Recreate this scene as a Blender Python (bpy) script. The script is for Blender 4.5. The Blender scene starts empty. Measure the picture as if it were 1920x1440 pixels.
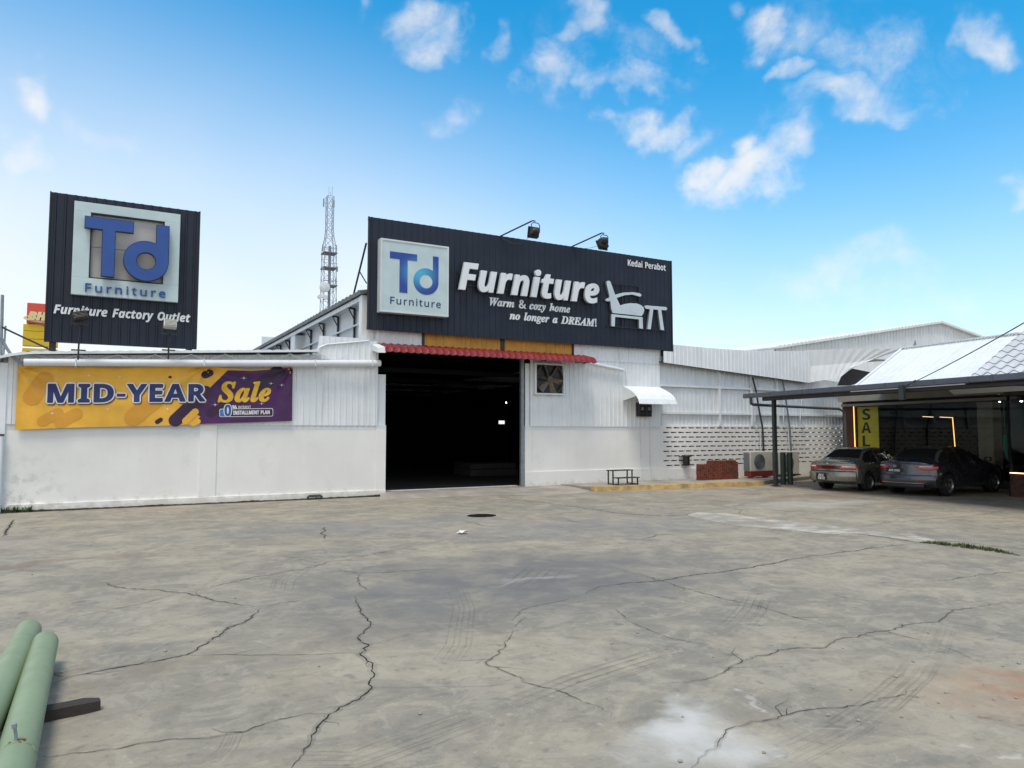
import bpy, bmesh, math, random
from mathutils import Vector, Matrix, noise as mnoise
random.seed(7)
R = math.radians
SC = bpy.context.scene
COL = SC.collection

# ------------------------------------------------------------------ camera, sky, sun, exposure
CAM_H, F_PX, YAW = 1.88, 1370.0, R(29.0)
PITCH = math.atan(90.0 / F_PX)
cam = bpy.data.cameras.new("camera")
cam.sensor_width = 36.0
cam.lens = 36.0 * F_PX / 1920.0
cam.clip_start = 0.05
cam.clip_end = 3000.0
cam_o = bpy.data.objects.new("camera", cam)
COL.objects.link(cam_o)
cam_o.location = (0, 0, CAM_H)
cam_o.rotation_euler = (math.pi / 2 + PITCH, 0, -YAW)
SC.camera = cam_o

SUN_EL, SUN_AZ = R(68), R(222)          # azimuth clockwise from +Y
sun = bpy.data.lights.new("sun", 'SUN')
sun.energy = 1.25
sun.angle = R(20)
sun.color = (1.0, 0.93, 0.82)
sun_o = bpy.data.objects.new("sun", sun)
COL.objects.link(sun_o)
sun_o.location = (0, 0, 60)
sd = Vector((math.sin(SUN_AZ) * math.cos(SUN_EL), math.cos(SUN_AZ) * math.cos(SUN_EL), math.sin(SUN_EL)))
sun_o.rotation_euler = sd.to_track_quat('Z', 'Y').to_euler()

SC.view_settings.view_transform = 'Standard'
SC.view_settings.look = 'None'
SC.view_settings.exposure = 1.0
SC.view_settings.gamma = 1.0
SC.cycles.max_bounces = 8
SC.cycles.diffuse_bounces = 3

# measuring helpers: where a line of sight of the survey photo meets a real plane of the place
_f0 = Vector((math.sin(YAW), math.cos(YAW), 0)); _rt = Vector((math.cos(YAW), -math.sin(YAW), 0)); _u0 = Vector((0, 0, 1))
_fw = _f0 * math.cos(PITCH) + _u0 * math.sin(PITCH); _up = _u0 * math.cos(PITCH) - _f0 * math.sin(PITCH)
EYE = Vector((0, 0, CAM_H))
def ray(x, y): return _fw * F_PX + _rt * (x - 960) + _up * (720 - y)
def onplane(x, y, p, n):
    d = ray(x, y); p = Vector(p); n = Vector(n)
    return EYE + d * ((p - EYE).dot(n) / d.dot(n))
def G(x, y, z=0.0): return onplane(x, y, (0, 0, z), (0, 0, 1))
Y0 = G(722, 930).y                      # the warehouse front stands on this line
def FC(x, y, dy=0.0):
    p = onplane(x, y, (0, Y0 + dy, 0), (0, 1, 0)); return p.x, p.z
def FX(x, y, dy=0.0): return FC(x, y, dy)[0]
def FZ(x, y, dy=0.0): return FC(x, y, dy)[1]

# ------------------------------------------------------------------ node helper
class NT:
    def __init__(s, tree): s.t = tree; s.n = tree.nodes; s.l = tree.links
    def add(s, kind, **kw):
        n = s.n.new(kind)
        for k, v in kw.items(): setattr(n, k, v)
        return n
    def put(s, sock, v):
        if isinstance(v, bpy.types.NodeSocket): s.l.new(v, sock)
        elif v is not None: sock.default_value = v
    def math(s, op, a, b=None, c=None, clamp=False):
        n = s.add('ShaderNodeMath', operation=op, use_clamp=clamp)
        s.put(n.inputs[0], a); s.put(n.inputs[1], b)
        if c is not None: s.put(n.inputs[2], c)
        return n.outputs[0]
    def vm(s, op, a, b=None):
        n = s.add('ShaderNodeVectorMath', operation=op)
        s.put(n.inputs[0], a)
        if b is not None: s.put(n.inputs[1], b)
        return n.outputs['Value'] if op in ('LENGTH', 'DOT_PRODUCT', 'DISTANCE') else n.outputs[0]
    def ramp(s, v, a, b, lo=0.0, hi=1.0, smooth=True):
        n = s.add('ShaderNodeMapRange', interpolation_type='SMOOTHSTEP' if smooth else 'LINEAR')
        s.put(n.inputs[0], v); n.inputs[1].default_value = a; n.inputs[2].default_value = b
        n.inputs[3].default_value = lo; n.inputs[4].default_value = hi
        return n.outputs[0]
    def noise(s, vec, scale, detail=4, rough=0.55, dist=0.0):
        n = s.add('ShaderNodeTexNoise')
        s.put(n.inputs['Vector'], vec); n.inputs['Scale'].default_value = scale
        n.inputs['Detail'].default_value = detail; n.inputs['Roughness'].default_value = rough
        n.inputs['Distortion'].default_value = dist
        return n.outputs[0]
    def noisec(s, vec, scale, detail=2):
        n = s.add('ShaderNodeTexNoise')
        s.put(n.inputs['Vector'], vec); n.inputs['Scale'].default_value = scale; n.inputs['Detail'].default_value = detail
        return n.outputs[1]
    def mix(s, f, a, b, blend='MIX'):
        n = s.add('ShaderNodeMix', data_type='RGBA', blend_type=blend)
        s.put(n.inputs[0], f)
        s.put(n.inputs[6], a if not isinstance(a, tuple) else (*a[:3], 1)); s.put(n.inputs[7], b if not isinstance(b, tuple) else (*b[:3], 1))
        return n.outputs[2]
    def mapv(s, vec, scale=(1, 1, 1), rot=(0, 0, 0), loc=(0, 0, 0)):
        n = s.add('ShaderNodeMapping')
        s.put(n.inputs[0], vec); n.inputs[1].default_value = loc; n.inputs[2].default_value = rot; n.inputs[3].default_value = scale
        return n.outputs[0]

# ------------------------------------------------------------------ world
W = bpy.data.worlds.new("World"); SC.world = W; W.use_nodes = True
w = NT(W.node_tree); w.n.clear()
sky = w.add('ShaderNodeTexSky', sky_type='NISHITA', sun_disc=False)
sky.sun_elevation = SUN_EL; sky.sun_rotation = SUN_AZ
sky.air_density = 1.0; sky.dust_density = 0.6; sky.ozone_density = 2.0
tc = w.add('ShaderNodeTexCoord')
dirn = w.vm('NORMALIZE', tc.outputs['Generated'])
sx = w.add('ShaderNodeSeparateXYZ'); w.put(sx.inputs[0], dirn)
az = w.math('ARCTAN2', sx.outputs[0], sx.outputs[1]); el = w.math('ARCSINE', sx.outputs[2])
ae = w.add('ShaderNodeCombineXYZ'); w.put(ae.inputs[0], az); w.put(ae.inputs[1], el); ae = ae.outputs[0]
hs = w.add('ShaderNodeHueSaturation'); hs.inputs['Saturation'].default_value = 1.46; hs.inputs['Hue'].default_value = 0.483; hs.inputs['Value'].default_value = 0.98
w.put(hs.inputs['Color'], sky.outputs[0])
SKYGAIN = 1.0
wob = w.vm('SUBTRACT', w.noisec(dirn, 7.0, 4), (0.5, 0.5, 0.5))
wob2 = w.vm('SUBTRACT', w.noisec(dirn, 24.0, 5), (0.5, 0.5, 0.5))
aew = w.vm('ADD', w.vm('ADD', ae, w.vm('MULTIPLY', wob, (0.24, 0.17, 0.0))), w.vm('MULTIPLY', wob2, (0.07, 0.05, 0.0)))
CLOUDS = [(1425, 315, 120, 55, 1.0), (1370, 285, 60, 40, .9), (1220, 222, 62, 50, .85), (1560, 205, 120, 50, .75), (1490, 150, 50, 40, .7), (1630, 90, 120, 85, .62), (1845, 62, 105, 78, .82),
          (1435, 55, 65, 68, .66), (1060, 115, 110, 62, .6), (1185, 132, 75, 38, .62), (800, 76, 75, 52, .68), (905, 90, 40, 50, .5), (662, 20, 34, 44, .5), (1258, 42, 40, 42, .6),
          (1130, 40, 90, 40, .5), (40, 150, 80, 65, .66), (15, 300, 60, 70, .6), (1655, 240, 110, 45, .5), (1905, 370, 60, 45, .5), (1000, 160, 60, 40, .55), (830, 225, 60, 40, .36), (170, 235, 70, 50, .32),
          (1360, 15, 40, 30, .5), (1650, 130, 260, 120, .34), (1120, 90, 230, 95, .30), (1500, 60, 150, 90, .36), (1640, 210, 130, 70, .5), (1480, 250, 120, 45, .36), (1290, 230, 60, 45, .45), (1560, 520, 260, 60, .35), (1720, 560, 200, 55, .4)]
acc = None
for (cx, cy, rx, ry, k) in CLOUDS:
    d = ray(cx, cy).normalized(); d2 = ray(cx + rx, cy).normalized(); d3 = ray(cx, cy - ry).normalized()
    a0, e0 = math.atan2(d.x, d.y), math.asin(d.z)
    ra = abs(math.atan2(d2.x, d2.y) - a0); re = abs(math.asin(d3.z) - e0)
    q = w.vm('LENGTH', w.vm('MULTIPLY', w.vm('SUBTRACT', aew, (a0, e0, 0)), (1 / ra, 1 / re, 0)))
    m = w.ramp(q, 1.35, 0.15, 0.0, k)
    acc = m if acc is None else w.math('MAXIMUM', acc, m)
det = w.noise(dirn, 11.0, 9, 0.62, 0.4)
det2 = w.noise(dirn, 26.0, 6, 0.6, 0.2)
lump = w.math('ADD', w.math('MULTIPLY', w.math('SUBTRACT', det, 0.5), 2.1), w.math('MULTIPLY', w.math('SUBTRACT', det2, 0.5), 0.8))
cl = w.math('MULTIPLY', w.ramp(w.math('ADD', w.math('ADD', acc, -0.12), lump), -0.15, 1.35), w.ramp(acc, 0.0, 0.45))
zen = w.math('MULTIPLY', w.ramp(el, R(40), R(64)), 0.85)  # unseen bright cloud overhead, added to light the place from above
rear = w.math('MULTIPLY', w.ramp(w.vm('DOT_PRODUCT', dirn, tuple(-_f0)), 0.05, 0.6), w.ramp(w.noise(dirn, 3.0, 4), 0.3, 0.6, 0.55, 0.95))  # unseen bright cloud behind the camera, added to brighten the facade
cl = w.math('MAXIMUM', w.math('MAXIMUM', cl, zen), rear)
lowveil = w.ramp(w.math('SUBTRACT', el, w.ramp(az, R(58), R(-4), 0.0, R(9))), R(27), R(-3), 0.0, 1.0)
leftw = w.ramp(az, R(62), R(15), 0.68, 1.0)
veil = w.math('MULTIPLY', w.math('MULTIPLY', w.math('POWER', lowveil, 1.1), leftw), w.ramp(w.noise(dirn, 2.2, 3), 0.2, 0.8, 0.8, 1.08))
veil = w.math('MINIMUM', veil, 0.93)
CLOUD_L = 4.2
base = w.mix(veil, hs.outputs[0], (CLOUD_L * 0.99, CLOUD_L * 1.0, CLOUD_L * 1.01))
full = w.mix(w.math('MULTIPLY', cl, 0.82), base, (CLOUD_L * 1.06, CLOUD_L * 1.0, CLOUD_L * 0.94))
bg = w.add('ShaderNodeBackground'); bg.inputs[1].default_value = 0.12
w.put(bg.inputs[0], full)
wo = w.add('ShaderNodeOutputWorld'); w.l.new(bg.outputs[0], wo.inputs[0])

# ------------------------------------------------------------------ materials
MATS = {}
def mat(name, col, rough=0.6, metal=0.0, var=0.08, scale=2.0, streak=0.0, streakcol=None, bump=0.0, bscale=60.0, spec=0.5, emit=None, estr=0.0, speck=0.0, coat=0.0):
    m = bpy.data.materials.new(name); m.use_nodes = True
    t = NT(m.node_tree); p = t.n['Principled BSDF']
    co = t.add('ShaderNodeTexCoord').outputs['Object']
    c = tuple(col[:3])
    n1 = t.noise(co, scale, 5, 0.6)
    colr = t.mix(t.ramp(n1, 0.3, 0.7), tuple(v * (1 - var) for v in c), tuple(min(1, v * (1 + var)) for v in c))
    if streak:
        sv = t.mapv(co, (9, 9, 0.5))
        sm = t.math('MULTIPLY', t.ramp(t.noise(sv, 1.0, 4, 0.65), 0.52, 0.75), streak)
        colr = t.mix(sm, colr, streakcol or tuple(v * 0.45 for v in c))
    if speck:
        sm = t.math('MULTIPLY', t.ramp(t.noise(co, 14.0, 6, 0.7), 0.6, 0.72), speck)
        colr = t.mix(sm, colr, tuple(v * 0.35 for v in c))
    t.put(p.inputs['Base Color'], colr)
    rr = t.ramp(t.noise(co, scale * 2.3, 3), 0.3, 0.7, max(0.02, rough - 0.08), min(1, rough + 0.08))
    t.put(p.inputs['Roughness'], rr)
    p.inputs['Metallic'].default_value = metal
    p.inputs['Specular IOR Level'].default_value = spec
    if coat: p.inputs['Coat Weight'].default_value = coat; p.inputs['Coat Roughness'].default_value = 0.08
    if bump:
        b = t.add('ShaderNodeBump'); b.inputs['Strength'].default_value = bump; b.inputs['Distance'].default_value = 0.02
        t.put(b.inputs['Height'], t.noise(co, bscale, 5, 0.6)); t.l.new(b.outputs[0], p.inputs['Normal'])
    if emit:
        p.inputs['Emission Color'].default_value = (*emit, 1); p.inputs['Emission Strength'].default_value = estr
    MATS[name] = m
    return m

M = MATS
mat('white_sheet', (.74, .775, .795), .45, 0, .05, 1.2, streak=.38, streakcol=(.42, .44, .42))
mat('white_sheet_old', (.72, .755, .775), .5, 0, .06, 1.0, streak=.42, streakcol=(.36, .37, .34))
mat('cream_paint', (.78, .775, .75), .8, 0, .05, .55, bump=.08, bscale=6, streak=.16, streakcol=(.60, .57, .5))
mat('blue_white_paint', (.66, .70, .73), .75, 0, .04, 1.0)
mat('pipe_white', (.68, .71, .74), .35, 0, .05, 1.5, streak=.2)
mat('slate_sheet', (.012, .018, .033), .5, 0, .12, .8, streak=.12, streakcol=(.03, .033, .04), spec=.35)
mat('slate_frame', (.012, .014, .02), .5, 0, .1)
mat('roof_grey', (.10, .115, .12), .6, 0, .2, 1.5, streak=.4)
mat('red_roof', (.20, .014, .018), .45, 0, .15, 2.0, streak=.35, streakcol=(.1, .012, .014))
mat('amber_sheet', (.58, .30, .04), .5, 0, .14, 2.0, streak=.5, streakcol=(.22, .10, .02))
mat('dark_steel', (.035, .037, .04), .5, .3, .15, 3)
mat('black_plastic', (.012, .012, .014), .45, 0, .1)
mat('fan_steel', (.10, .095, .085), .5, .5, .25, 5)
mat('fan_blade', (.16, .13, .10), .45, .6, .3, 6)
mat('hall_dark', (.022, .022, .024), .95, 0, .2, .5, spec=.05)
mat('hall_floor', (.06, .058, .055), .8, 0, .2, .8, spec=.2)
mat('mattress', (.06, .058, .055), .9, 0, .1)
mat('logo_panel', (.48, .60, .62), .4, 0, .06, 2.0, speck=.06)
mat('logo_panel_grey', (.42, .44, .45), .5, 0, .06, 2.0)
mat('logo_panel_back', (.43, .43, .425), .5, 0, .06, 2.0)
mat('logo_blue', (.016, .072, .29), .35, 0, .08, 2.0)
mat('logo_navy', (.012, .035, .13), .4, 0, .08)
mat('navy_edge', (.010, .014, .05), .45, 0, .05)
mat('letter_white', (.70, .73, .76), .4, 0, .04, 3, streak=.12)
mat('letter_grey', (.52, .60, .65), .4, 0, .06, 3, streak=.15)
mat('lightbox_rim', (.60, .64, .66), .35, .1, .05)
mat('flood_black', (.02, .02, .022), .5, .2, .2, 8)
mat('flood_pale', (.50, .50, .46), .5, 0, .1)
mat('cloth_yellow', (.80, .43, .045), .55, 0, .10, 1.4)
mat('cloth_amber', (.66, .31, .03), .55, 0, .06, 1.4)
mat('cloth_purple', (.058, .010, .085), .5, 0, .3, 1.2)
mat('cloth_plum', (.032, .008, .042), .5, 0, .1)
mat('print_navy', (.016, .028, .12), .5, 0, .2, 2)
mat('print_white', (.72, .72, .73), .55, 0, .03)
mat('print_gold', (.72, .42, .03), .5, 0, .2, 4)
mat('print_shadow', (.10, .055, .02), .6, 0, .1)
mat('print_blue', (.05, .17, .40), .5, 0, .3, 3)
mat('meter', (.03, .022, .026), .35, 0, .1)
mat('glass_dark', (.02, .02, .022), .08, 0, .02)
mat('bench_green', (.022, .03, .026), .5, .1, .15)
mat('kerb_yellow', (.44, .30, .12), .8, 0, .3, 3.0, speck=.95, bump=.2, bscale=20)
mat('apron', (.30, .275, .235), .9, 0, .2, 1.2, speck=.3, bump=.2, bscale=30)
mat('brick_red', (.19, .050, .030), .9, 0, .35, 9.0, bump=.3, bscale=70)
mat('brick_dark', (.10, .045, .03), .9, 0, .35, 9.0, bump=.3, bscale=70)
mat('ac_beige', (.55, .53, .48), .5, 0, .08, 3, streak=.3)
mat('ac_fan', (.10, .10, .105), .6, 0, .1)
mat('ac_red', (.20, .02, .02), .6, 0, .15)
mat('lagging_grey', (.16, .175, .19), .6, 0, .2)
mat('green_pipe_dark', (.035, .06, .045), .5, 0, .15)
mat('gutter_slate', (.085, .095, .115), .45, 0, .1, 2, streak=.2)
mat('post_green', (.03, .04, .04), .5, .1, .15)
mat('tile_white', (.50, .53, .56), .5, 0, .10, 1.5, streak=.3)
mat('tile_edge', (.10, .10, .11), .8, 0, .2)
mat('beam_beige', (.30, .28, .235), .8, 0, .08)
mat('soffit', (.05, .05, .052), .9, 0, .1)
mat('col_brown', (.10, .035, .018), .6, 0, .15)
mat('pillar_beige', (.30, .26, .20), .8, 0, .1)
mat('banner_yellow', (.80, .60, .03), .5, 0, .06)
mat('letter_black', (.012, .014, .012), .5, 0, .05)
mat('led', (.9, .5, .15), .5, emit=(1.0, .50, .12), estr=1.2)
mat('led_pale', (.9, .7, .5), .5, emit=(1.0, .72, .45), estr=1.4)
mat('lamp_white', (.9, .9, .9), .5, emit=(1.0, .97, .92), estr=9.0)
mat('car_sage', (.25, .245, .21), .25, .55, .04, 2, coat=.7)
mat('car_grey', (.07, .075, .095), .22, .6, .04, 2, coat=.8)
mat('tail_red', (.42, .008, .02), .12, 0, .1, 6, spec=.8, coat=.6)
mat('tail_dark_red', (.11, .012, .014), .15, 0, .1, 6, coat=.6)
mat('tail_clear', (.75, .70, .70), .15, 0, .25, 18, coat=.6)
mat('chrome', (.7, .7, .7), .12, 1.0, .03)
mat('alloy', (.42, .43, .44), .3, .9, .05)
mat('tyre', (.014, .014, .015), .8, 0, .15)
mat('rusty', (.16, .05, .02), .9, 0, .5, 25)
mat('pipe_green', (.215, .275, .16), .5, 0, .07, 2.0, speck=.22, bump=.04, bscale=14)
mat('timber', (.045, .036, .030), .85, 0, .3, 3, streak=.5, bump=.4, bscale=40)
mat('crack', (.016, .015, .013), .95, 0, .2)
mat('hole', (.008, .008, .008), .95, spec=.1)
mat('paper', (.75, .75, .74), .8)
mat('stone', (.30, .28, .25), .9, 0, .35, 20)
mat('grass', (.055, .075, .018), .8, 0, .5, 6)
mat('weed', (.035, .06, .018), .8, 0, .5, 6)
mat('moss', (.05, .048, .032), .95, 0, .5, 8)
mat('cement_pale', (.48, .46, .41), .9, 0, .12, 1.5, speck=.25)
mat('tower_steel', (.25, .28, .33), .6, .2, .1)
mat('tower_red', (.17, .18, .21), .6, 0, .1)
mat('dish_white', (.62, .66, .70), .6)
mat('bh_red', (.62, .075, .055), .5, 0, .06)
mat('bh_yellow', (.62, .42, .012), .5, 0, .06)
mat('bh_cream', (.72, .60, .30), .5)
mat('galv', (.25, .29, .31), .5, .4, .15, 6)
mat('cable', (.03, .03, .033), .6)
mat('beige_panel', (.50, .44, .29), .6, 0, .1)
mat('curtain_green', (.02, .16, .11), .7)

def wall_dirt():
    m = M['cream_paint']; t = NT(m.node_tree); p = t.n['Principled BSDF']; col = p.inputs['Base Color'].links[0].from_socket
    co = t.add('ShaderNodeTexCoord').outputs['Object']; s = t.add('ShaderNodeSeparateXYZ'); t.put(s.inputs[0], co)
    n1 = t.noise(co, 4.5, 6, .65); n2 = t.noise(co, 1.6, 5, .6)
    splash = t.ramp(t.math('SUBTRACT', n1, t.math('MULTIPLY', s.outputs[2], 1.15)), .22, .42, 0, .45)
    col = t.mix(splash, col, (.50, .46, .38))
    q = t.vm('LENGTH', t.vm('MULTIPLY', t.vm('SUBTRACT', co, (-9.0, 0, .35)), (.8, 0, .75)))
    col = t.mix(t.math('MULTIPLY', t.ramp(q, 1.1, .1), t.ramp(n1, .46, .64, 0, .42)), col, (.33, .35, .29))
    col = t.mix(t.ramp(n2, .60, .66, 0, .22), col, (.64, .63, .58))
    t.put(p.inputs['Base Color'], col)
wall_dirt()
def glass_mat():
    m = bpy.data.materials.new('shop_glass'); m.use_nodes = True
    t = NT(m.node_tree); t.n.remove(t.n['Principled BSDF'])
    fr = t.add('ShaderNodeFresnel'); fr.inputs[0].default_value = 1.36
    ge = t.add('ShaderNodeNewGeometry'); fac = t.math('MULTIPLY', fr.outputs[0], t.math('SUBTRACT', 1.0, ge.outputs['Backfacing']))
    tr = t.add('ShaderNodeBsdfTransparent'); tr.inputs[0].default_value = (.86, .89, .87, 1)
    gl = t.add('ShaderNodeBsdfGlossy'); gl.inputs['Roughness'].default_value = .02; gl.inputs[0].default_value = (.9, .95, .93, 1)
    mx = t.add('ShaderNodeMixShader'); t.put(mx.inputs[0], fac); t.l.new(tr.outputs[0], mx.inputs[1]); t.l.new(gl.outputs[0], mx.inputs[2])
    t.l.new(mx.outputs[0], t.n['Material Output'].inputs[0]); M['shop_glass'] = m
glass_mat()
def logo_print():
    m = bpy.data.materials.new('logo_print'); m.use_nodes = True
    t = NT(m.node_tree); p = t.n['Principled BSDF']
    return m, t, p

# ------------------------------------------------------------------ mesh helpers
class MB:
    def __init__(s): s.v = []; s.f = []; s.mi = []; s.cur = 0
    def vert(s, p): s.v.append(tuple(p)); return len(s.v) - 1
    def face(s, ix): s.f.append(tuple(ix)); s.mi.append(s.cur)
    def slot(s, i): s.cur = i; return s
    def raw(s, vs, fs):
        o = len(s.v); s.v += [tuple(p) for p in vs]
        for f in fs: s.face([o + i for i in f])
        return s
    def box(s, x0, x1, y0, y1, z0, z1, bev=0.0, mtx=None):
        if bev:
            b = bmesh.new(); bmesh.ops.create_cube(b, size=1)
            for q in b.verts: q.co = Vector(((x0 + x1) / 2 + q.co.x * (x1 - x0), (y0 + y1) / 2 + q.co.y * (y1 - y0), (z0 + z1) / 2 + q.co.z * (z1 - z0)))
            bmesh.ops.bevel(b, geom=b.edges[:], offset=bev, segments=2, affect='EDGES', profile=.5)
            b.verts.index_update()
            vs = [q.co.copy() for q in b.verts]; fs = [[q.index for q in f.verts] for f in b.faces]; b.free()
        else:
            vs = [Vector(p) for p in ((x0, y0, z0), (x1, y0, z0), (x1, y1, z0), (x0, y1, z0), (x0, y0, z1), (x1, y0, z1), (x1, y1, z1), (x0, y1, z1))]
            fs = [(0, 3, 2, 1), (4, 5, 6, 7), (0, 1, 5, 4), (1, 2, 6, 5), (2, 3, 7, 6), (3, 0, 4, 7)]
        if mtx is not None: vs = [mtx @ q for q in vs]
        return s.raw(vs, fs)
    def hexa(s, p8):
        return s.raw(p8, [(0, 3, 2, 1), (4, 5, 6, 7), (0, 1, 5, 4), (1, 2, 6, 5), (2, 3, 7, 6), (3, 0, 4, 7)])
    def prism(s, pts, vec):
        """closed 3-D polygon pts swept by vec"""
        n = len(pts); vec = Vector(vec)
        a = [Vector(p) for p in pts]; b = [p + vec for p in a]
        s.raw(a + b, [tuple(range(n)), tuple(range(2 * n - 1, n - 1, -1))] + [((i + 1) % n, i, n + i, n + (i + 1) % n) for i in range(n)])
        return s
    def tube(s, pts, r, seg=8, cap=True):
        pts = [Vector(p) for p in pts]; n = len(pts)
        rs = r if isinstance(r, (list, tuple)) else [r] * n
        rings = []; up = None
        for i, p in enumerate(pts):
            t = (pts[min(i + 1, n - 1)] - pts[max(i - 1, 0)]).normalized()
            if up is None or abs(up.dot(t)) > .95: up = Vector((0, 0, 1)) if abs(t.z) < .9 else Vector((1, 0, 0))
            a = t.cross(up).normalized(); b = a.cross(t).normalized(); up = b
            rings.append([s.vert(p + (a * math.cos(2 * math.pi * k / seg) + b * math.sin(2 * math.pi * k / seg)) * rs[i]) for k in range(seg)])
        for i in range(n - 1):
            for k in range(seg): s.face((rings[i][k], rings[i][(k + 1) % seg], rings[i + 1][(k + 1) % seg], rings[i + 1][k]))
        if cap: s.face(rings[0][::-1]); s.face(rings[-1])
        return s
    def bar(s, a, b, wd, ht, up=(0, 0, 1)):
        a = Vector(a); b = Vector(b); t = (b - a).normalized(); up = Vector(up)
        if abs(t.dot(up)) > .98: up = Vector((0, 1, 0))
        x = t.cross(up).normalized(); y = x.cross(t).normalized()
        o = [-x * wd / 2 - y * ht / 2, x * wd / 2 - y * ht / 2, x * wd / 2 + y * ht / 2, -x * wd / 2 + y * ht / 2]
        vs = [a + q for q in o] + [b + q for q in o]
        return s.raw(vs, [(0, 3, 2, 1), (4, 5, 6, 7), (0, 1, 5, 4), (1, 2, 6, 5), (2, 3, 7, 6), (3, 0, 4, 7)])
    def lathe(s, prof, seg=24, mtx=None):
        """prof: (r, z) list round the local z axis"""
        mtx = mtx or Matrix(); rings = []
        for (r, z) in prof: rings.append([s.vert(mtx @ Vector((r * math.cos(2 * math.pi * k / seg), r * math.sin(2 * math.pi * k / seg), z))) for k in range(seg)])
        for i in range(len(prof) - 1):
            for k in range(seg): s.face((rings[i][k], rings[i][(k + 1) % seg], rings[i + 1][(k + 1) % seg], rings[i + 1][k]))
        s.face(rings[0][::-1]); s.face(rings[-1])
        return s
    def corr(s, x0, x1, zb, zt, y, pitch=.2, depth=.022, rib=.22, thick=.012, side=-1):
        """ribbed sheet in an x-z plane at depth y, ribs towards -y; zb / zt are numbers or functions of x"""
        fb = zb if callable(zb) else (lambda x: zb); ft = zt if callable(zt) else (lambda x: zt)
        xs = []; n = max(1, int(round((x1 - x0) / pitch))); p = (x1 - x0) / n
        for i in range(n):
            a = x0 + i * p; r = rib * p
            xs += [(a, 0), (a + p / 2 - r / 2 - .25 * r, 0), (a + p / 2 - r / 2 + .1 * r, 1), (a + p / 2 + r / 2 - .1 * r, 1), (a + p / 2 + r / 2 + .25 * r, 0)]
        xs.append((x1, 0)); vs = []; fs = []
        for (x, k) in xs:
            yy = y + side * depth * k
            vs += [(x, yy, fb(x)), (x, yy, ft(x)), (x, yy + thick, ft(x)), (x, yy + thick, fb(x))]
        for i in range(len(xs) - 1):
            a = 4 * i; b = a + 4
            fs += [(a, b, b + 1, a + 1), (a + 1, b + 1, b + 2, a + 2), (a + 3, a + 2, b + 2, b + 3), (a, a + 3, b + 3, b)]
        return s.raw(vs, fs)

def wloc(o):
    p = Vector((0, 0, 0))
    while o is not None: p = p + o.location; o = o.parent
    return p
def obj(name, mb, mats, parent=None, at=None, smooth=False, local=False):
    me = bpy.data.meshes.new(name)
    at = Vector(at) if at is not None else Vector((0, 0, 0))
    off = Vector((0, 0, 0)) if local else (wloc(parent) + at if parent else at)
    me.from_pydata([tuple(Vector(p) - off) for p in mb.v], [], mb.f)
    for m in (mats if isinstance(mats, (list, tuple)) else [mats]): me.materials.append(M[m] if isinstance(m, str) else m)
    for p, i in zip(me.polygons, mb.mi): p.material_index = i; p.use_smooth = smooth
    me.update()
    if smooth:
        try: me.set_sharp_from_angle(angle=R(35))
        except Exception: pass
    o = bpy.data.objects.new(name, me); COL.objects.link(o)
    o.location = at
    if parent: o.parent = parent
    return o
def tag(o, label=None, cat=None, group=None, kind=None):
    if label: o['label'] = label
    if cat: o['category'] = cat
    if group: o['group'] = group
    if kind: o['kind'] = kind
    return o
def thing(name, label, cat, loc=(0, 0, 0), rz=0.0, group=None):
    o = bpy.data.objects.new(name, None); COL.objects.link(o)
    o.empty_display_size = .2; o.location = loc; o.rotation_euler = (0, 0, rz)
    return tag(o, label, cat, group)
def copy_tree(o, parent=None):
    c = o.copy(); COL.objects.link(c); c.parent = parent
    for ch in list(o.children): copy_tree(ch, c)
    return c

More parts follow.
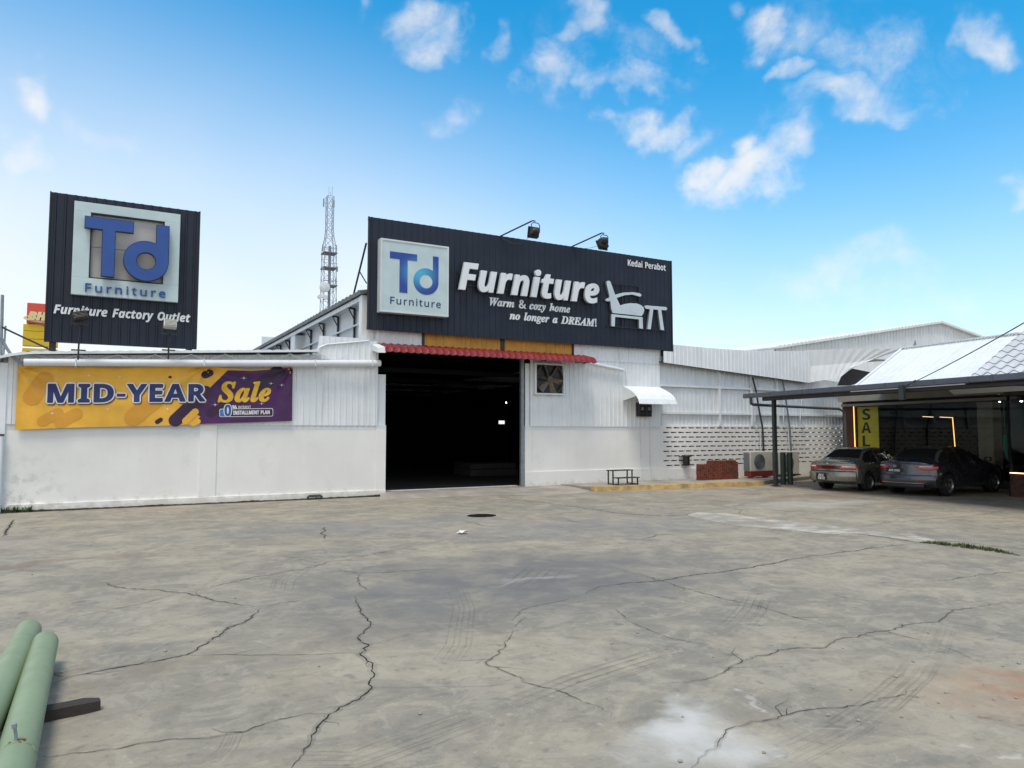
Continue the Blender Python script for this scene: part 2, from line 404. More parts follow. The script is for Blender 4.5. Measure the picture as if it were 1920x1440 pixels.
# outlines of the lettering: advance width, then closed loops of x, y pairs
NUM_I = [
[416,[119,480,259,480,301,477,338,469,369,455,392,435,405,408,410,373,407,342,398,315,383,292,362,273,336,259,306,250,306,247,335,235,358,215,372,189,377,156,374,122,366,93,353,67,324,37,285,16,240,4,189,0,17,0],[228,289,260,293,285,304,297,316,305,331,307,351,301,376,282,391,251,396,201,396,179,289],[194,84,228,88,254,102,271,125,276,156,272,178,261,195,242,205,216,209,162,209,135,84]],
[356,[119,480,385,480,368,396,201,396,175,273,330,273,312,189,157,189,118,0,17,0]],
[470,[119,480,219,480,179,291,334,291,373,480,473,480,372,0,272,0,316,207,161,207,118,0,17,0]],
[490,[165,-1,121,15,86,43,60,80,45,125,40,176,44,232,55,287,74,340,102,388,137,428,181,460,215,475,253,484,294,487,347,482,391,465,425,438,450,402,464,358,469,308,466,250,455,193,436,140,409,92,387,63,361,39,331,20,298,5,260,-4,218,-7],[251,82,275,91,297,106,326,140,348,185,362,240,367,305,362,345,347,376,331,390,311,399,286,402,256,398,229,384,204,363,183,335,166,301,153,263,145,221,142,176,145,147,152,122,165,103,181,90,202,82,226,79]],
[399,[108,-4,83,6,61,23,44,49,33,83,30,126,33,171,42,215,56,257,76,294,100,327,129,352,162,368,199,373,231,369,256,359,276,342,290,320,293,320,312,367,388,367,310,0,236,0,240,48,238,48,217,26,193,8,165,-3,133,-7],[191,77,210,89,226,108,239,131,250,157,257,185,262,240,259,261,250,278,236,289,216,293,199,290,182,279,168,262,155,241,136,189,130,131,135,99,149,79,172,73]],
[324,[130,-3,97,7,69,25,48,50,34,84,30,128,33,176,42,222,58,263,80,300,108,331,141,354,180,368,224,373,282,367,308,360,331,350,301,275,266,288,248,292,228,293,208,291,190,283,175,270,155,244,141,211,132,174,130,136,134,109,144,89,162,77,186,73,210,75,232,81,276,100,276,19,227,0,198,-5,166,-7]],
[374,[135,-3,100,9,70,29,48,56,34,92,30,135,33,181,43,224,59,264,82,300,111,330,146,354,187,368,234,373,272,370,303,361,327,345,344,324,354,300,357,273,351,237,334,207,305,181,265,161,212,150,146,146,130,146,129,139,129,132,133,106,146,85,166,72,194,68,222,70,246,75,302,96,302,21,244,0,212,-5,175,-7],[155,212,204,216,237,230,256,249,263,271,259,288,247,299,228,302,210,299,192,291,175,277,160,259,148,237,140,212]],
[199,[136,414,120,421,109,434,105,453,109,478,121,496,140,506,165,510,184,508,199,502,210,490,214,471,210,447,200,428,181,416,155,412],[90,367,189,367,111,0,12,0]],
[199,[120,510,219,510,111,0,12,0]],
[406,[90,367,165,367,158,299,161,299,184,329,211,353,241,368,277,373,306,370,329,361,348,345,361,324,369,298,371,268,364,209,320,0,222,0,267,214,272,253,268,275,256,289,236,293,215,288,196,274,179,252,165,223,143,152,111,0,12,0]],
[393,[131,-3,97,10,69,31,47,59,34,94,30,134,33,182,42,226,57,267,78,303,105,332,139,355,178,368,224,373,264,369,298,356,326,335,347,306,359,271,363,228,360,183,352,140,338,99,317,64,290,35,256,12,216,-2,170,-7],[203,79,225,96,241,122,254,153,262,190,264,228,261,254,254,274,239,288,217,293,196,289,178,278,163,261,150,238,134,187,129,134,134,101,151,81,178,74]],
[283,[90,367,165,367,158,299,162,299,186,330,212,354,242,368,276,373,293,372,308,370,286,275,272,278,253,280,230,277,208,267,187,251,162,214,146,164,111,0,12,0]],
[275,[96,-2,65,12,51,27,42,49,39,78,43,115,81,291,31,291,40,340,105,367,148,445,212,445,195,367,288,367,272,291,179,291,142,115,140,97,142,86,148,79,169,73,194,76,222,85,222,11,184,-2,134,-7]],
[406,[101,-4,77,6,59,22,46,43,39,69,36,99,38,130,44,169,86,367,185,367,140,152,134,113,138,91,150,78,170,73,192,78,211,92,227,115,242,144,254,178,263,215,296,367,394,367,316,0,241,0,248,68,244,68,222,38,196,14,165,-2,130,-7]],
[348,[-27,-160,-46,-155,-46,-77,-29,-79,-8,-81,21,-76,44,-62,63,-42,79,-16,87,0,34,367,130,367,148,197,152,147,152,101,155,101,169,140,191,190,276,367,383,367,161,-52,140,-86,117,-114,91,-135,63,-149,34,-158,2,-161]]]
NUM_S = [
[558,[102,190,77,203,58,225,44,255,36,292,33,336,36,380,43,417,56,447,75,469,100,482,131,486,161,482,186,469,206,447,220,417,229,380,232,336,229,292,221,255,207,225,188,203,162,190,131,185],[386,480,438,480,172,0,120,0],[153,235,170,255,180,289,183,336,180,384,170,418,153,438,131,445,116,442,103,433,94,417,85,383,82,336,85,290,94,255,103,240,116,231,131,228],[395,-2,371,11,352,33,338,63,329,100,326,144,329,188,337,225,350,255,369,277,393,290,424,294,454,290,479,277,499,255,514,225,522,188,525,144,522,100,514,63,501,33,481,11,456,-2,424,-7],[447,43,463,63,473,97,476,144,473,191,463,225,447,245,424,252,409,249,396,240,387,225,378,191,375,144,378,97,387,63,396,48,409,39,424,36]],
[216,[27,206,189,206,189,154,27,154]],
[384,[139,0,96,22,64,59,42,108,29,168,24,240,28,312,40,373,53,407,71,435,93,457,121,474,153,484,191,487,244,480,286,458,318,422,341,373,355,312,359,240,355,168,343,107,330,74,312,46,290,23,263,6,230,-4,191,-7],[214,80,231,93,244,116,255,168,259,240,255,312,244,363,231,386,214,400,191,405,168,400,151,386,139,363,129,312,125,240,129,168,139,117,151,94,168,80,191,75]],
[384,[176,277,177,323,179,373,164,358,144,340,89,296,40,357,194,480,277,480,277,0,176,0]],
[384,[27,71,147,192,206,254,238,300,245,322,248,345,244,370,232,388,214,398,189,402,162,398,136,389,81,353,26,418,70,451,95,465,123,476,157,484,197,486,240,482,278,469,308,449,330,423,344,392,349,357,345,319,333,284,313,252,287,220,215,148,153,90,153,85,362,85,362,0,27,0]],
[384,[114,-4,68,5,26,19,26,105,57,92,90,82,153,74,186,76,211,82,229,93,241,107,249,125,251,146,249,164,241,180,227,192,206,200,176,206,136,208,99,208,99,285,136,285,175,287,204,294,223,304,235,317,242,332,244,350,240,373,228,390,207,400,175,404,143,401,116,393,73,369,26,439,57,458,92,473,134,483,183,486,229,483,268,473,300,456,324,433,338,405,343,372,340,341,330,315,313,293,280,268,240,253,240,251,275,244,304,232,327,216,344,195,354,169,357,140,352,100,337,65,311,35,274,12,225,-2,164,-7]],
[384,[216,99,11,99,11,170,222,480,315,480,315,178,373,178,373,99,315,99,315,0,216,0],[216,178,216,259,217,297,219,338,220,363,218,363,205,337,189,311,101,178]],
[384,[91,0,60,8,33,19,33,107,60,95,93,85,127,78,158,76,198,80,227,94,240,109,248,128,251,152,245,184,227,206,197,220,155,224,116,221,83,214,42,235,60,480,320,480,320,394,149,394,140,300,165,304,201,306,243,302,279,289,310,269,333,240,348,204,353,161,348,113,332,72,305,38,268,13,220,-2,162,-7]],
[384,[152,-1,110,16,86,34,65,57,47,85,34,119,26,158,24,203,30,285,38,325,51,362,69,396,93,425,124,450,162,469,208,481,264,485,297,484,328,480,328,399,301,404,271,406,218,401,178,387,150,364,132,334,122,298,117,256,121,256,138,278,160,296,188,308,225,312,264,307,297,294,325,272,346,242,358,205,362,160,357,112,342,71,318,38,285,13,246,-2,199,-7],[224,80,245,95,259,121,264,158,260,190,248,214,228,229,199,234,178,231,160,224,145,213,134,199,126,183,124,167,126,145,132,124,143,105,157,89,175,78,197,75]],
[384,[255,394,18,394,18,480,362,480,362,416,181,0,75,0]],
[384,[142,-3,101,9,67,28,43,53,29,85,24,122,27,153,35,179,50,201,80,229,116,251,86,273,61,299,44,331,38,371,43,406,60,435,85,457,117,473,153,482,192,486,232,482,268,473,299,457,324,435,340,406,345,370,342,343,334,319,321,299,293,274,259,253,308,222,329,202,346,180,356,154,360,124,355,87,339,55,314,29,280,9,239,-3,192,-7],[214,307,232,321,246,339,250,363,246,383,233,399,214,408,191,412,169,408,150,399,138,383,134,363,138,340,151,322,170,308,192,296],[224,72,247,84,261,103,266,127,263,144,255,159,229,184,196,204,187,209,159,193,137,175,123,153,118,128,122,104,136,85,159,72,191,68]],
[384,[87,-6,55,-2,55,79,83,75,113,73,166,78,205,92,233,114,251,144,262,181,267,222,263,222,246,201,225,183,196,171,156,167,118,171,86,184,58,206,38,236,25,274,21,318,26,366,41,407,65,441,98,465,138,480,185,485,231,479,273,462,298,444,319,421,336,393,349,359,357,320,360,275,354,193,346,154,333,117,315,83,290,53,259,28,221,9,175,-3,120,-7],[206,247,224,255,239,266,250,280,257,295,259,311,257,333,251,355,241,374,227,390,209,400,187,404,160,399,138,383,124,358,120,320,124,288,136,265,156,249,185,244]],
[463,[169,482,293,482,463,0,354,0,319,114,144,114,109,0,0,0],[295,199,259,311,251,340,240,375,232,407,223,374,212,336,204,311,170,199]],
[428,[208,-4,168,7,133,24,104,47,80,76,62,110,45,170,39,239,42,285,51,328,65,367,85,402,111,431,141,455,177,472,218,483,264,486,300,484,335,477,404,453,371,370,317,392,290,399,264,402,228,397,198,382,175,358,158,325,147,285,144,238,147,191,156,152,172,120,195,97,226,83,264,78,294,80,323,85,386,103,386,18,324,-1,255,-7]],
[497,[60,480,211,480,259,477,303,468,342,453,376,432,404,406,427,374,444,336,455,293,458,244,450,170,427,109,389,61,337,27,273,7,196,0,60,0],[206,84,270,94,316,124,344,173,353,242,349,290,337,329,318,359,291,380,257,392,216,396,162,396,162,84]],
[376,[60,480,336,480,336,396,162,396,162,291,324,291,324,208,162,208,162,84,336,84,336,0,60,0]],
[261,[21,58,80,85,80,395,21,422,21,480,240,480,240,422,181,395,181,85,240,58,240,0,21,0]],
[446,[60,480,162,480,162,260,181,288,202,316,332,480,445,480,277,267,446,0,330,0,205,202,162,171,162,0,60,0]],
[379,[60,480,162,480,162,84,357,84,357,0,60,0]],
[633,[60,480,199,480,312,113,314,113,435,480,573,480,573,0,478,0,478,227,479,279,481,335,483,375,480,375,357,0,263,0,148,376,145,376,148,336,150,278,151,223,151,0,60,0]],
[546,[60,480,189,480,397,120,399,120,396,187,394,253,394,480,486,480,486,0,357,0,148,363,145,363,149,294,151,226,151,0,60,0]],
[422,[60,480,214,480,270,475,315,462,349,440,373,410,387,373,392,330,388,290,374,252,351,219,316,193,286,181,249,173,206,171,162,171,162,0,60,0],[195,254,234,258,264,271,278,285,286,303,289,326,284,357,269,379,243,392,208,396,162,396,162,254]],
[443,[60,480,200,480,260,476,308,464,345,444,371,416,387,380,392,336,388,305,379,278,365,256,346,237,325,221,302,209,443,0,330,0,216,184,162,184,162,0,60,0],[195,267,238,271,267,283,284,304,289,333,286,354,279,370,266,382,236,392,193,396,162,396,162,267]],
[370,[118,-4,73,6,31,22,31,117,102,90,138,80,175,77,207,81,228,92,240,108,244,128,241,145,232,160,217,172,150,207,114,225,77,253,61,272,48,293,39,319,36,350,41,390,56,423,80,450,113,470,152,482,199,486,236,484,270,478,341,453,308,373,249,394,223,400,195,402,170,398,151,388,140,373,136,353,141,330,158,313,187,296,226,277,260,260,289,241,312,220,329,196,339,168,343,133,338,93,323,59,297,31,262,10,219,-3,167,-7]],
[389,[144,395,13,395,13,480,375,480,375,395,245,395,245,0,144,0]],
[419,[159,183,0,480,110,480,210,282,310,480,419,480,260,187,260,0,159,0]],
[406,[111,-4,84,6,60,22,42,44,32,73,28,109,33,145,46,174,69,196,101,212,142,222,192,226,256,228,256,244,252,270,241,287,223,297,199,300,172,298,146,292,95,273,62,341,94,355,128,365,165,372,203,374,248,370,286,360,316,342,338,317,351,284,355,244,355,0,285,0,266,50,263,50,239,24,214,7,182,-3,142,-7],[209,71,234,86,246,100,253,118,256,140,256,170,217,169,176,164,150,151,136,132,131,109,134,90,144,76,160,69,179,66]],
[425,[218,-3,190,8,169,23,152,40,146,40,129,0,52,0,52,510,152,510,152,392,151,351,148,319,152,319,170,340,192,358,221,369,257,373,295,368,329,352,357,325,378,288,391,241,395,184,391,126,378,79,356,42,327,15,293,-2,254,-7],[245,78,261,87,275,103,288,138,293,185,288,232,274,266,260,281,244,290,224,293,201,290,183,282,170,269,157,239,152,195,152,185,156,138,168,103,182,87,201,78,226,75]],
[425,[131,-2,97,14,69,41,47,78,34,125,30,183,34,240,47,288,69,325,98,352,132,368,171,373,207,369,236,358,259,341,277,320,280,320,275,351,273,393,273,510,373,510,373,0,296,0,277,48,273,48,256,27,233,9,204,-3,169,-7],[228,76,248,84,262,98,275,128,279,171,279,182,275,229,263,264,249,280,229,289,202,292,182,289,164,280,150,264,136,229,132,181,136,134,150,100,165,85,182,76,203,73]],
[397,[166,-2,121,14,95,30,73,50,54,76,41,106,33,141,30,181,35,240,52,288,69,314,89,335,113,352,155,368,203,373,250,368,291,354,324,330,348,297,363,256,368,207,368,158,132,158,135,132,144,110,157,92,175,79,197,71,223,68,257,70,287,75,317,84,347,97,347,19,319,8,290,0,257,-5,218,-7],[274,225,270,256,257,280,243,292,226,300,204,302,178,297,156,283,141,259,134,225]],
[205,[82,415,64,423,52,438,48,461,52,485,64,500,82,508,103,510,124,508,141,500,153,485,157,461,153,438,141,423,124,415,103,412],[52,367,152,367,152,0,52,0]],
[416,[158,-1,116,15,80,43,53,80,36,128,30,184,35,240,51,287,78,324,114,351,157,368,209,373,258,368,300,351,336,324,363,287,380,240,385,184,380,128,364,81,337,43,301,15,258,-1,207,-7],[232,77,252,86,266,102,279,136,283,184,279,231,266,266,251,281,232,290,208,293,184,290,164,281,150,266,136,231,132,184,136,136,150,102,164,86,184,77,208,74]],
[305,[52,367,128,367,143,305,148,305,167,331,192,353,223,368,257,373,275,373,291,371,283,277,270,279,254,280,229,278,205,271,184,259,167,242,156,218,152,187,152,0,52,0]],
[291,[147,-4,119,4,96,19,78,41,67,73,63,115,63,291,15,291,15,334,71,367,99,445,163,445,163,367,266,367,266,291,163,291,163,115,166,97,175,84,189,76,207,73,239,77,270,85,270,10,230,-2,178,-7]]]
NUM_W = [
[181,[54,480,126,480,109,135,71,135],[74,-7,60,1,51,16,48,36,51,57,60,71,74,79,90,81,106,79,119,71,128,57,132,36,128,16,119,1,106,-7,90,-9]],
[491,[144,-3,107,9,77,28,54,54,40,86,36,125,39,157,48,185,63,208,96,238,139,266,99,318,86,348,81,382,85,413,96,438,114,459,139,475,169,484,204,487,237,484,266,475,289,460,306,439,317,414,320,383,317,356,308,333,293,312,262,284,224,258,354,133,370,156,382,181,401,240,461,240,449,198,434,160,415,125,392,95,490,0,410,0,352,56,318,31,281,11,238,-2,187,-7],[222,315,245,336,258,358,262,383,258,406,246,423,227,435,202,439,176,435,156,424,142,406,138,383,142,360,151,338,188,293],[229,49,263,60,291,75,314,93,175,229,142,207,118,185,102,160,97,127,100,104,108,84,122,68,151,51,189,46]],
[420,[-68,17,-49,20,-30,31,-13,48,323,461,342,461,326,89,326,79,333,45,354,25,388,17,388,0,178,0,178,17,208,24,225,39,234,60,237,87,238,140,97,140,49,81,33,56,28,40,33,29,47,21,71,17,71,0,-68,0],[240,168,247,328,119,168]],
[483,[-34,15,0,20,12,28,22,41,39,85,115,369,120,401,118,416,109,426,73,435,73,451,253,451,345,439,411,404,451,345,464,263,459,210,442,159,415,112,378,71,349,48,320,30,287,16,250,7,207,2,155,0,-34,0],[212,26,250,43,284,70,312,105,335,146,352,194,362,245,366,298,359,356,340,397,307,422,262,430,243,428,231,422,223,411,217,394,133,78,130,62,128,49,130,36,137,27,150,22,169,21]],
[440,[-34,15,0,20,12,28,22,41,39,85,115,369,119,387,120,401,118,416,109,426,73,435,73,451,432,451,407,324,388,324,388,330,385,363,376,388,360,407,337,419,307,427,269,429,242,427,229,418,220,398,181,251,200,251,232,252,257,257,277,266,293,280,307,298,320,322,336,322,289,136,274,136,275,149,275,163,270,194,256,213,231,224,194,228,185,228,175,227,134,73,130,56,128,44,130,34,137,28,150,24,173,23,218,25,256,33,289,47,319,69,346,98,372,136,389,136,350,0,-34,0]],
[587,[144,363,69,82,62,47,65,33,74,24,88,18,109,15,109,0,-35,0,-35,15,-1,20,11,28,21,41,38,85,113,369,119,403,116,417,108,426,93,432,72,435,72,451,224,451,263,132,469,451,622,451,622,435,587,429,575,422,566,409,549,365,473,82,469,64,468,47,473,30,489,20,516,15,516,0,305,0,305,15,325,16,340,21,352,29,361,40,368,57,377,85,453,374,207,-11,188,-11]],
[429,[-34,15,0,20,12,28,22,41,39,85,115,369,119,387,120,401,118,416,109,426,73,435,73,451,253,451,304,448,345,440,376,426,398,407,411,381,415,350,411,323,400,298,382,276,357,257,325,242,286,231,343,61,352,40,364,28,380,21,400,17,400,0,266,0,194,222,173,222,136,82,130,47,132,33,141,24,155,18,177,15,177,0,-34,0],[231,249,259,260,282,278,299,302,310,330,313,364,306,400,286,422,253,429,240,428,232,424,221,399,179,246,188,245,197,245]],
[369,[111,-6,58,10,38,14,24,9,9,-7,-9,-7,26,144,45,144,45,140,48,101,57,70,71,45,91,27,115,16,145,13,167,16,187,25,204,39,217,56,225,76,228,97,226,117,218,134,206,152,190,170,142,214,98,258,85,277,76,295,70,336,74,371,88,401,110,426,137,446,171,459,208,463,248,458,296,445,312,442,328,447,342,461,360,461,328,322,308,322,309,330,309,337,306,365,298,390,284,410,267,426,247,436,224,439,197,434,174,419,158,396,153,368,156,349,166,331,197,295,219,274,242,254,270,225,293,195,307,162,312,126,307,86,293,53,270,25,239,5,200,-7,154,-11]],
[549,[82,360,80,393,71,415,54,428,30,433,30,451,213,451,213,433,193,428,182,417,176,398,174,370,172,160,296,367,297,390,294,410,286,424,271,431,250,434,250,451,430,451,430,435,411,431,399,423,393,410,390,390,387,321,383,163,514,383,521,398,523,410,519,424,507,432,487,435,484,435,484,451,608,451,608,435,586,429,570,416,539,373,308,-11,287,-11,295,316,99,-11,79,-11]],
[336,[24,-3,1,14,-14,40,-19,73,-15,110,-5,147,11,185,32,220,56,251,84,276,112,295,139,306,165,310,189,305,205,290,214,265,225,303,297,303,241,108,232,74,228,56,231,44,238,40,259,52,285,87,300,78,266,30,231,1,197,-9,174,-4,160,10,155,34,157,52,162,75,136,38,111,12,84,-4,53,-9],[108,45,124,56,152,95,176,147,192,202,198,248,195,266,186,277,172,281,157,277,141,264,109,219,83,159,70,115,65,81,68,59,77,45,93,41]],
[277,[63,-6,37,3,17,19,3,40,-6,66,-9,97,-3,146,16,195,47,240,88,277,118,295,149,306,179,310,210,305,235,291,251,272,257,249,254,230,245,216,231,206,214,203,198,206,186,213,178,224,176,238,182,258,189,275,185,285,173,289,156,284,139,270,107,223,84,161,77,129,75,99,78,71,88,51,104,38,123,34,150,41,177,62,204,96,222,83,183,32,140,1,93,-9]],
[269,[60,-6,36,3,16,19,1,40,-8,67,-11,98,-7,135,6,172,25,207,49,240,78,268,109,290,142,305,176,310,207,306,230,293,244,274,249,248,244,222,230,197,207,174,173,153,131,136,79,124,75,88,78,66,87,50,102,39,122,36,147,43,171,62,195,95,214,83,188,42,158,14,125,-3,87,-9],[114,156,140,171,162,190,179,212,190,236,193,260,192,272,187,280,180,285,171,287,156,283,141,271,126,252,103,208,84,146]],
[298,[22,-134,-18,-119,-36,-104,-47,-86,-51,-66,-46,-44,-31,-25,-5,-9,33,5,13,20,1,35,-3,51,1,68,12,83,30,98,57,114,36,130,20,147,12,166,9,189,14,220,28,248,50,274,79,293,113,306,149,310,183,306,215,295,244,277,302,277,299,248,261,248,263,237,264,225,259,193,244,164,221,139,191,120,156,108,118,104,83,106,70,95,66,84,73,72,93,63,135,50,182,32,202,21,216,9,229,-12,233,-36,228,-64,213,-90,189,-110,158,-126,120,-136,77,-139],[133,129,149,142,164,162,175,188,182,216,185,246,182,269,172,283,156,287,138,282,122,269,107,247,96,222,88,193,86,164,89,142,99,129,116,125],[116,-113,141,-102,157,-86,162,-66,156,-46,138,-32,60,-4,31,-21,13,-40,7,-62,13,-83,30,-101,54,-113,85,-117]],
[357,[185,-4,170,13,165,41,173,84,194,153,217,222,223,246,220,257,210,261,185,252,159,227,131,185,104,130,81,68,63,0,-19,0,82,374,88,399,90,411,88,422,83,428,58,433,48,433,48,451,110,457,187,470,115,197,151,247,184,282,206,297,229,307,253,310,281,304,297,287,303,259,298,223,282,170,250,75,247,65,246,57,248,47,257,43,276,57,306,98,320,89,284,35,247,2,210,-9]],
[173,[19,-6,3,3,-7,19,-10,40,-8,61,-2,85,77,371,87,414,84,425,74,431,58,433,52,433,52,450,183,470,79,86,75,69,73,54,75,44,83,41,103,53,131,89,144,79,118,40,93,12,68,-4,40,-9]],
[524,[355,-2,340,14,335,42,343,85,364,154,387,222,393,247,390,258,380,261,361,256,340,240,318,214,284,152,250,62,230,0,152,0,220,222,226,247,222,258,213,261,196,257,177,244,157,222,136,190,116,152,97,107,80,57,66,0,-14,0,42,211,50,240,52,254,49,264,40,271,24,273,18,273,17,289,151,310,116,193,153,245,187,281,209,297,232,307,256,310,284,304,300,288,306,260,299,217,330,258,361,287,391,304,422,310,450,304,467,288,473,260,468,224,452,171,420,76,417,66,416,58,418,47,426,44,436,47,446,56,457,70,471,91,486,81,459,42,433,14,408,-3,380,-8]],
[357,[188,-4,173,13,168,41,175,84,197,153,220,222,226,246,222,257,213,261,189,253,163,229,136,190,116,152,97,107,80,57,66,0,-14,0,42,211,50,240,52,254,49,264,40,271,24,273,18,273,17,289,151,310,116,193,153,245,187,281,209,297,232,307,256,310,284,304,300,287,306,259,301,226,285,170,248,57,251,47,260,43,270,46,279,55,304,90,319,80,291,41,266,13,240,-4,213,-9]],
[316,[67,-6,42,4,20,20,3,41,-7,67,-10,98,-6,135,6,172,24,208,48,241,76,269,107,291,141,305,175,310,207,307,234,297,256,281,272,260,282,234,285,203,281,167,270,130,252,94,228,61,200,32,168,10,134,-4,96,-9],[119,17,134,30,162,74,184,132,200,191,206,240,202,267,191,283,172,288,156,284,141,272,113,229,90,172,75,111,69,58,73,33,84,18,103,13]],
[260,[42,211,50,240,52,254,49,264,40,271,24,273,18,273,17,289,151,310,114,189,144,243,171,280,197,302,222,310,243,305,255,290,259,265,257,245,249,230,236,221,220,218,202,223,186,238,180,241,165,234,148,212,127,175,95,97,66,0,-14,0]],
[281,[-51,-137,-66,-129,-76,-116,-80,-99,-77,-84,-69,-72,-56,-64,-41,-61,-26,-64,-8,-73,20,-85,28,-83,38,-77,58,-56,76,-30,83,-6,79,30,70,90,58,156,44,213,33,251,24,269,14,276,-1,277,-9,276,-9,294,22,298,48,304,85,310,95,304,104,285,112,254,127,181,148,75,191,160,205,211,200,225,187,238,173,252,168,269,171,285,179,298,193,307,210,310,227,307,240,298,248,284,251,265,241,219,214,152,174,74,126,-5,74,-74,47,-101,20,-122,-5,-136,-30,-140]],
[260,[129,-49,105,-41,56,-13,34,0,17,5,6,3,-7,-5,-24,-16,-33,-14,-36,-6,-34,0,159,238,77,238,48,235,40,232,34,225,20,198,3,198,32,301,244,301,54,73,81,59,101,38,117,15,129,-9,140,-26,155,-32,165,-30,169,-24,168,-18,165,-14,157,2,156,11,158,24,165,35,176,42,191,44,210,40,222,28,226,8,221,-14,207,-33,184,-47,154,-52]]]
NUM_C = [
[418,[106,-3,77,5,53,17,36,33,25,51,22,73,27,98,41,118,63,132,88,136,107,133,123,126,132,114,136,100,133,86,126,75,115,68,103,64,92,63,83,62,75,58,71,46,75,35,88,24,107,16,130,14,155,18,180,30,204,50,238,96,269,160,236,166,207,177,184,194,166,215,155,239,152,266,155,291,164,316,180,340,214,372,258,398,310,414,367,419,403,417,410,414,412,408,409,401,399,399,388,399,377,400,343,396,311,387,282,372,256,353,234,330,218,304,208,276,204,248,209,219,223,197,246,183,277,177,299,226,325,272,353,314,384,350,416,379,448,401,479,415,508,420,531,416,550,404,562,386,566,364,560,332,542,298,514,264,476,231,430,202,377,177,352,127,320,83,280,46,236,18,189,1,140,-5],[440,237,486,284,517,332,525,354,528,372,525,388,517,398,504,401,485,395,466,379,445,351,413,287,383,199]],
[355,[194,-2,180,7,170,21,167,40,141,16,113,1,83,-4,56,0,35,12,21,32,16,58,20,84,32,109,50,135,73,158,99,178,128,193,158,203,187,207,210,204,226,194,234,177,247,204,322,207,260,79,246,50,241,37,242,32,247,30,264,37,288,55,311,75,324,62,292,33,262,12,234,-1,210,-5],[120,19,146,40,172,72,196,109,214,144,220,164,218,173,213,181,206,186,197,188,185,185,171,176,141,145,112,104,90,62,82,27,87,17,97,12]],
[276,[65,0,37,16,18,40,11,66,15,90,28,114,47,137,71,160,98,179,126,194,155,204,182,207,205,204,224,194,236,180,240,162,236,142,222,123,200,105,171,90,136,78,97,69,88,47,85,30,90,19,106,15,135,19,165,30,196,48,228,75,240,62,206,33,170,12,134,-1,101,-5],[126,90,147,100,166,114,181,131,191,148,194,165,191,181,182,186,172,183,159,173,131,136,104,86]],
[281,[147,12,122,-1,95,-5,73,-2,55,8,44,24,40,44,47,77,66,120,79,141,49,113,35,124,82,170,120,220,220,385,302,394,157,131,121,64,109,33,111,24,118,21,142,33,191,76,203,62]]]
NUM_R = [
[348,[65,480,333,480,333,426,126,426,126,257,320,257,320,203,126,203,126,0,65,0]],
[379,[162,-2,120,14,85,40,59,76,42,122,37,177,42,232,57,279,81,316,112,344,151,361,196,367,239,362,276,347,305,322,327,290,340,250,345,204,345,169,98,169,102,131,112,100,129,76,152,58,180,47,213,44,274,50,301,58,328,69,328,17,274,-1,210,-7],[283,216,278,257,262,290,245,306,222,315,195,318,169,315,147,306,129,291,115,271,105,246,99,216]],
[173,[73,422,62,429,55,441,52,457,55,474,62,486,73,493,87,495,100,493,111,486,119,474,122,457,119,441,111,429,100,422,87,420],[57,360,116,360,116,0,57,0]],
[415,[57,360,105,360,113,311,117,311,138,336,165,353,197,363,230,367,270,363,302,353,328,335,346,310,357,277,361,234,361,0,302,0,302,230,297,268,282,295,257,312,222,317,186,313,158,302,139,283,126,258,119,226,116,187,116,0,57,0]],
[277,[57,360,105,360,112,294,115,294,134,322,160,345,190,362,225,367,247,366,267,363,260,308,241,312,221,313,194,309,169,298,147,280,131,256,120,226,116,192,116,0,57,0]],
[242,[140,-4,115,3,93,17,77,37,66,66,62,105,62,314,11,314,11,343,62,366,86,443,121,443,121,360,225,360,225,314,121,314,121,106,125,77,137,57,155,46,177,42,205,44,228,49,228,4,201,-4,167,-7]],
[415,[144,-3,112,7,86,25,68,50,57,83,53,124,53,360,113,360,113,128,118,91,133,64,158,47,193,42,229,46,256,57,276,76,289,102,296,134,299,173,299,360,358,360,358,0,310,0,301,48,298,48,277,23,250,6,218,-4,184,-7]]]
# ------------------------------------------------------------------ lettering
GLY = {}
for key, chars, table in (('I', 'BFHOaceilnortuy', NUM_I), ('S', '%-0123456789ACDEIKLMNPRSTYabdeiort', NUM_S), ('W', '!&ADEMRSWaceghlmnoryz', NUM_W), ('C', 'Sael', NUM_C), ('R', 'Feinrtu', NUM_R)):
    GLY[key] = {c: (row[0], row[1:]) for c, row in zip(chars, table)}
    GLY[key][' '] = (260, [])
def curve_mesh(loops, ext, offset=0.0, res=5, poly=False):
    c = bpy.data.curves.new('c', 'CURVE'); c.dimensions = '2D'; c.fill_mode = 'BOTH'; c.extrude = ext; c.offset = offset; c.resolution_u = res
    for L in loops:
        if poly:
            s = c.splines.new('POLY'); s.points.add(len(L) - 1)
            for p, q in zip(s.points, L): p.co = (q[0], q[1], 0, 1)
        else:
            n = len(L) // 6; s = c.splines.new('BEZIER'); s.bezier_points.add(n - 1)
            for i, p in enumerate(s.bezier_points):
                p.handle_left_type = p.handle_right_type = 'FREE'
                v = L[6 * i:6 * i + 6]
                p.handle_left = (v[0], v[1], 0); p.co = (v[2], v[3], 0); p.handle_right = (v[4], v[5], 0)
        s.use_cyclic_u = True
    o = bpy.data.objects.new('c', c)
    me = o.to_mesh()
    vs = [v.co.copy() for v in me.vertices]; fs = [tuple(p.vertices) for p in me.polygons]
    o.to_mesh_clear(); bpy.data.objects.remove(o); bpy.data.curves.remove(c)
    return vs, fs
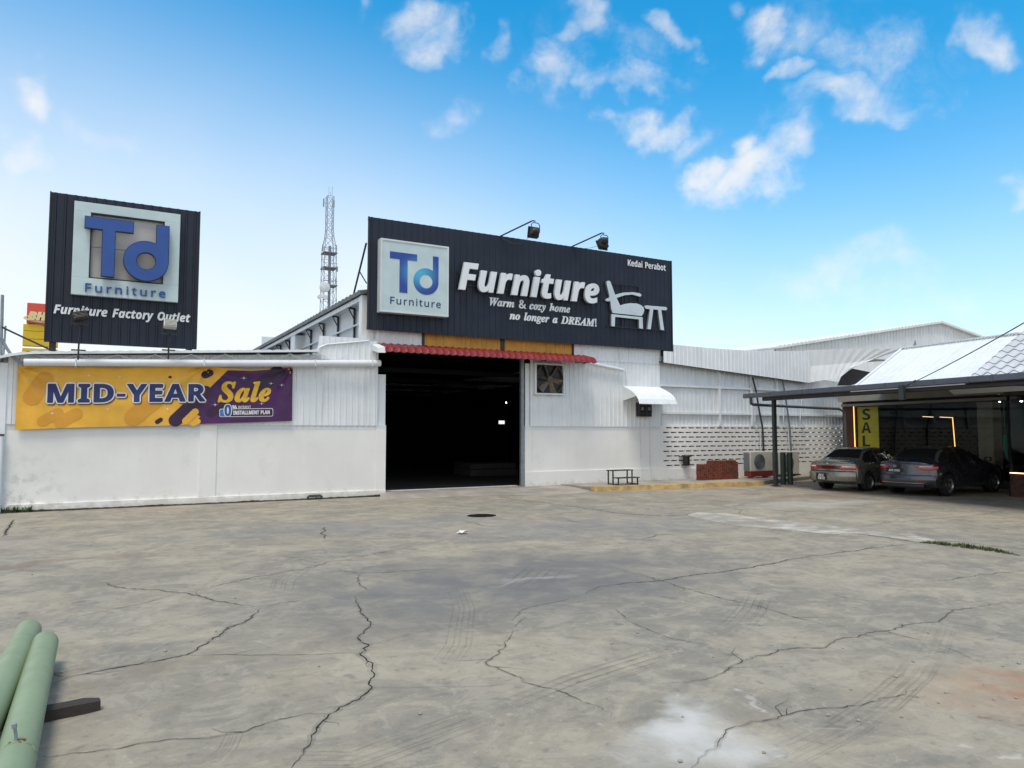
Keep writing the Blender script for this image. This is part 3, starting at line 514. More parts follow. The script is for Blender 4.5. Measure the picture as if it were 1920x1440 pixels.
def glyphs(word, style, h, width=None, ext=.01, offset=0.0, spacing=0.0, shear=0.0, res=5):
    """list of (verts, faces) in a flat x-y frame, cap height h, whole word fitted to width"""
    fnt = GLY[style]; k = h / 480.0; x = 0.0; items = []
    for ch in word:
        adv, loops = fnt[ch]; items.append((x, loops)); x += adv + spacing * 480
    x -= spacing * 480
    sx = 1.0 if width is None else width / (x * k)
    out = []
    for (gx, loops) in items:
        if not loops: continue
        LL = []
        for L in loops:
            q = []
            for i in range(0, len(L), 2):
                px, py = L[i], L[i + 1]
                q.append(((gx + px + shear * py) * k * sx, py * k))
            LL.append(q)
        out.append(curve_mesh(LL, ext, offset, res, True))
    return out
def stand(vs, x0, yp, z0, slope=0.0, nrm=None):
    """flat x-y letters stood up on a wall facing -Y"""
    return [Vector((x0 + p.x, yp - p.z, z0 + p.y + slope * p.x)) for p in vs]
def text_obj(name, word, style, x0, z0, h, width, yp, mats, parent, ext=.01, slope=0.0, each=False, **kw):
    gl = glyphs(word, style, h, width, ext, **kw)
    if each:
        for (vs, fs) in gl:
            mb = MB(); mb.raw(stand(vs, x0, yp - ext, z0, slope), fs); side_slots(mb, len(mats) if isinstance(mats, list) else 1); obj(name, mb, mats, parent)
    else:
        mb = MB()
        for (vs, fs) in gl: mb.raw(stand(vs, x0, yp - ext, z0, slope), fs)
        side_slots(mb, len(mats) if isinstance(mats, list) else 1)
        return obj(name, mb, mats, parent)
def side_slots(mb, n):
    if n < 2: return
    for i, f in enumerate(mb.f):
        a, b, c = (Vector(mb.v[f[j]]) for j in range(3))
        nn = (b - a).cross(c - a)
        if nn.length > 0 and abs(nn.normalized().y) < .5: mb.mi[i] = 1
def arc(cx, cy, r, a0, a1, n): return [(cx + r * math.cos(a0 + (a1 - a0) * i / n), cy + r * math.sin(a0 + (a1 - a0) * i / n)) for i in range(n + 1)]
def td_logo(x0, x1, zt, zb, T, D):
    """outline loops of the joined-up T and d emblem; T=(xl,xr,zt,zbar,sl,sr,zb) D=(xr, stem_l, zt, cx, cz, ro, ri)"""
    xl, xr, zt, zbar, sl, sr, zb = T
    t = [[(xl, zt), (xr, zt), (xr, zbar), (sr, zbar), (sr, zb), (sl, zb), (sl, zbar), (xl, zbar)]]
    xr, sl, zt, cx, cz, ro, ri = D
    a0 = math.acos(max(-1, min(1, (sl - cx) / ro)))
    d = [[(xr, zt), (sl, zt)] + arc(cx, cz, ro, a0, 2 * math.pi, 40) + [(xr, cz)], arc(cx, cz, ri, 0, -2 * math.pi, 28)[:-1]]
    return t, d
# ================================================================== GROUND
def ground_material():
    m = bpy.data.materials.new('yard_concrete'); m.use_nodes = True
    t = NT(m.node_tree); p = t.n['Principled BSDF']
    co = t.add('ShaderNodeTexCoord').outputs['Object']
    big = t.noise(co, .22, 5, .6, .6); mid = t.noise(co, 1.1, 8, .66, .5); fine = t.noise(co, 9.0, 8, .7); grit = t.noise(co, 90.0, 4, .7)
    strk = t.noise(co, .55, 9, .68, 1.2)
    col = t.mix(t.ramp(big, .32, .7), (.255, .240, .200), (.345, .302, .232))
    col = t.mix(t.ramp(mid, .34, .66, 0, .85), col, (.205, .197, .178))
    col = t.mix(t.ramp(strk, .46, .64, 0, .65), col, (.385, .345, .27))
    col = t.mix(t.ramp(fine, .54, .68, 0, .55), col, (.15, .142, .125))
    col = t.mix(t.ramp(fine, .44, .30, 0, .6), col, (.43, .395, .32))
    col = t.mix(t.ramp(grit, .56, .70, 0, .55), col, (.10, .095, .085))
    edge = t.noise(co, 2.6, 12, .74, .8)
    col = t.mix(t.ramp(edge, .50, .56, 0, .30), col, (.43, .395, .325)); col = t.mix(t.ramp(edge, .45, .38, 0, .30), col, (.16, .152, .135))
    lay = t.noise(t.mapv(co, (.8, 3.2, 1), (0, 0, R(8))), 2.2, 9, .7, .4)
    col = t.mix(t.ramp(lay, .55, .66, 0, .24), col, (.155, .148, .136)); col = t.mix(t.ramp(lay, .43, .34, 0, .22), col, (.42, .38, .31))
    col = t.mix(.5, col, t.mix(1.0, col, (.97, .93, .85), 'MULTIPLY'))
    spot = t.noise(co, 3.3, 3, .5); col = t.mix(t.ramp(spot, .66, .72, 0, .5), col, (.13, .122, .108))
    warp = t.vm('MULTIPLY', t.vm('SUBTRACT', t.noisec(co, .9, 6), (.5, .5, .5)), (2.2, 2.2, 0))
    cw = t.vm('ADD', co, warp)
    def blob(px, py, rx, ry, k, colour, inner=.2, brk=True):
        nonlocal col
        c = G(px, py)
        q = t.vm('LENGTH', t.vm('MULTIPLY', t.vm('SUBTRACT', cw, (c.x, c.y, 0)), (1 / rx, 1 / ry, 0)))
        mk = t.ramp(q, 1.0, inner, 0, k)
        if brk: mk = t.math('MULTIPLY', mk, t.ramp(mid, .25, .62, .25, 1.0))
        col = t.mix(mk, col, colour)
    blob(960, 1085, 4.4, 2.6, .95, (.15, .146, .143))
    blob(1090, 1110, 1.8, .9, .5, (.14, .135, .135))
    blob(700, 985, 5.0, 1.6, .6, (.20, .20, .197))
    blob(1120, 985, 4.2, 2.2, .65, (.205, .205, .20))
    blob(250, 1080, 1.8, .8, .45, (.20, .175, .14))
    blob(640, 1190, 1.4, .8, .6, (.18, .165, .14))
    blob(330, 1265, 1.7, .35, .55, (.21, .18, .135))
    blob(1260, 1400, .95, .75, .7, (.60, .59, .56))
    blob(1200, 1345, .55, .28, .75, (.56, .55, .53))
    blob(1010, 1090, .7, .2, .4, (.46, .45, .42))
    blob(1900, 1300, .75, .7, .55, (.40, .27, .17), .0)
    blob(1890, 1290, .25, .28, .5, (.36, .19, .10), .0)
    blob(1900, 1285, .3, .25, .6, (.26, .11, .05))
    blob(1870, 1340, .09, .035, .7, (.20, .09, .04), .2)
    blob(60, 1055, 2.6, .35, .6, (.17, .125, .10))
    blob(20, 1020, 1.6, .5, .6, (.34, .29, .25))
    blob(480, 1410, .45, .25, .5, (.12, .11, .1))
    for (px, py, r) in ((1455, 1310, .10), (1500, 1316, .08), (1320, 1330, .06), (1430, 1420, .1), (1690, 1385, .1), (1760, 1385, .09), (1250, 1218, .06)):
        blob(px, py, r * .8, r * .6, .55, (.58, .56, .52), .1)
    blob(1530, 945, 3.0, .9, .55, (.48, .47, .43))
    blob(1560, 930, 6.0, 1.2, .5, (.18, .135, .095))
    blob(1050, 925, 1.4, .5, .8, (.44, .40, .33))
    t.put(p.inputs['Base Color'], col)
    t.put(p.inputs['Roughness'], t.ramp(mid, .3, .7, .72, .95))
    p.inputs['Specular IOR Level'].default_value = .28
    b = t.add('ShaderNodeBump'); b.inputs['Strength'].default_value = .30; b.inputs['Distance'].default_value = .02
    hgt = t.math('ADD', t.math('MULTIPLY', fine, .6), t.math('MULTIPLY', grit, .4))
    t.put(b.inputs['Height'], hgt); t.l.new(b.outputs[0], p.inputs['Normal'])
    M['yard_concrete'] = m
ground_material()
def smear_material(name, col, amount, sc):
    m = bpy.data.materials.new(name); m.use_nodes = True
    t = NT(m.node_tree); p = t.n['Principled BSDF']
    p.inputs['Base Color'].default_value = (*col, 1); p.inputs['Roughness'].default_value = .9; p.inputs['Specular IOR Level'].default_value = .2
    co = t.add('ShaderNodeTexCoord').outputs['Object']
    a = t.math('MULTIPLY', t.ramp(t.noise(co, sc, 4, .6), .15, .70), t.ramp(t.noise(co, .9, 3), .25, .6))
    t.put(p.inputs['Alpha'], t.math('MULTIPLY', a, amount)); M[name] = m
smear_material('tyre_smear', (.12, .115, .105), .20, 3)
smear_material('crack_dust', (.15, .138, .12), .22, 7)
smear_material('pale_smear', (.52, .49, .43), 1.0, 2.6)

gmb = MB()
for (x0, x1, y0, y1) in ((-500, 700, -300, 900),):
    xs = [x0, -60, -20, -4, 14, 30, 80, x1]; ys = [y0, -40, -4, 8, 24, 60, 150, y1]
    idx = [[gmb.vert((x, y, 0)) for x in xs] for y in ys]
    for j in range(len(ys) - 1):
        for i in range(len(xs) - 1): gmb.face((idx[j][i], idx[j][i + 1], idx[j + 1][i + 1], idx[j + 1][i]))
def densify(pts, step, jit):
    out = []
    for a, b in zip(pts[:-1], pts[1:]):
        n = max(1, int((b - a).length / step)); d = (b - a); nrm = Vector((-d.y, d.x, 0)).normalized()
        for i in range(n):
            q = a.lerp(b, i / n)
            j = (mnoise.noise(q * 3.1) * 1.0 + mnoise.noise(q * 11.0 + Vector((3, 1, 0))) * .5 + mnoise.noise(q * 31.0) * .28) * jit if 0 < i or out else 0
            out.append(q + nrm * j)
    out.append(pts[-1]); return out
def ribbon(mb, pts, wfun, z):
    n = len(pts); prev = None
    for i, p in enumerate(pts):
        t = (pts[min(i + 1, n - 1)] - pts[max(i - 1, 0)]); nn = Vector((-t.y, t.x, 0))
        nn = nn.normalized() if nn.length > 1e-6 else Vector((1, 0, 0))
        wd = wfun(i / max(1, n - 1), i)
        cur = (mb.vert((p.x + nn.x * wd, p.y + nn.y * wd, z)), mb.vert((p.x - nn.x * wd, p.y - nn.y * wd, z)))
        if prev: mb.face((prev[0], prev[1], cur[1], cur[0]))
        prev = cur
L5 = lambda pts: [G(x / 2, 900 + y / 2) for x, y in pts]
L6 = lambda pts: [G(960 + x / 2, 900 + y / 2) for x, y in pts]
CR = [
 (L5([(180, 768), (250, 737), (430, 707), (560, 685), (700, 657), (760, 620), (830, 585), (850, 555), (940, 525), (970, 482)]), .013),
 (L5([(970, 480), (880, 468), (800, 447), (700, 425), (600, 415), (460, 405), (410, 390), (350, 380)]), .010),
 (L5([(970, 480), (1050, 462), (1150, 450)]), .008),
 (L5([(690, 424), (800, 398), (940, 368), (1090, 340), (1170, 327), (1220, 308), (1300, 300), (1420, 275), (1550, 248)]), .007),
 (L5([(650, 432), (560, 458), (450, 480), (300, 510), (160, 540)]), .004),
 (L5([(190, 722), (240, 738)]), .006),
 (L5([(700, 657), (900, 656), (1130, 654), (1350, 652)]), .005),
 (L5([(1370, 625), (1530, 580), (1660, 558)]), .003),
 (L5([(1330, 435), (1330, 475), (1380, 520), (1388, 548), (1340, 590), (1370, 625), (1360, 665), (1388, 690), (1398, 740), (1395, 780), (1340, 825), (1250, 875), (1200, 920), (1160, 975), (1130, 1010), (1100, 1070), (1085, 1110)]), .012),
 (L5([(1230, 880), (1130, 888), (1020, 912), (930, 945), (830, 962), (700, 972), (500, 990), (380, 1012), (250, 1028), (160, 1035)]), .006),
 (L5([(1400, 780), (1600, 778), (1800, 773), (1920, 768)]) + L6([(40, 765)]), .003),
 (L5([(1220, 175), (1210, 200), (1225, 222)]), .013),
 (L5([(1250, 335), (1340, 350), (1440, 348), (1550, 338), (1680, 332)]), .007),
 (L5([(1350, 355), (1335, 380), (1380, 415)]), .007),
 (L5([(1030, 280), (1100, 292), (1200, 312)]), .004),
 (L5([(50, 150), (35, 175), (12, 212)]), .03),
 (L5([(1920, 560), (1905, 600), (1870, 640), (1830, 690), (1920, 735)]) + L6([(40, 760), (130, 783), (210, 797), (290, 835), (370, 885)]), .006),
 (L6([(0, 530), (40, 485), (200, 450), (250, 435)]), .004),
 (L6([(0, 555), (50, 515)]), .004),
 (L6([(250, 435), (330, 400), (460, 383), (560, 378), (700, 355), (830, 338), (950, 318), (1100, 290), (1260, 268), (1400, 250), (1520, 238)]), .012),
 (L6([(420, 340), (560, 378), (680, 415), (800, 447), (940, 478), (1060, 515), (1190, 545), (1260, 552)]), .006),
 (L6([(540, 765), (720, 755), (800, 715), (850, 690), (900, 665), (1000, 638), (1160, 625), (1220, 600), (1370, 572), (1470, 548), (1600, 532), (1630, 500), (1740, 475), (1860, 457), (1920, 460)]), .0075),
 (L6([(1330, 558), (1400, 568), (1490, 592), (1540, 603)]), .007),
 (L6([(1630, 630), (1720, 670)]), .004),
 (L6([(1640, 532), (1780, 560), (1850, 585)]), .004),
 (L6([(670, 1090), (720, 1040), (760, 1010), (770, 970), (800, 940), (870, 920), (1000, 890), (1060, 875), (1200, 855), (1330, 830), (1440, 810), (1520, 783)]), .006),
 (L6([(-60, 60), (0, 72), (200, 95), (400, 125), (560, 135), (650, 132), (690, 120)]), .014),
 (L6([(500, 195), (550, 205), (620, 203)]), .010), (L6([(490, 222), (550, 206)]), .010),
 (L6([(740, 90), (860, 112), (850, 125), (760, 130)]), .008),
 (L6([(1280, 178), (1400, 160), (1600, 145), (1760, 130), (1860, 110)]), .010),
 (L6([(730, 152), (860, 175), (1060, 192), (1200, 205), (1290, 198)]), .008),
 (L6([(1280, 200), (1400, 215), (1540, 237)]), .02),
 (L6([(1440, 205), (1520, 225), (1700, 235), (1920, 262)]), .008),
 (L6([(1580, 385), (1700, 365), (1820, 350), (1920, 340)]), .006),
 (L6([(1640, 395), (1780, 420), (1920, 440)]), .003),
 (L6([(390, 485), (425, 520)]), .004), (L6([(430, 530), (500, 555), (590, 590), (740, 620)]), .004),
 (L6([(850, 785), (960, 850), (1040, 880)]), .0025),
 (L6([(200, 148), (250, 160)]), .010),
 (L6([(-180, 155), (-110, 170), (-60, 178)]), .010),
]
for pts, wd in CR:
    pp = densify(pts, .03, .055 if wd > .004 else .03)
    seed = random.random() * 50
    def wf(t, i, wd=wd, seed=seed):
        k = .62 + .75 * mnoise.noise(Vector((i * .31 + seed, 0, 0))) + .4 * mnoise.noise(Vector((i * 1.7 + seed, 3, 0)))
        return max(.0006, wd * (.46 + .018 * pts[0].length) * k * (1 if wd > .009 or mnoise.noise(Vector((i * .11 + seed, 9, 0))) > -.22 else .12) * min(1, 5 * t + .15, 5 * (1 - t) + .15))
    gmb.slot(1); ribbon(gmb, pp, wf, .004)
    if wd > .0035:
        gmb.slot(4); ribbon(gmb, pp, lambda t, i, wd=wd: (wd * 2.2 + .010) * (.8 + .5 * mnoise.noise(Vector((i * .09, 7, seed)))) * min(1, 5 * t + .1, 5 * (1 - t) + .1), .0015)
        for _ in range(int(len(pp) / 38)):              # hairline side branches
            k = random.randrange(3, len(pp) - 3); tt = (pp[k + 2] - pp[k - 2]).normalized(); sd_ = random.choice((-1, 1)); an = R(random.uniform(25, 70)) * sd_
            dv = Vector((tt.x * math.cos(an) - tt.y * math.sin(an), tt.x * math.sin(an) + tt.y * math.cos(an), 0)); ln = random.uniform(.12, .5)
            hb = densify([pp[k], pp[k] + dv * ln * .5 + Vector((random.uniform(-.05, .05), random.uniform(-.05, .05), 0)), pp[k] + dv * ln], .03, .02)
            gmb.slot(1); ribbon(gmb, hb, lambda t, i: .0022 * (1 - t) + .0006, .0042)
        for _ in range(int(len(pp) / 16)):              # chipped edges
            k = random.randrange(2, len(pp) - 2); r_ = wd * random.uniform(.4, .95); c = pp[k] + Vector((random.uniform(-wd, wd), random.uniform(-wd, wd), 0)); o_ = len(gmb.v); m_ = random.randrange(5, 8)
            gmb.v += [(c.x + r_ * random.uniform(.6, 1.5) * math.cos(6.283 * q / m_), c.y + r_ * random.uniform(.5, 1.1) * math.sin(6.283 * q / m_), .0044) for q in range(m_)]; gmb.slot(1); gmb.face(list(range(o_, o_ + m_)))
# tyre tracks: bands of thin rubber lines
def track(pts, width, n, wd):
    n = int(n * 1.3)
    base_pts = densify(pts, .12, .004)
    for k in range(n):
        o = (k / (n - 1) - .5 + random.uniform(-.06, .06)) * width; q = []
        for i, p in enumerate(base_pts):
            t = base_pts[min(i + 1, len(base_pts) - 1)] - base_pts[max(i - 1, 0)]; nn = Vector((-t.y, t.x, 0)).normalized()
            q.append(p + nn * o)
        gmb.slot(2); ribbon(gmb, q, lambda t, i: wd * (.8 + .3 * mnoise.noise(Vector((i * .12, k, 0)))) * min(1, 4 * t + .1, 4 * (1 - t) + .1), .0028 + .0001 * k)
track(L6([(980, 1070), (1120, 1000), (1270, 925), (1400, 835), (1510, 740), (1580, 640), (1625, 530)]), .24, 6, .012)
track(L6([(-60, 880), (100, 815), (250, 755), (420, 700), (600, 645)]), .34, 7, .012)
track(L6([(-900, 1060)]) + L5([(1330, 1060), (1600, 960), (1860, 865)]), .26, 5, .010)
track(L6([(780, 590), (850, 545), (900, 490), (930, 425)]), .30, 5, .012)
track(L6([(0, 410), (60, 380), (120, 330)]), .5, 4, .02)
track(L5([(1040, 440), (1060, 380), (1140, 320)]), .26, 4, .012)
track(L5([(1660, 700), (1720, 620), (1740, 480), (1710, 400)]), .22, 4, .010)
track(L5([(800, 1060), (850, 1010), (880, 950)]), .10, 4, .012)
# pale cement patch round the drain
patch = L6([(690, 122), (820, 126), (900, 140), (1040, 155), (1240, 178), (1420, 196), (1540, 214), (1600, 228), (1540, 236), (1400, 213), (1280, 200), (1220, 205), (1060, 192), (860, 174), (740, 152), (650, 134)])
pv = densify(patch + [patch[0]], .25, .05)[:-1]
gmb.slot(3); o_ = len(gmb.v); gmb.v += [(p.x, p.y, .002) for p in pv]; gmb.face(list(range(o_, o_ + len(pv))))
go = obj('ground', gmb, ['yard_concrete', 'crack', 'tyre_smear', 'pale_smear', 'crack_dust']); tag(go, kind='structure')

# kerb and the raised apron along the wall on the right of the doorway
KH = .15
ka = G(1115, 922); kb = G(1458, 909); kb = Vector((20.35, kb.y, 0))
kerb = MB(); n = 26
for i in range(n):
    a = ka.lerp(kb, i / n); b = ka.lerp(kb, (i + 1) / n - .0006); j = random.uniform(-.012, .012)
    kerb.hexa([(a.x, a.y + j, 0), (b.x, b.y + j, 0), (b.x, b.y + .2, 0), (a.x, a.y + .2, 0), (a.x, a.y + j + .025, KH + random.uniform(-.012, .008)), (b.x, b.y + j + .025, KH + random.uniform(-.012, .008)), (b.x, b.y + .2, KH), (a.x, a.y + .2, KH)])
tag(obj('kerb', kerb, 'kerb_yellow'), kind='structure')
ap = MB(); ap.hexa([(ka.x + .05, ka.y + .2, -.02), (kb.x, kb.y + .2, -.02), (kb.x + 7.5, Y0 + .02, -.02), (ka.x - .2, Y0 + .02, -.02), (ka.x + .05, ka.y + .2, KH - .02), (kb.x, kb.y + .2, KH - .02), (kb.x + 7.5, Y0 + .02, KH - .02), (ka.x - .2, Y0 + .02, KH - .01)])
tag(obj('apron', ap, 'apron'), kind='structure')
# ramp up to the doorway
DXL, DXR = FX(722, 930), FX(984, 912)
rp = MB(); dxl, dxr = DXL - .02, ka.x - .2
front = [G(712, 938), G(800, 934), G(900, 930), G(1000, 928), G(1080, 926), G(1112, 922)]
top = [(dxl + (dxr - dxl) * i / 5) for i in range(6)]
vs = []
for i in range(6):
    f = front[i]; vs += [(f.x, f.y, .004), (top[i] * .4 + f.x * .6, f.y * .4 + (Y0 - .2) * .6, .085), (top[i], Y0 + .35, .115 if i < 5 else .13), (top[i], Y0 + .35, -.05), (f.x, f.y, -.05)]
fs = []
for i in range(5):
    for k in range(4): fs.append((5 * i + k, 5 * i + 5 + k, 5 * i + 6 + k, 5 * i + 1 + k))
fs += [(0, 1, 2, 3, 4), (29, 28, 27, 26, 25)]
rp.raw(vs, fs); tag(obj('ramp', rp, 'apron'), kind='structure')

# ================================================================== WAREHOUSE
XL, XM0, XR = FX(8, 962) - .15, DXL, FX(1240, 905)
ZD = FZ(722, 797)                       # top of the plastered wall
wh = thing('warehouse', 'long white warehouse with plastered lower wall, ribbed metal cladding and a wide dark doorway', 'building', (DXL, Y0, 0))
mw = MB()
mw.box(XL, DXL, Y0, Y0 + .2, -.05, ZD - .14)
obj('masonry_wall', mw, 'cream_paint', wh)
mw = MB(); mw.box(XL, DXL + .004, Y0 - .004, Y0 + .2, ZD - .14, ZD, 0); 
obj('wall_band', mw, 'blue_white_paint', wh)
mw = MB(); mw.box(DXR, XR, Y0 - .004, Y0 + .2, ZD - .14, ZD)
obj('wall_band', mw, 'blue_white_paint', wh)
mw = MB(); mw.box(DXR, XR, Y0, Y0 + .2, -.05, ZD - .14); obj('masonry_wall', mw, 'cream_paint', wh)
mw = MB(); mw.box(XL - .01, DXL + .006, Y0 - .05, Y0, -.03, .19, .012); obj('plinth', mw, 'cream_paint', wh)
mw = MB(); mw.box(DXR, XR - .003, Y0 - .045, Y0, -.03, .585, .012); obj('plinth', mw, 'cream_paint', wh)
PLX = FX(375, 800)
mw = MB(); mw.box(PLX, PLX + .42, Y0 - .025, Y0, .19, ZD - .002, .008); obj('pilaster', mw, 'cream_paint', wh)
mw = MB(); mw.box(DXL - .30, DXL + .003, Y0 - .022, Y0, .19, ZD - .145, .008); obj('pilaster', mw, 'cream_paint', wh)
mw = MB(); mw.box(DXR, DXR + .25, Y0 - .022, Y0, .585, ZD - .145, .008); obj('pilaster', mw, 'cream_paint', wh)
# cladding left of the doorway
XJ = FX(708, 720)
ZRL = lambda x: FZ(100, 664) + (FZ(590, 664) - FZ(100, 664)) * (x - FX(100, 664)) / (FX(590, 664) - FX(100, 664))
mb = MB(); mb.corr(XL + .1, XJ, ZD - .02, lambda x: ZRL(x) - .02 if x < 5.2 else 4.62, Y0 - .02, .175, .02, .2); obj('cladding', mb, 'white_sheet', wh)
mb = MB(); mb.box(XJ - .02, DXL, Y0 + .06, Y0 + .12, ZD, FZ(715, 702, .06)); obj('jamb_panel', mb, 'white_sheet', wh)
mb = MB(); mb.box(XL - .06, XL + .1, Y0 - .05, Y0 + .1, -.02, ZRL(XL) - .2, .01); obj('corner_trim', mb, 'white_sheet', wh)
# lean-to roof over the left wing with its lattice girder
ZTL = FZ(100, 659, -.35); ZTR = FZ(592, 656, -.35)
xa, xb = XL - .25, FX(600, 656, -.35)
def zt(x): return ZTL + (ZTR - ZTL) * (x - FX(100, 659, -.35)) / (FX(592, 656, -.35) - FX(100, 659, -.35))
mb = MB()
nx = 60
for i in range(nx + 1):
    x = xa + (xb - xa) * i / nx; k = .018 * (i % 2)
    drop = -.16 * max(0, (xa + .9 - x) / .9) ** 2
    mb.vert((x, Y0 - .35, zt(x) + k + drop)); mb.vert((x, Y0 + 16, zt(x) + .95 + k)); mb.vert((x, Y0 + 16, zt(x) + .90)); mb.vert((x, Y0 - .35, zt(x) - .055 + drop))
for i in range(nx):
    a = 4 * i; b = a + 4
    for k in range(4): mb.face((a + k, b + k, b + (k + 1) % 4, a + (k + 1) % 4))
mb.face((0, 1, 2, 3)); mb.face((4 * nx + 3, 4 * nx + 2, 4 * nx + 1, 4 * nx))
obj('lean_to_roof', mb, 'white_sheet', wh)
mb = MB(); x = xa + .9; k = 0
while x < xb + .5:
    z0 = FZ(300, 674, -.18) - .02 + .04 * (x - FX(300, 674)); z1 = min(zt(x), zt(xb)) - .07
    mb.bar((x, Y0 - .18, z0 if k % 2 else z1), (x + .42, Y0 - .18, z1 if k % 2 else z0), .022, .022); x += .42; k += 1
obj('lattice_girder', mb, 'pipe_white', wh)
# small stepped piece of cladding between lean-to and sign
mb = MB(); mb.corr(FX(600, 655), FX(700, 640) + .12, FZ(640, 676), lambda x: FZ(600, 648) + (FZ(692, 640) - FZ(600, 648)) * min(1, max(0, (x - FX(600, 648)) / (FX(692, 640) - FX(600, 648)))), Y0 - .12, .175, .02, .2); obj('cladding', mb, 'white_sheet', wh)
mb = MB(); mb.tube([(FX(592, 662, -.14), Y0 - .14, FZ(592, 662, -.14)), (FX(598, 652, -.14), Y0 - .14, FZ(598, 652, -.14)), (FX(612, 646, -.14), Y0 - .14, FZ(612, 646, -.14)), (FX(692, 639, -.14), Y0 - .14, FZ(692, 639, -.14))], .03, 6); obj('flashing', mb, 'pipe_white', wh)
# front over the doorway, below the signboard
SX0, SX1, SZ0, SZ1 = FX(688, 618, -.22), FX(1259, 575, -.22), FZ(688, 618, -.22), FZ(688, 406, -.22)
ZLN = FZ(850, 658)                      # lintel
mb = MB(); mb.corr(XJ - .1, FX(790, 640), ZLN, SZ0 + .9, Y0 - .03, .19, .02, .2); obj('cladding', mb, 'white_sheet', wh)
ya0, ya1, ya2, ya3 = FX(795, 640), FX(938, 650), FX(945, 650), FX(1072, 658)
for (a, b) in ((ya0, ya1), (ya2, ya3)):
    mb = MB(); mb.corr(a, b, ZLN, SZ0 + .9, Y0 - .012, .19, .02, .24); obj('amber_panel', mb, 'amber_sheet', wh)
for (a, b) in ((FX(790, 640), ya0), (ya1, ya2), (ya3, FX(1075, 658))):
    mb = MB(); mb.box(a, b, Y0 - .05, Y0 + .02, ZLN, SZ0 + .9); obj('mullion', mb, 'dark_steel', wh)
# right of the doorway
mb = MB(); mb.corr(FX(1075, 658), XR, FZ(1180, 680), SZ0 + .9, Y0 - .045, .185, .02, .2); obj('cladding', mb, 'white_sheet', wh)
mb = MB(); mb.corr(DXR + .2, XR, ZD - .02, FZ(1180, 680) + .05, Y0 - .02, .185, .022, .22); obj('cladding', mb, 'white_sheet', wh)
mb = MB(); mb.corr(FX(985, 690), DXR + .2, ZD - .01, FZ(985, 681), Y0 + .012, .3, .006, .5); obj('cladding', mb, 'white_sheet', wh)
mb = MB(); mb.box(FX(978, 700), DXR, Y0 + .02, Y0 + .14, .1, ZLN + .05, .01); mb.box(FX(978, 700) - .02, DXR + .01, Y0 - .012, Y0 + .02, .1, ZD, .004); obj('door_post', mb, 'galv', wh)
mb = MB(); mb.box(XJ - .1, FX(985, 681), Y0 + .02, Y0 + .2, ZLN - .05, ZLN + .1); obj('lintel', mb, 'dark_steel', wh)
mb = MB(); mb.box(DXL + .01, FX(978, 912), Y0 + .3, Y0 + .36, .09, .135); obj('threshold', mb, 'cream_paint', wh)
# the dark hall inside
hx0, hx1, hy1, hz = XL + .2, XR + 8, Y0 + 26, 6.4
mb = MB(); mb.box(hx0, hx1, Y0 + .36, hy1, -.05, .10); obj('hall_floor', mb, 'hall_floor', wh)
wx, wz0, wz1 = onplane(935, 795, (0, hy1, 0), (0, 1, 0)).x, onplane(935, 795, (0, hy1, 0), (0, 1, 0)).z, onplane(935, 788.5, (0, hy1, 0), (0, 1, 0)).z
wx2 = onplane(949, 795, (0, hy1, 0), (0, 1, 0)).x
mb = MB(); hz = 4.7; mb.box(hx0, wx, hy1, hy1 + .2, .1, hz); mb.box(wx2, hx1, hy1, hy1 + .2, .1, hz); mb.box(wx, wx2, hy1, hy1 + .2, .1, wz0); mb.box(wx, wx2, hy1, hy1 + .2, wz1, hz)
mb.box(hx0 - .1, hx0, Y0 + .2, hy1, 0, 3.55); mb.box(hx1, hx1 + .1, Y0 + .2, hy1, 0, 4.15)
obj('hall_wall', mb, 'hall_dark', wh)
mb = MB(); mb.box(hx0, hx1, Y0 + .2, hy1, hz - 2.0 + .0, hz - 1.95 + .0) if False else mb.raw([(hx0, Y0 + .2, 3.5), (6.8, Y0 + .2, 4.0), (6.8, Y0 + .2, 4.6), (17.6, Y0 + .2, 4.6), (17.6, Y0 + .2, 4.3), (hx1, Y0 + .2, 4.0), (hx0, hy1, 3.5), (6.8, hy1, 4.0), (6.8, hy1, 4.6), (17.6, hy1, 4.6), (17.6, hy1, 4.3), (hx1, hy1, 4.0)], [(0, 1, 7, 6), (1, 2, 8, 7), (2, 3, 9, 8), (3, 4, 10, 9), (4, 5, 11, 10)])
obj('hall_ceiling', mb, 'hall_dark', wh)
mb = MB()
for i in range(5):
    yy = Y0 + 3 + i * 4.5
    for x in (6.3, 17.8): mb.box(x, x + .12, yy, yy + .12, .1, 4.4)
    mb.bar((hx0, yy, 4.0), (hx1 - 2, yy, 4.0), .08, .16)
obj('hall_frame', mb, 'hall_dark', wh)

# tall middle bay behind the signboard
CX = SX0 + .35                          # its left side wall
cz0, cz1 = 4.3, FZ(672, 545) * 1.0
def SL(x, y, xx): p = onplane(x, y, (xx, 0, 0), (1, 0, 0)); return p.y, p.z
EX = SX0 - .05                          # eave line
zE = 6.02
yb = Y0 + 18.5
mb = MB(); mb.box(CX, CX + .1, Y0 + .3, yb, 4.0, zE + .2); obj('clerestory_wall', mb, 'white_sheet_old', wh)
mb = MB(); nx = 90
for i in range(nx + 1):
    y = Y0 - .05 + (yb - Y0) * i / nx; k = .05 * (i % 2)
    mb.vert((EX - .12, y, zE + k)); mb.vert((EX + 5.1, y, zE + 1.0 + k)); mb.vert((EX + 10.3, y, zE + k)); mb.vert((EX + 10.3, y, zE - .1)); mb.vert((EX + 5.1, y, zE + .88)); mb.vert((EX - .12, y, zE - .10))
for i in range(nx):
    for k in range(6): mb.face((6 * i + k, 6 * i + (k + 1) % 6, 6 * i + 6 + (k + 1) % 6, 6 * i + 6 + k))
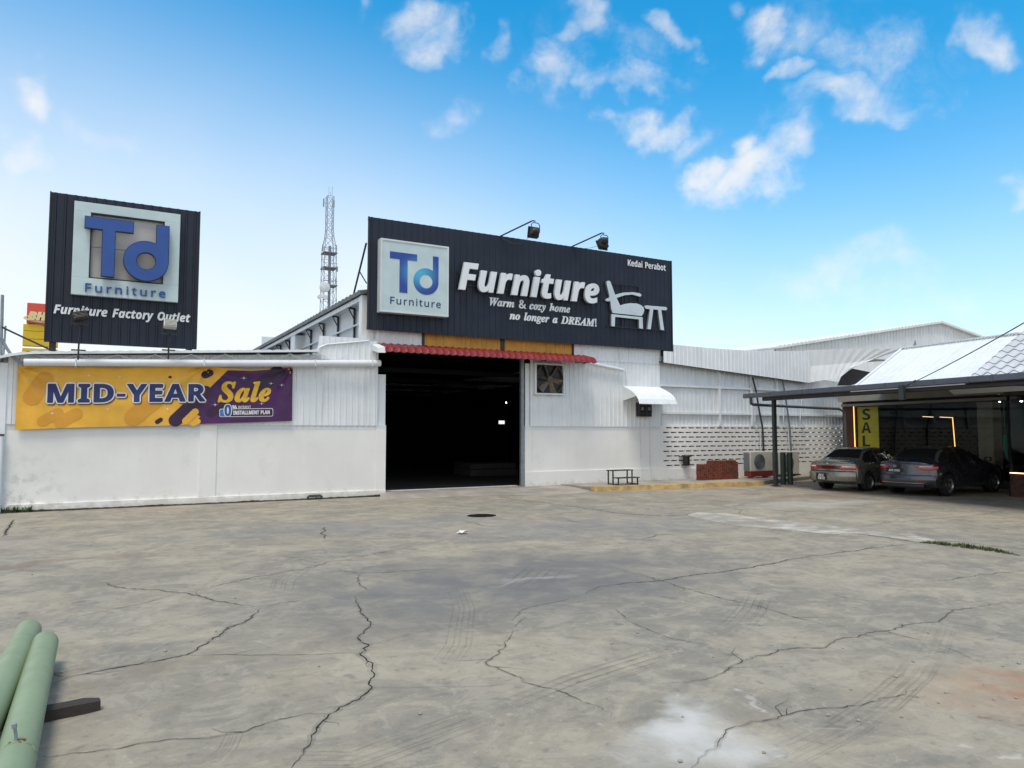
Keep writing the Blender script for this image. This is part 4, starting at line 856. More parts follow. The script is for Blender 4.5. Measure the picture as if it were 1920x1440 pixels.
mb.face((0, 5, 4, 3, 2, 1)); mb.face(tuple(6 * nx + k for k in range(6)))
obj('roof', mb, 'roof_grey', wh)
mb = MB(); mb.box(EX - .02, EX + .04, Y0 + .1, yb, zE - .24, zE - .11); mb.box(EX + .05, CX, Y0 + .3, yb, zE - .14, zE - .12); obj('eave_fascia', mb, 'white_sheet_old', wh)
for i in range(9):
    y = Y0 + 2.0 + i * 1.9
    mb = MB(); mb.bar((CX - .06, y, 4.2), (CX - .06, y, zE - .18), .06, .08); mb.bar((CX - .06, y, zE - .2), (EX + .05, y, zE - .16), .05, .05); mb.bar((CX - .06, y, zE - .55), (EX + .15, y, zE - .2), .03, .03); obj('eave_post', mb, 'dark_steel', wh)
mb = MB()
for z in (4.75, 5.25):
    mb.bar((CX - .1, Y0 + .5, z), (CX - .1, yb, z), .05, .05)
for i in range(7): mb.bar((CX - .1, Y0 + 1.5 + i * 2.5, 4.3), (CX - .1, Y0 + 3.2 + i * 2.5, 4.8), .03, .03)
obj('side_rail', mb, 'white_sheet_old', wh)
mb = MB(); mb.box(EX - .04, CX + .2, Y0 + .02, Y0 + .3, 4.55, zE - .1, .01); obj('end_panel', mb, 'white_sheet_old', wh)
mb = MB(); mb.box(EX + .02, CX, Y0 + 9.0, Y0 + 9.8, 4.2, zE - .24); obj('end_panel', mb, 'white_sheet_old', wh)
p = SL(515, 650, EX)[0]
mb = MB(); mb.box(EX - .35, CX - .1, yb - 2.2, yb - .9, 4.4, zE - .3, .02); obj('end_panel', mb, 'beige_panel', wh)
mb = MB(); mb.tube([(SX0 + .0, Y0 - .05, SZ1 - .75), (EX + .1, Y0 + 1.4, zE + .05)], .03, 6); mid_ = Vector((SX0, Y0 - .05, SZ1 - .75)).lerp(Vector((EX + .1, Y0 + 1.4, zE + .05)), .5); mb.tube([mid_, (SX0 + .02, Y0 - .05, mid_.z - .5)], .02, 6); obj('sign_stay', mb, 'dark_steel', wh)
# back shell so the body is closed from the side
mb = MB(); mb.box(CX + 9.4, CX + 9.5, Y0 + .3, yb, 4.0, zE + .1); mb.box(XL, XL + .1, Y0 + .2, Y0 + 26, 0, ZTL - .1); mb.box(CX, CX + 9.5, yb - .1, yb, 4, zE + .8); obj('outer_wall', mb, 'white_sheet_old', wh)

# right wing with the slotted block wall
AX1 = FX(1580, 800) + 3.5
zs = [FZ(1245, y) for y in (873, 864.5, 856, 847.5, 839, 830, 821, 812, 802)]
pit = (zs[-1] - zs[0]) / 8; SH = .044; y_f, y_b = Y0, Y0 + .16
XS0 = XR + .06
mb = MB(); z = .0
def strip(z0, z1): mb.box(XR, AX1, y_f, y_b, z0, z1)
strip(-.05, zs[0] - SH / 2)
for i in range(9):
    zc = zs[0] + pit * i; o = .14 if i % 2 == 0 else .0
    x = XR; s0 = XR + .12 + o; P_, SLW = .362, .292
    while s0 + SLW < AX1:
        mb.box(x, s0, y_f, y_b, zc - SH / 2, zc + SH / 2); x = s0 + SLW; s0 += P_
    mb.box(x, AX1, y_f, y_b, zc - SH / 2, zc + SH / 2)
    strip(zc + SH / 2, (zs[0] + pit * (i + 1) - SH / 2) if i < 8 else ZD + .03)
obj('slotted_wall', mb, 'cream_paint', wh)
mb = MB(); mb.box(XR, FX(1308, 880), Y0 - .05, Y0, -.03, FZ(1245, 879), .01); obj('plinth', mb, 'cream_paint', wh)
zsl = lambda x: FZ(1240, 680) + (FZ(1510, 718) - FZ(1240, 680)) * min(1.3, (x - XR) / (FX(1510, 718) - XR))
mb = MB(); mb.corr(XR, AX1, ZD + .03, lambda x: zsl(x) + .25, Y0 + .06, .2, .02, .2); obj('cladding', mb, 'white_sheet_old', wh)
mb = MB()
for yy in (727, 776):
    z = FZ(1350, yy); mb.box(XR, AX1 - 2.5, Y0 - .035, Y0 + .036, z - .035, z + .035)
obj('girt', mb, 'white_sheet', wh)
for xx in (1348, 1408, 1456):
    x = FX(xx, 700); mb = MB(); mb.box(x - .05, x + .05, Y0 - .034, Y0 + .036, ZD + .03, zsl(x)); obj('stud', mb, 'white_sheet', wh)
xf = FX(1510, 690)
zft = lambda x: (FZ(1262, 646, -.25) + (FZ(1510, 657, -.25) - FZ(1262, 646, -.25)) * (x - SX1) / (xf - SX1)) - .10 * math.sin(math.pi * min(1, max(0, (x - SX1) / (xf - SX1))))
zft2 = lambda x: zft(x) if x > SX1 + .03 else SZ0 - .03
mb = MB(); mb.corr(XR - .02, SX1 + .02, lambda x: zsl(x) - .02, lambda x: SZ0 - .03, Y0 - .25, .2, .02, .2, thick=.02); mb.corr(SX1 + .04, xf, lambda x: zsl(x) - .02, zft, Y0 - .25, .2, .02, .2, thick=.02); obj('valance', mb, 'white_sheet', wh)
mb = MB(); mb.hexa([(XR - .1, Y0 - .22, zsl(XR) - .03), (xf, Y0 - .22, zsl(xf) - .03), (xf, Y0 + .06, zsl(xf) + .02), (XR - .1, Y0 + .06, zsl(XR) + .02), (XR - .1, Y0 - .22, zsl(XR) + .0), (xf, Y0 - .22, zsl(xf)), (xf, Y0 + .06, zsl(xf) + .06), (XR - .1, Y0 + .06, zsl(XR) + .06)]); obj('valance_soffit', mb, 'dark_steel', wh)
# roof of the right wing behind the valance
mb = MB(); mb.hexa([(XR, Y0 - .2, zft(XR + .6) - .10), (AX1, Y0 - .2, zft(xf) - .12), (AX1, Y0 + 10, zft(xf) + .1), (XR, Y0 + 10, zft(XR) + .1), (XR, Y0 - .2, zft(XR + .6) - .06), (AX1, Y0 - .2, zft(xf) - .08), (AX1, Y0 + 10, zft(xf) + .14), (XR, Y0 + 10, zft(XR) + .14)]); obj('wing_roof', mb, 'white_sheet_old', wh)
# bent valance turning towards the shop
cn = Vector((xf, Y0 - .25, 0)); vd = Vector((.86, -.51, 0)); vn = Vector((vd.y, -vd.x, 0))
def BV(x, y): return onplane(x, y, cn, vn)
tp = [(1510, 657), (1560, 655), (1620, 654), (1695, 654)]; bt = [(1510, 718), (1550, 712), (1578, 706), (1592, 690)]
mb = MB()
def lerp2(pts, t):
    s = t * (len(pts) - 1); i = min(len(pts) - 2, int(s)); f = s - i
    return (pts[i][0] + (pts[i + 1][0] - pts[i][0]) * f, pts[i][1] + (pts[i + 1][1] - pts[i][1]) * f)
nn_ = 20
for i in range(nn_ + 1):
    a = BV(*lerp2(bt, i / nn_)); b = BV(*lerp2(tp, i / nn_)); k = vn * (.012 * (i % 2))
    m_ = a.lerp(b, .5) - vn * .06
    for q in (a, m_, b): mb.vert(q + k)
    for q in (b, m_, a): mb.vert(q + k + vn * .02)
for i in range(nn_):
    for k in range(6): mb.face((6 * i + k, 6 * i + 6 + k, 6 * i + 6 + (k + 1) % 6, 6 * i + (k + 1) % 6))
mb.face(tuple(range(6))); mb.face(tuple(6 * nn_ + k for k in range(5, -1, -1)))
obj('valance', mb, 'white_sheet', wh)
# bent dark sheet hanging off its end
mb = MB(); fl = [(1582, 681), (1605, 690), (1640, 697), (1630, 712), (1600, 722), (1576, 722), (1583, 706)]
mb.prism([BV(x, y) - vn * .3 for x, y in fl], vn * -.03); obj('torn_sheet', mb, 'dark_steel', wh)
# ================================================================== SIGNS
def grad_print(name, c):
    m = bpy.data.materials.new(name); m.use_nodes = True
    t = NT(m.node_tree); p = t.n['Principled BSDF']
    co = t.add('ShaderNodeTexCoord').outputs['Object']
    q = t.vm('LENGTH', t.vm('MULTIPLY', t.vm('SUBTRACT', co, tuple(c)), (1 / .75, 0, 1 / .62)))
    k = t.ramp(q, 1.0, 0.0)
    col = t.mix(k, (.012, .05, .30), (.06, .40, .62))
    t.put(p.inputs['Base Color'], col); p.inputs['Roughness'].default_value = .35
    M[name] = m
# --- main signboard
sb = thing('signboard', 'long dark slate signboard above the doorway with white Furniture lettering and chair emblem', 'signboard', (SX0, Y0 - .22, SZ0))
mb = MB(); mb.corr(SX0, SX1, SZ0, SZ1, Y0 - .24, .205, .022, .2, thick=.02); obj('backing_board', mb, 'slate_sheet', sb)
mb = MB(); mb.box(SX0, SX1, Y0 - .219, Y0 - .16, SZ0 + .03, SZ0 + .1); mb.box(SX0, SX1, Y0 - .219, Y0 - .16, SZ1 - .1, SZ1 - .03)
for i in range(7):
    x = SX0 + .03 + (SX1 - SX0 - .1) * i / 6; mb.box(x, x + .05, Y0 - .16, Y0 - .1, SZ0 + .03, SZ1 - .03)
obj('support_frame', mb, 'slate_frame', sb)
mb = MB(); mb.box(SX0 - .012, SX0 + .03, Y0 - .266, Y0 - .2195, SZ0, SZ1 + .005); obj('edge_trim', mb, 'slate_frame', sb); mb = MB(); mb.box(SX1 - .03, SX1 + .012, Y0 - .266, Y0 - .2195, SZ0, SZ1 + .005); obj('edge_trim', mb, 'slate_frame', sb)
LB = -.52
lx0, lx1, lz0, lz1 = FX(713, 515, LB), FX(841, 515, LB), FZ(713, 584, LB), FZ(713, 446, LB)
mb = MB(); mb.box(lx0 + .05, lx1 - .05, Y0 + LB - .002, Y0 - .27, lz0 + .05, lz1 - .05); lb = obj('logo_box', mb, 'logo_panel', sb)
mb = MB()
mb.box(lx0, lx1, Y0 + LB - .02, Y0 - .262, lz0, lz0 + .05); mb.box(lx0, lx1, Y0 + LB - .02, Y0 - .262, lz1 - .05, lz1); mb.box(lx0, lx0 + .05, Y0 + LB - .02, Y0 - .262, lz0 + .05, lz1 - .05); mb.box(lx1 - .05, lx1, Y0 + LB - .02, Y0 - .262, lz0 + .05, lz1 - .05)
obj('rim', mb, 'lightbox_rim', lb)
fx = lambda x, y=515: FX(x, y, LB); fz = lambda x, y: FZ(x, y, LB)
T = (fx(731, 475), fx(782, 480), fz(731, 471), fz(731, 484), fx(749), fx(764), fz(757, 549))
xr = fx(822, 510); ro = (xr - fx(775, 527)) / 2; cxx = xr - ro; czz = fz(800, 553) + ro
D_ = (xr, fx(811.5, 500), fz(815, 481), cxx, czz, ro, ro * .52)
tl, dl = td_logo(0, 0, 0, 0, T, D_)
sloc = wloc(sb)
grad_print('logo_glow_print', (fx(786, 515) - sloc.x, 0, fz(786, 512) - sloc.z))
for nm, loops in (('letter', tl), ('letter', dl)):
    vs, fs = curve_mesh(loops, .004, poly=True); m_ = MB(); m_.raw([Vector((p.x, Y0 + LB - .006 - p.z, p.y)) for p in vs], fs); obj(nm, m_, 'logo_glow_print', lb)
text_obj('lettering', 'Furniture', 'R', fx(730, 565), fz(730, 569), fz(730, 556) - fz(730, 569), fx(827, 570) - fx(730, 565), Y0 + LB - .003, 'logo_navy', lb, ext=.003, spacing=.16, offset=.004)
# big letters with their carrier rails
LY = Y0 - .36
mb = MB()
for z in (FZ(860, 535, -.2), FZ(860, 512, -.2)):
    mb.box(FX(855, 530, -.2), FX(1122, 560, -.2), Y0 - .30, Y0 - .27, z - .015, z + .015)
for i in range(9):
    x = FX(855, 530, -.2) + (FX(1122, 560, -.2) - FX(855, 530, -.2)) * i / 8; mb.box(x - .01, x + .01, Y0 - .27, Y0 - .242, FZ(860, 535, -.2) - .05, FZ(860, 512, -.2) + .05)
obj('letter_rail', mb, 'slate_frame', sb)
x0_ = FX(858, 541, -.36); hF = FZ(880, 493, -.36) - FZ(858, 542, -.36)
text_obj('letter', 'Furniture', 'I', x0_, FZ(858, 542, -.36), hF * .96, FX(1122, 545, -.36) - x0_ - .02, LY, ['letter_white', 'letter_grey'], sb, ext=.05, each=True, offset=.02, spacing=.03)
text_obj('tagline', 'Warm & cozy home', 'W', FX(917, 572, -.26), FZ(915, 572, -.26), .262, FX(1069, 585, -.26) - FX(917, 572, -.26), Y0 - .262, 'letter_white', sb, ext=.006, offset=.008)
text_obj('tagline', 'no longer a DREAM!', 'W', FX(956, 598, -.26), FZ(956, 598, -.26) - .005, .262, FX(1119, 605, -.26) - FX(956, 598, -.26), Y0 - .262, 'letter_white', sb, ext=.006, offset=.008)
text_obj('side_lettering', 'Kedai Perabot', 'S', FX(1176, 495, -.26), FZ(1175, 498, -.26), .225, FX(1248, 500, -.26) - FX(1176, 495, -.26), Y0 - .262, 'letter_white', sb, ext=.006, offset=.0)
# chair and side table emblem (outline measured on the board)
def em(pts, name, ext=.045, dy=-.36, bev=.0):
    L = [FC(680 + x / 3.2, 390 + y / 3.2, dy) for x, y in pts]
    vs, fs = curve_mesh([L], ext, poly=True); m_ = MB(); m_.raw([Vector((p.x, Y0 + dy + ext - p.z, p.y)) for p in vs], fs); side_slots(m_, 2); return obj(name, m_, ['letter_grey', 'lagging_grey'], sb)
em([(1463, 452), (1465, 441), (1472, 436), (1481, 437), (1488, 444), (1502, 484), (1515, 520), (1560, 508), (1620, 505), (1662, 511), (1673, 520), (1670, 530), (1660, 531), (1620, 519), (1572, 523), (1524, 540), (1545, 584), (1572, 576), (1608, 571), (1645, 573), (1672, 583), (1686, 598), (1690, 612), (1684, 634), (1674, 648), (1590, 639), (1500, 630), (1492, 606), (1486, 558), (1470, 560), (1459, 557), (1457, 548), (1466, 543), (1482, 536)], 'chair_emblem')
em([(1493, 636), (1590, 646), (1680, 655), (1681, 690), (1682, 725), (1660, 722), (1658, 668), (1515, 653), (1513, 711), (1492, 708)], 'chair_leg_emblem')
em([(1690, 592), (1700, 584), (1760, 589), (1820, 594), (1828, 603), (1821, 614), (1792, 612), (1800, 670), (1809, 734), (1788, 731), (1773, 611), (1744, 608), (1736, 670), (1729, 728), (1709, 726), (1724, 607), (1699, 604)], 'table_emblem')
mb = MB(); 
for (xa_, ya_, xb_, yb_) in ((1500, 455, 1655, 470), (1460, 708, 1820, 738), (1655, 470, 1655, 560), (1555, 460, 1555, 710)):
    a = FC(680 + xa_ / 3.2, 390 + ya_ / 3.2, -.28); b = FC(680 + xb_ / 3.2, 390 + yb_ / 3.2, -.28); mb.bar((a[0], Y0 - .285, a[1]), (b[0], Y0 - .285, b[1]), .03, .03)
obj('emblem_rail', mb, 'slate_frame', sb)

def flood(label, base, tip, drop, tilt, wire=True, group=None):
    base, tip = Vector(base), Vector(tip)
    t = thing('floodlight', label, 'floodlight', base, group=group)
    mb = MB(); mb.tube([base, tip], .025, 8); mb.tube([tip, tip + Vector((.05, 0, .03)), tip + Vector((.16, .02, .03))], .02, 8); obj('arm', mb, 'flood_black', t)
    hc = tip + Vector((.16, .06, -.02 - drop))
    mt = Matrix.Translation(hc) @ Matrix.Rotation(R(tilt), 4, 'X')
    mb = MB(); mb.tube([tip + Vector((.02, .02, -.02)) + Vector(q) for q in ((.30, 0, -drop), (.30, 0, -.06), (.25, 0, 0), (.06, 0, 0), (0, 0, -.06), (0, 0, -drop))], .014, 6, True); obj('yoke', mb, 'flood_black', t)
    mb = MB(); w_, h_, d_ = .16, .16, .09
    mb.box(-w_, w_, -.05, .09, -h_, h_, .03, mt)
    mb.hexa([mt @ Vector(p) for p in ((-w_ - .02, .09, -h_ - .02), (w_ + .02, .09, -h_ - .02), (w_ + .02, .14, -h_ - .02), (-w_ - .02, .14, -h_ - .02), (-w_ - .02, .09, h_ + .02), (w_ + .02, .09, h_ + .02), (w_ + .02, .14, h_ + .02), (-w_ - .02, .14, h_ + .02))])
    mb.lathe([(.08, -.16), (.115, -.10), (.12, .05)], 16, mt @ Matrix.Translation((0, -.10, .02)) @ Matrix.Rotation(R(90), 4, 'Y'))
    hd = obj('lamp_head', mb, 'flood_black', t, smooth=True)
    mb = MB(); mb.hexa([mt @ Vector(p) for p in ((-w_, .141, -h_), (w_, .141, -h_), (w_, .146, -h_), (-w_, .146, -h_), (-w_, .141, h_), (w_, .141, h_), (w_, .146, h_), (-w_, .146, h_))]); obj('lens', mb, 'glass_dark', hd)
    mb = MB(); pts = [base.lerp(tip, .0) + Vector((-.05, .0, .0))]
    for i in range(1, 9): q = base.lerp(hc, i / 8); pts.append(q + Vector((0, 0, -.30 * math.sin(math.pi * i / 8) * (1 if wire else .4))))
    mb.tube(pts, .006, 5); obj('lead', mb, 'cable', t)
b1 = FC(938, 443, -.24); t1 = FC(996, 415, -1.25)
flood('black floodlight on a thin arm over the middle of the signboard top edge', (b1[0], Y0 - .24, b1[1]), (t1[0], Y0 - 1.25, t1[1]), .30, 12, True, 'floodlights over the main signboard')
b1 = FC(1073, 462, -.24); t1 = FC(1126, 438, -1.25)
flood('black floodlight on a thin arm near the right end of the signboard top edge', (b1[0], Y0 - .24, b1[1]), (t1[0], Y0 - 1.25, t1[1]), .27, -28, False, 'floodlights over the main signboard')

# --- rooftop sign on the left
ls = thing('rooftop_sign', 'dark slate sign on the left roof with raised blue Td letters on pale frame', 'signboard', (FX(225, 640), Y0, FZ(225, 648)))
ax0, ax1, az0, az1 = FX(84, 640), FX(371, 520), FZ(84, 640), FZ(98, 360)
mb = MB(); mb.corr(ax0, ax1, az0, az1, Y0, .21, .022, .2, thick=.03); obj('backing_board', mb, 'slate_sheet', ls)
mb = MB(); mb.box(ax0 - .02, ax0 + .01, Y0 - .026, Y0 + .18, az0, az1 + .01); mb.box(ax1 - .01, ax1 + .02, Y0 - .026, Y0 + .18, az0, az1 + .01); mb.box(ax0, ax1, Y0 + .04, Y0 + .16, az0, az0 + .09); mb.box(ax0, ax1, Y0 + .04, Y0 + .16, az1 - .1, az1 - .03); obj('support_frame', mb, 'slate_frame', ls)
for x in (FX(98, 650), FX(355, 650)):
    mb = MB(); mb.box(x - .07, x + .07, Y0 + .05, Y0 + .15, az0 - .45, az0 + .0); obj('post', mb, 'slate_frame', ls)
dy = -.16
px0, px1, pz0, pz1 = FX(136, 470, dy), FX(336, 490, dy), FZ(133, 551, dy), FZ(140, 376, dy)
ix0, ix1, iz0, iz1 = FX(168, 470, dy), FX(307, 490, dy), FZ(165, 521, dy), FZ(170, 398, dy)
mb = MB()
mb.box(px0, px1, Y0 + dy, Y0 - .024, pz0, iz0, .006); mb.box(px0, px1, Y0 + dy, Y0 - .024, iz1, pz1, .006); mb.box(px0, ix0, Y0 + dy, Y0 - .024, iz0, iz1, .006); mb.box(ix1, px1, Y0 + dy, Y0 - .024, iz0, iz1, .006)
fr = obj('logo_frame', mb, 'logo_panel', ls)
mb = MB(); zc_ = (iz0 + iz1) / 2 - .02; mb.box(ix0, ix1, Y0 - .07, Y0 - .024, iz0, zc_ - .006); mb.box(ix0, ix1, Y0 - .07, Y0 - .024, zc_ + .006, iz1); obj('back_panel', mb, 'logo_panel_back', fr)
mb = MB(); g_ = .03
for (a, b, c, d) in ((ix0, ix1, iz0, iz0 + g_), (ix0, ix1, iz1 - g_, iz1), (ix0, ix0 + g_, iz0 + g_, iz1 - g_), (ix1 - g_, ix1, iz0 + g_, iz1 - g_)): mb.box(a, b, Y0 + dy + .012, Y0 - .071, c, d)
obj('recess_shade', mb, 'slate_frame', fr)  # dark strips stand in for the shadow round the recessed panel
dT = -.34
T = (FX(160, 410, dT), FX(250, 425, dT), FZ(160, 405, dT), FZ(160, 426, dT), FX(191.5, 470, dT), FX(215, 470, dT), FZ(202, 518, dT))
xr = FX(316.5, 450, dT); ro = (xr - FX(232, 488, dT)) / 2; czz = FZ(272, 526, dT) + ro; cxx = xr - ro
D_ = (xr, FX(294, 440, dT), FZ(303, 423, dT), cxx, czz, ro, ro * .45)
tl, dl = td_logo(0, 0, 0, 0, T, D_)
for loops in (tl, dl):
    vs, fs = curve_mesh(loops, .06, poly=True); m_ = MB(); m_.raw([Vector((p.x, Y0 + dT + .06 - p.z, p.y)) for p in vs], fs); side_slots(m_, 2); lt = obj('letter', m_, ['logo_blue', 'navy_edge'], ls)
    vs, fs = curve_mesh(loops, .055, offset=.014, poly=True); m_ = MB(); m_.raw([Vector((p.x, Y0 + dT + .064 - p.z, p.y)) for p in vs], fs); obj('rim', m_, 'navy_edge', lt)
text_obj('lettering', 'Furniture', 'R', FX(157, 545, dy), FZ(157, 546, dy), FZ(157, 531, dy) - FZ(157, 546, dy), FX(311, 552, dy) - FX(157, 545, dy), Y0 + dy - .002, 'logo_blue', ls, ext=.02, spacing=.26, offset=.004)
text_obj('lettering', 'Furniture Factory Outlet', 'I', FX(100, 587, -.04), FZ(100, 587, -.04), FZ(104, 571, -.04) - FZ(100, 587, -.04), FX(356, 600, -.04) - FX(100, 587, -.04), Y0 - .024, 'letter_white', ls, ext=.008, offset=.004)
def small_flood(label, px, head, topy, boty, headmat, tilt):
    zt_ = FZ(px, topy, -.7); zb_ = FZ(px, boty, -.7); x = FX(px, topy, -.7); y = Y0 - .7
    t = thing('floodlight', label, 'floodlight', (x, y, zb_), group='floodlights in front of the rooftop sign')
    mb = MB(); mb.tube([(x, y, zb_ - .25), (x, y, zb_ + .02), (x + .02, y, zt_)], .02, 8); mb.bar((x - .15, y, zb_ - .02), (x + .15, y, zb_ - .02), .05, .03); mb.bar((x - .18, y - .02, zt_), (x + .18, y - .02, zt_), .06, .03); obj('stand', mb, 'flood_black', t)
    zh = FZ(px, head, -.7); mt = Matrix.Translation((x + .02, y + .0, zh)) @ Matrix.Rotation(R(tilt), 4, 'Y') @ Matrix.Rotation(R(-35), 4, 'X')
    mb = MB(); mb.box(-.15, .15, -.05, .07, -.13, .13, .02, mt); 
    for k in range(5): mb.box(-.13, .13, -.075, -.051, -.1 + k * .045, -.085 + k * .045, 0, mt)
    hd = obj('lamp_head', mb, headmat, t); mb = MB(); mb.box(-.13, .13, .071, .078, -.11, .11, 0, mt); obj('lens', mb, 'glass_dark', hd)
    mb = MB(); mb.bar((x - .17, y, zt_ + .01), (x - .15, y, zh), .03, .02); mb.bar((x + .17, y, zt_ + .01), (x + .18, y, zh), .03, .02); obj('yoke', mb, 'flood_black', t)
small_flood('black square floodlight on a thin stand before the left half of the rooftop sign', 149, 592, 608, 655, 'flood_black', -14)
small_flood('pale grey square floodlight on a thin stand before the right half of the rooftop sign', 317, 607, 626, 655, 'flood_pale', 3)

# ================================================================== SALE BANNER
BY = -.10
cTL, cTR, cBR, cBL = FC(29, 686, BY), FC(549, 688, BY), FC(548, 790, BY), FC(28, 806, BY)
bw = cTR[0] - cBL[0]
def btop(u):
    z = cTL[1] + (cTR[1] - cTL[1]) * u
    if u < .64: s = math.sin(math.pi * u / .64); z += -.025 * s + .02 * u
    else: s = math.sin(math.pi * (u - .64) / .36); z += -.07 * s + .013
    return z
def bbot(u): return cBL[1] + (cBR[1] - cBL[1]) * u + .01 * math.sin(u * 9)
HANG = [(0.0, .20), (.64, .16), (1.0, .14)]
def bfold(x, z):
    u = (x - cBL[0]) / bw; d = btop(u) - z; y = 0
    for (hu, amp) in HANG:
        dx = (u - hu) * bw; r = math.hypot(dx, d) + .08; a = math.atan2(d, dx)
        y += amp * .26 * math.sin(a * 10 + hu * 7) * math.exp(-r / .85) * min(1, r / .25)
    for (c, h) in ((.32, .64), (.82, .36)):
        k = max(0, 1 - abs(u - c) / (h / 2)); y += .024 * k * math.sin(d * 15 - k * 3.2) * math.exp(-d / .6)
    y += .008 * mnoise.noise(Vector((x * 1.1, 0, z * 1.6))) + .003 * mnoise.noise(Vector((x * 4, 5, z * 3)))
    return Y0 + BY + y
mb = MB(); NU, NV = 150, 34; gi = []
for j in range(NV + 1):
    row = []
    for i in range(NU + 1):
        u = i / NU; v = j / NV; x = cBL[0] + bw * u; z = bbot(u) + (btop(u) - bbot(u)) * v
        row.append(mb.vert((x, bfold(x, z), z)))
    gi.append(row)
for j in range(NV):
    for i in range(NU): mb.face((gi[j][i], gi[j][i + 1], gi[j + 1][i + 1], gi[j + 1][i]))
ban = thing('sale_banner', 'yellow and purple MID-YEAR Sale cloth banner hung on the left white wall', 'banner', (FX(290, 800, BY), Y0 + BY, cBL[1]))
bc = obj('cloth', mb, 'cloth_yellow', ban, smooth=True)
for pz in bc.data.polygons: pz.use_smooth = True
def drape(vs, fs, off, name, m, parent=bc, step=.038, lift=None):
    b = bmesh.new(); vv = [b.verts.new((p[0], lift[n_] if lift else 0, p[1])) for n_, p in enumerate(vs)]
    for f in fs:
        try: b.faces.new([vv[i] for i in f])
        except Exception: pass
    bmesh.ops.triangulate(b, faces=b.faces[:])
    for _ in range(6):
        es = [e for e in b.edges if e.calc_length() > step]
        if not es: break
        bmesh.ops.subdivide_edges(b, edges=es, cuts=1); bmesh.ops.triangulate(b, faces=b.faces[:])
    for q in b.verts: q.co.y = bfold(q.co.x, q.co.z) - off - q.co.y
    b.normal_update()
    for f in b.faces:
        if f.normal.y > 0: f.normal_flip()
    b.verts.index_update(); mb = MB(); mb.raw([q.co.copy() for q in b.verts], [[q.index for q in f.verts] for f in b.faces]); b.free()
    return obj(name, mb, m, parent, smooth=False)
def bshape(pts, off, name, m): 
    L = [FC(x, y, BY) for x, y in pts]; vs, fs = curve_mesh([L], 0, poly=True); return drape([(p.x, p.y) for p in vs], fs, off, name, m)
def capsule(a, b, r, off, name, m):
    a = Vector(FC(*a, BY)); b = Vector(FC(*b, BY)); r = r * .0172; d = b - a; th = math.atan2(d.y, d.x)
    L = arc(b.x, b.y, r, th - math.pi / 2, th + math.pi / 2, 10) + arc(a.x, a.y, r, th + math.pi / 2, th + 1.5 * math.pi, 10)
    vs, fs = curve_mesh([L], 0, poly=True); return drape([(p.x, p.y) for p in vs], fs, off, name, m)
O1 = .006
bshape([(427, 694.5), (470, 695.5), (510, 693), (548.5, 689), (547.5, 789), (470, 792), (374, 795), (362, 795.3), (376, 781), (352, 768), (372, 748)], O1, 'printed_field', 'cloth_purple')
capsule((329, 788), (385, 735), 9.5, O1 * 1.3, 'printed_stripe', 'cloth_plum')
capsule((348, 789.5), (366, 772), 5, O1 * 1.8, 'printed_stripe', 'cloth_yellow')
capsule((362, 794), (371, 790), 4, O1 * 1.8, 'printed_stripe', 'cloth_yellow')
capsule((385, 703), (393, 699), 5.5, O1 * 2, 'printed_stripe', 'cloth_plum')
capsule((295, 791), (301, 787), 3.2, O1, 'printed_stripe', 'cloth_plum')
capsule((318.5, 707), (319.5, 707), 2, O1, 'printed_dot', 'cloth_plum')
capsule((113, 792), (143, 776), 8, O1 * 1.0, 'printed_stripe', 'cloth_amber')
capsule((80, 790), (108, 774), 7, O1 * 1.1, 'printed_stripe', 'cloth_amber')
capsule((250, 783), (300, 742), 12, O1 * 1.0, 'printed_stripe', 'cloth_amber')
capsule((60, 745), (84, 712), 11, O1 * 1.0, 'printed_stripe', 'cloth_amber')
capsule((395, 775), (430, 745), 7, O1 * 1.2, 'printed_stripe', 'cloth_plum')
capsule((480, 730), (520, 700), 12, O1 * 1.2, 'printed_stripe', 'cloth_plum')
SLB = .030
def btext(name, word, style, xl, yl, xr, ht_px, m, off, fat=0.0, spacing=0.0, slope=SLB, ox=0, oz=0, res=4):
    x0, z0 = FC(xl, yl, BY); x1 = FX(xr, yl, BY); h = FZ(xl, yl - ht_px, BY) - z0
    V, Fs, L_ = [], [], []
    for vs, fs in glyphs(word, style, h, x1 - x0, 0, 0.0, spacing, 0, res):
        for k in range(1 if not fat else 10):       # heavier strokes: the outline spread in all directions
            dx, dz = (fat * math.cos(k * .6283), fat * math.sin(k * .6283)) if fat else (0, 0)
            o = len(V); V += [(x0 + p.x + ox + dx, z0 + p.y + slope * p.x + oz + dz) for p in vs]; L_ += [k * .00012] * len(vs); Fs += [tuple(i + o for i in f) for f in fs]
    return drape(V, Fs, off, name, m, lift=L_)
btext('lettering_shadow', 'MID-YEAR', 'S', 84, 754.5, 384, 34, 'print_shadow', O1 * 2.2, .048, .05, SLB, .02, -.025)
btext('lettering_outline', 'MID-YEAR', 'S', 84, 754.5, 384, 34, 'print_white', O1 * 2.8, .045, .05)
btext('lettering', 'MID-YEAR', 'S', 84, 754.5, 384, 34, 'print_navy', O1 * 3.6, .014, .05)
btext('lettering', 'Sale', 'W', 410, 753, 508, 38, 'print_gold', O1 * 2.4, .020, .04)
def rrect(x0, y0, x1, y1, r):
    P = []
    for cx, cy, a in ((x1 - r, y1 - r, 0), (x0 + r, y1 - r, 90), (x0 + r, y0 + r, 180), (x1 - r, y0 + r, 270)): P += [(cx + r * math.cos(R(a + k * 22.5)), cy + r * math.sin(R(a + k * 22.5))) for k in range(5)]
    return P
tilt = lambda P: [(x, y - (x - 412) * .012) for x, y in P]
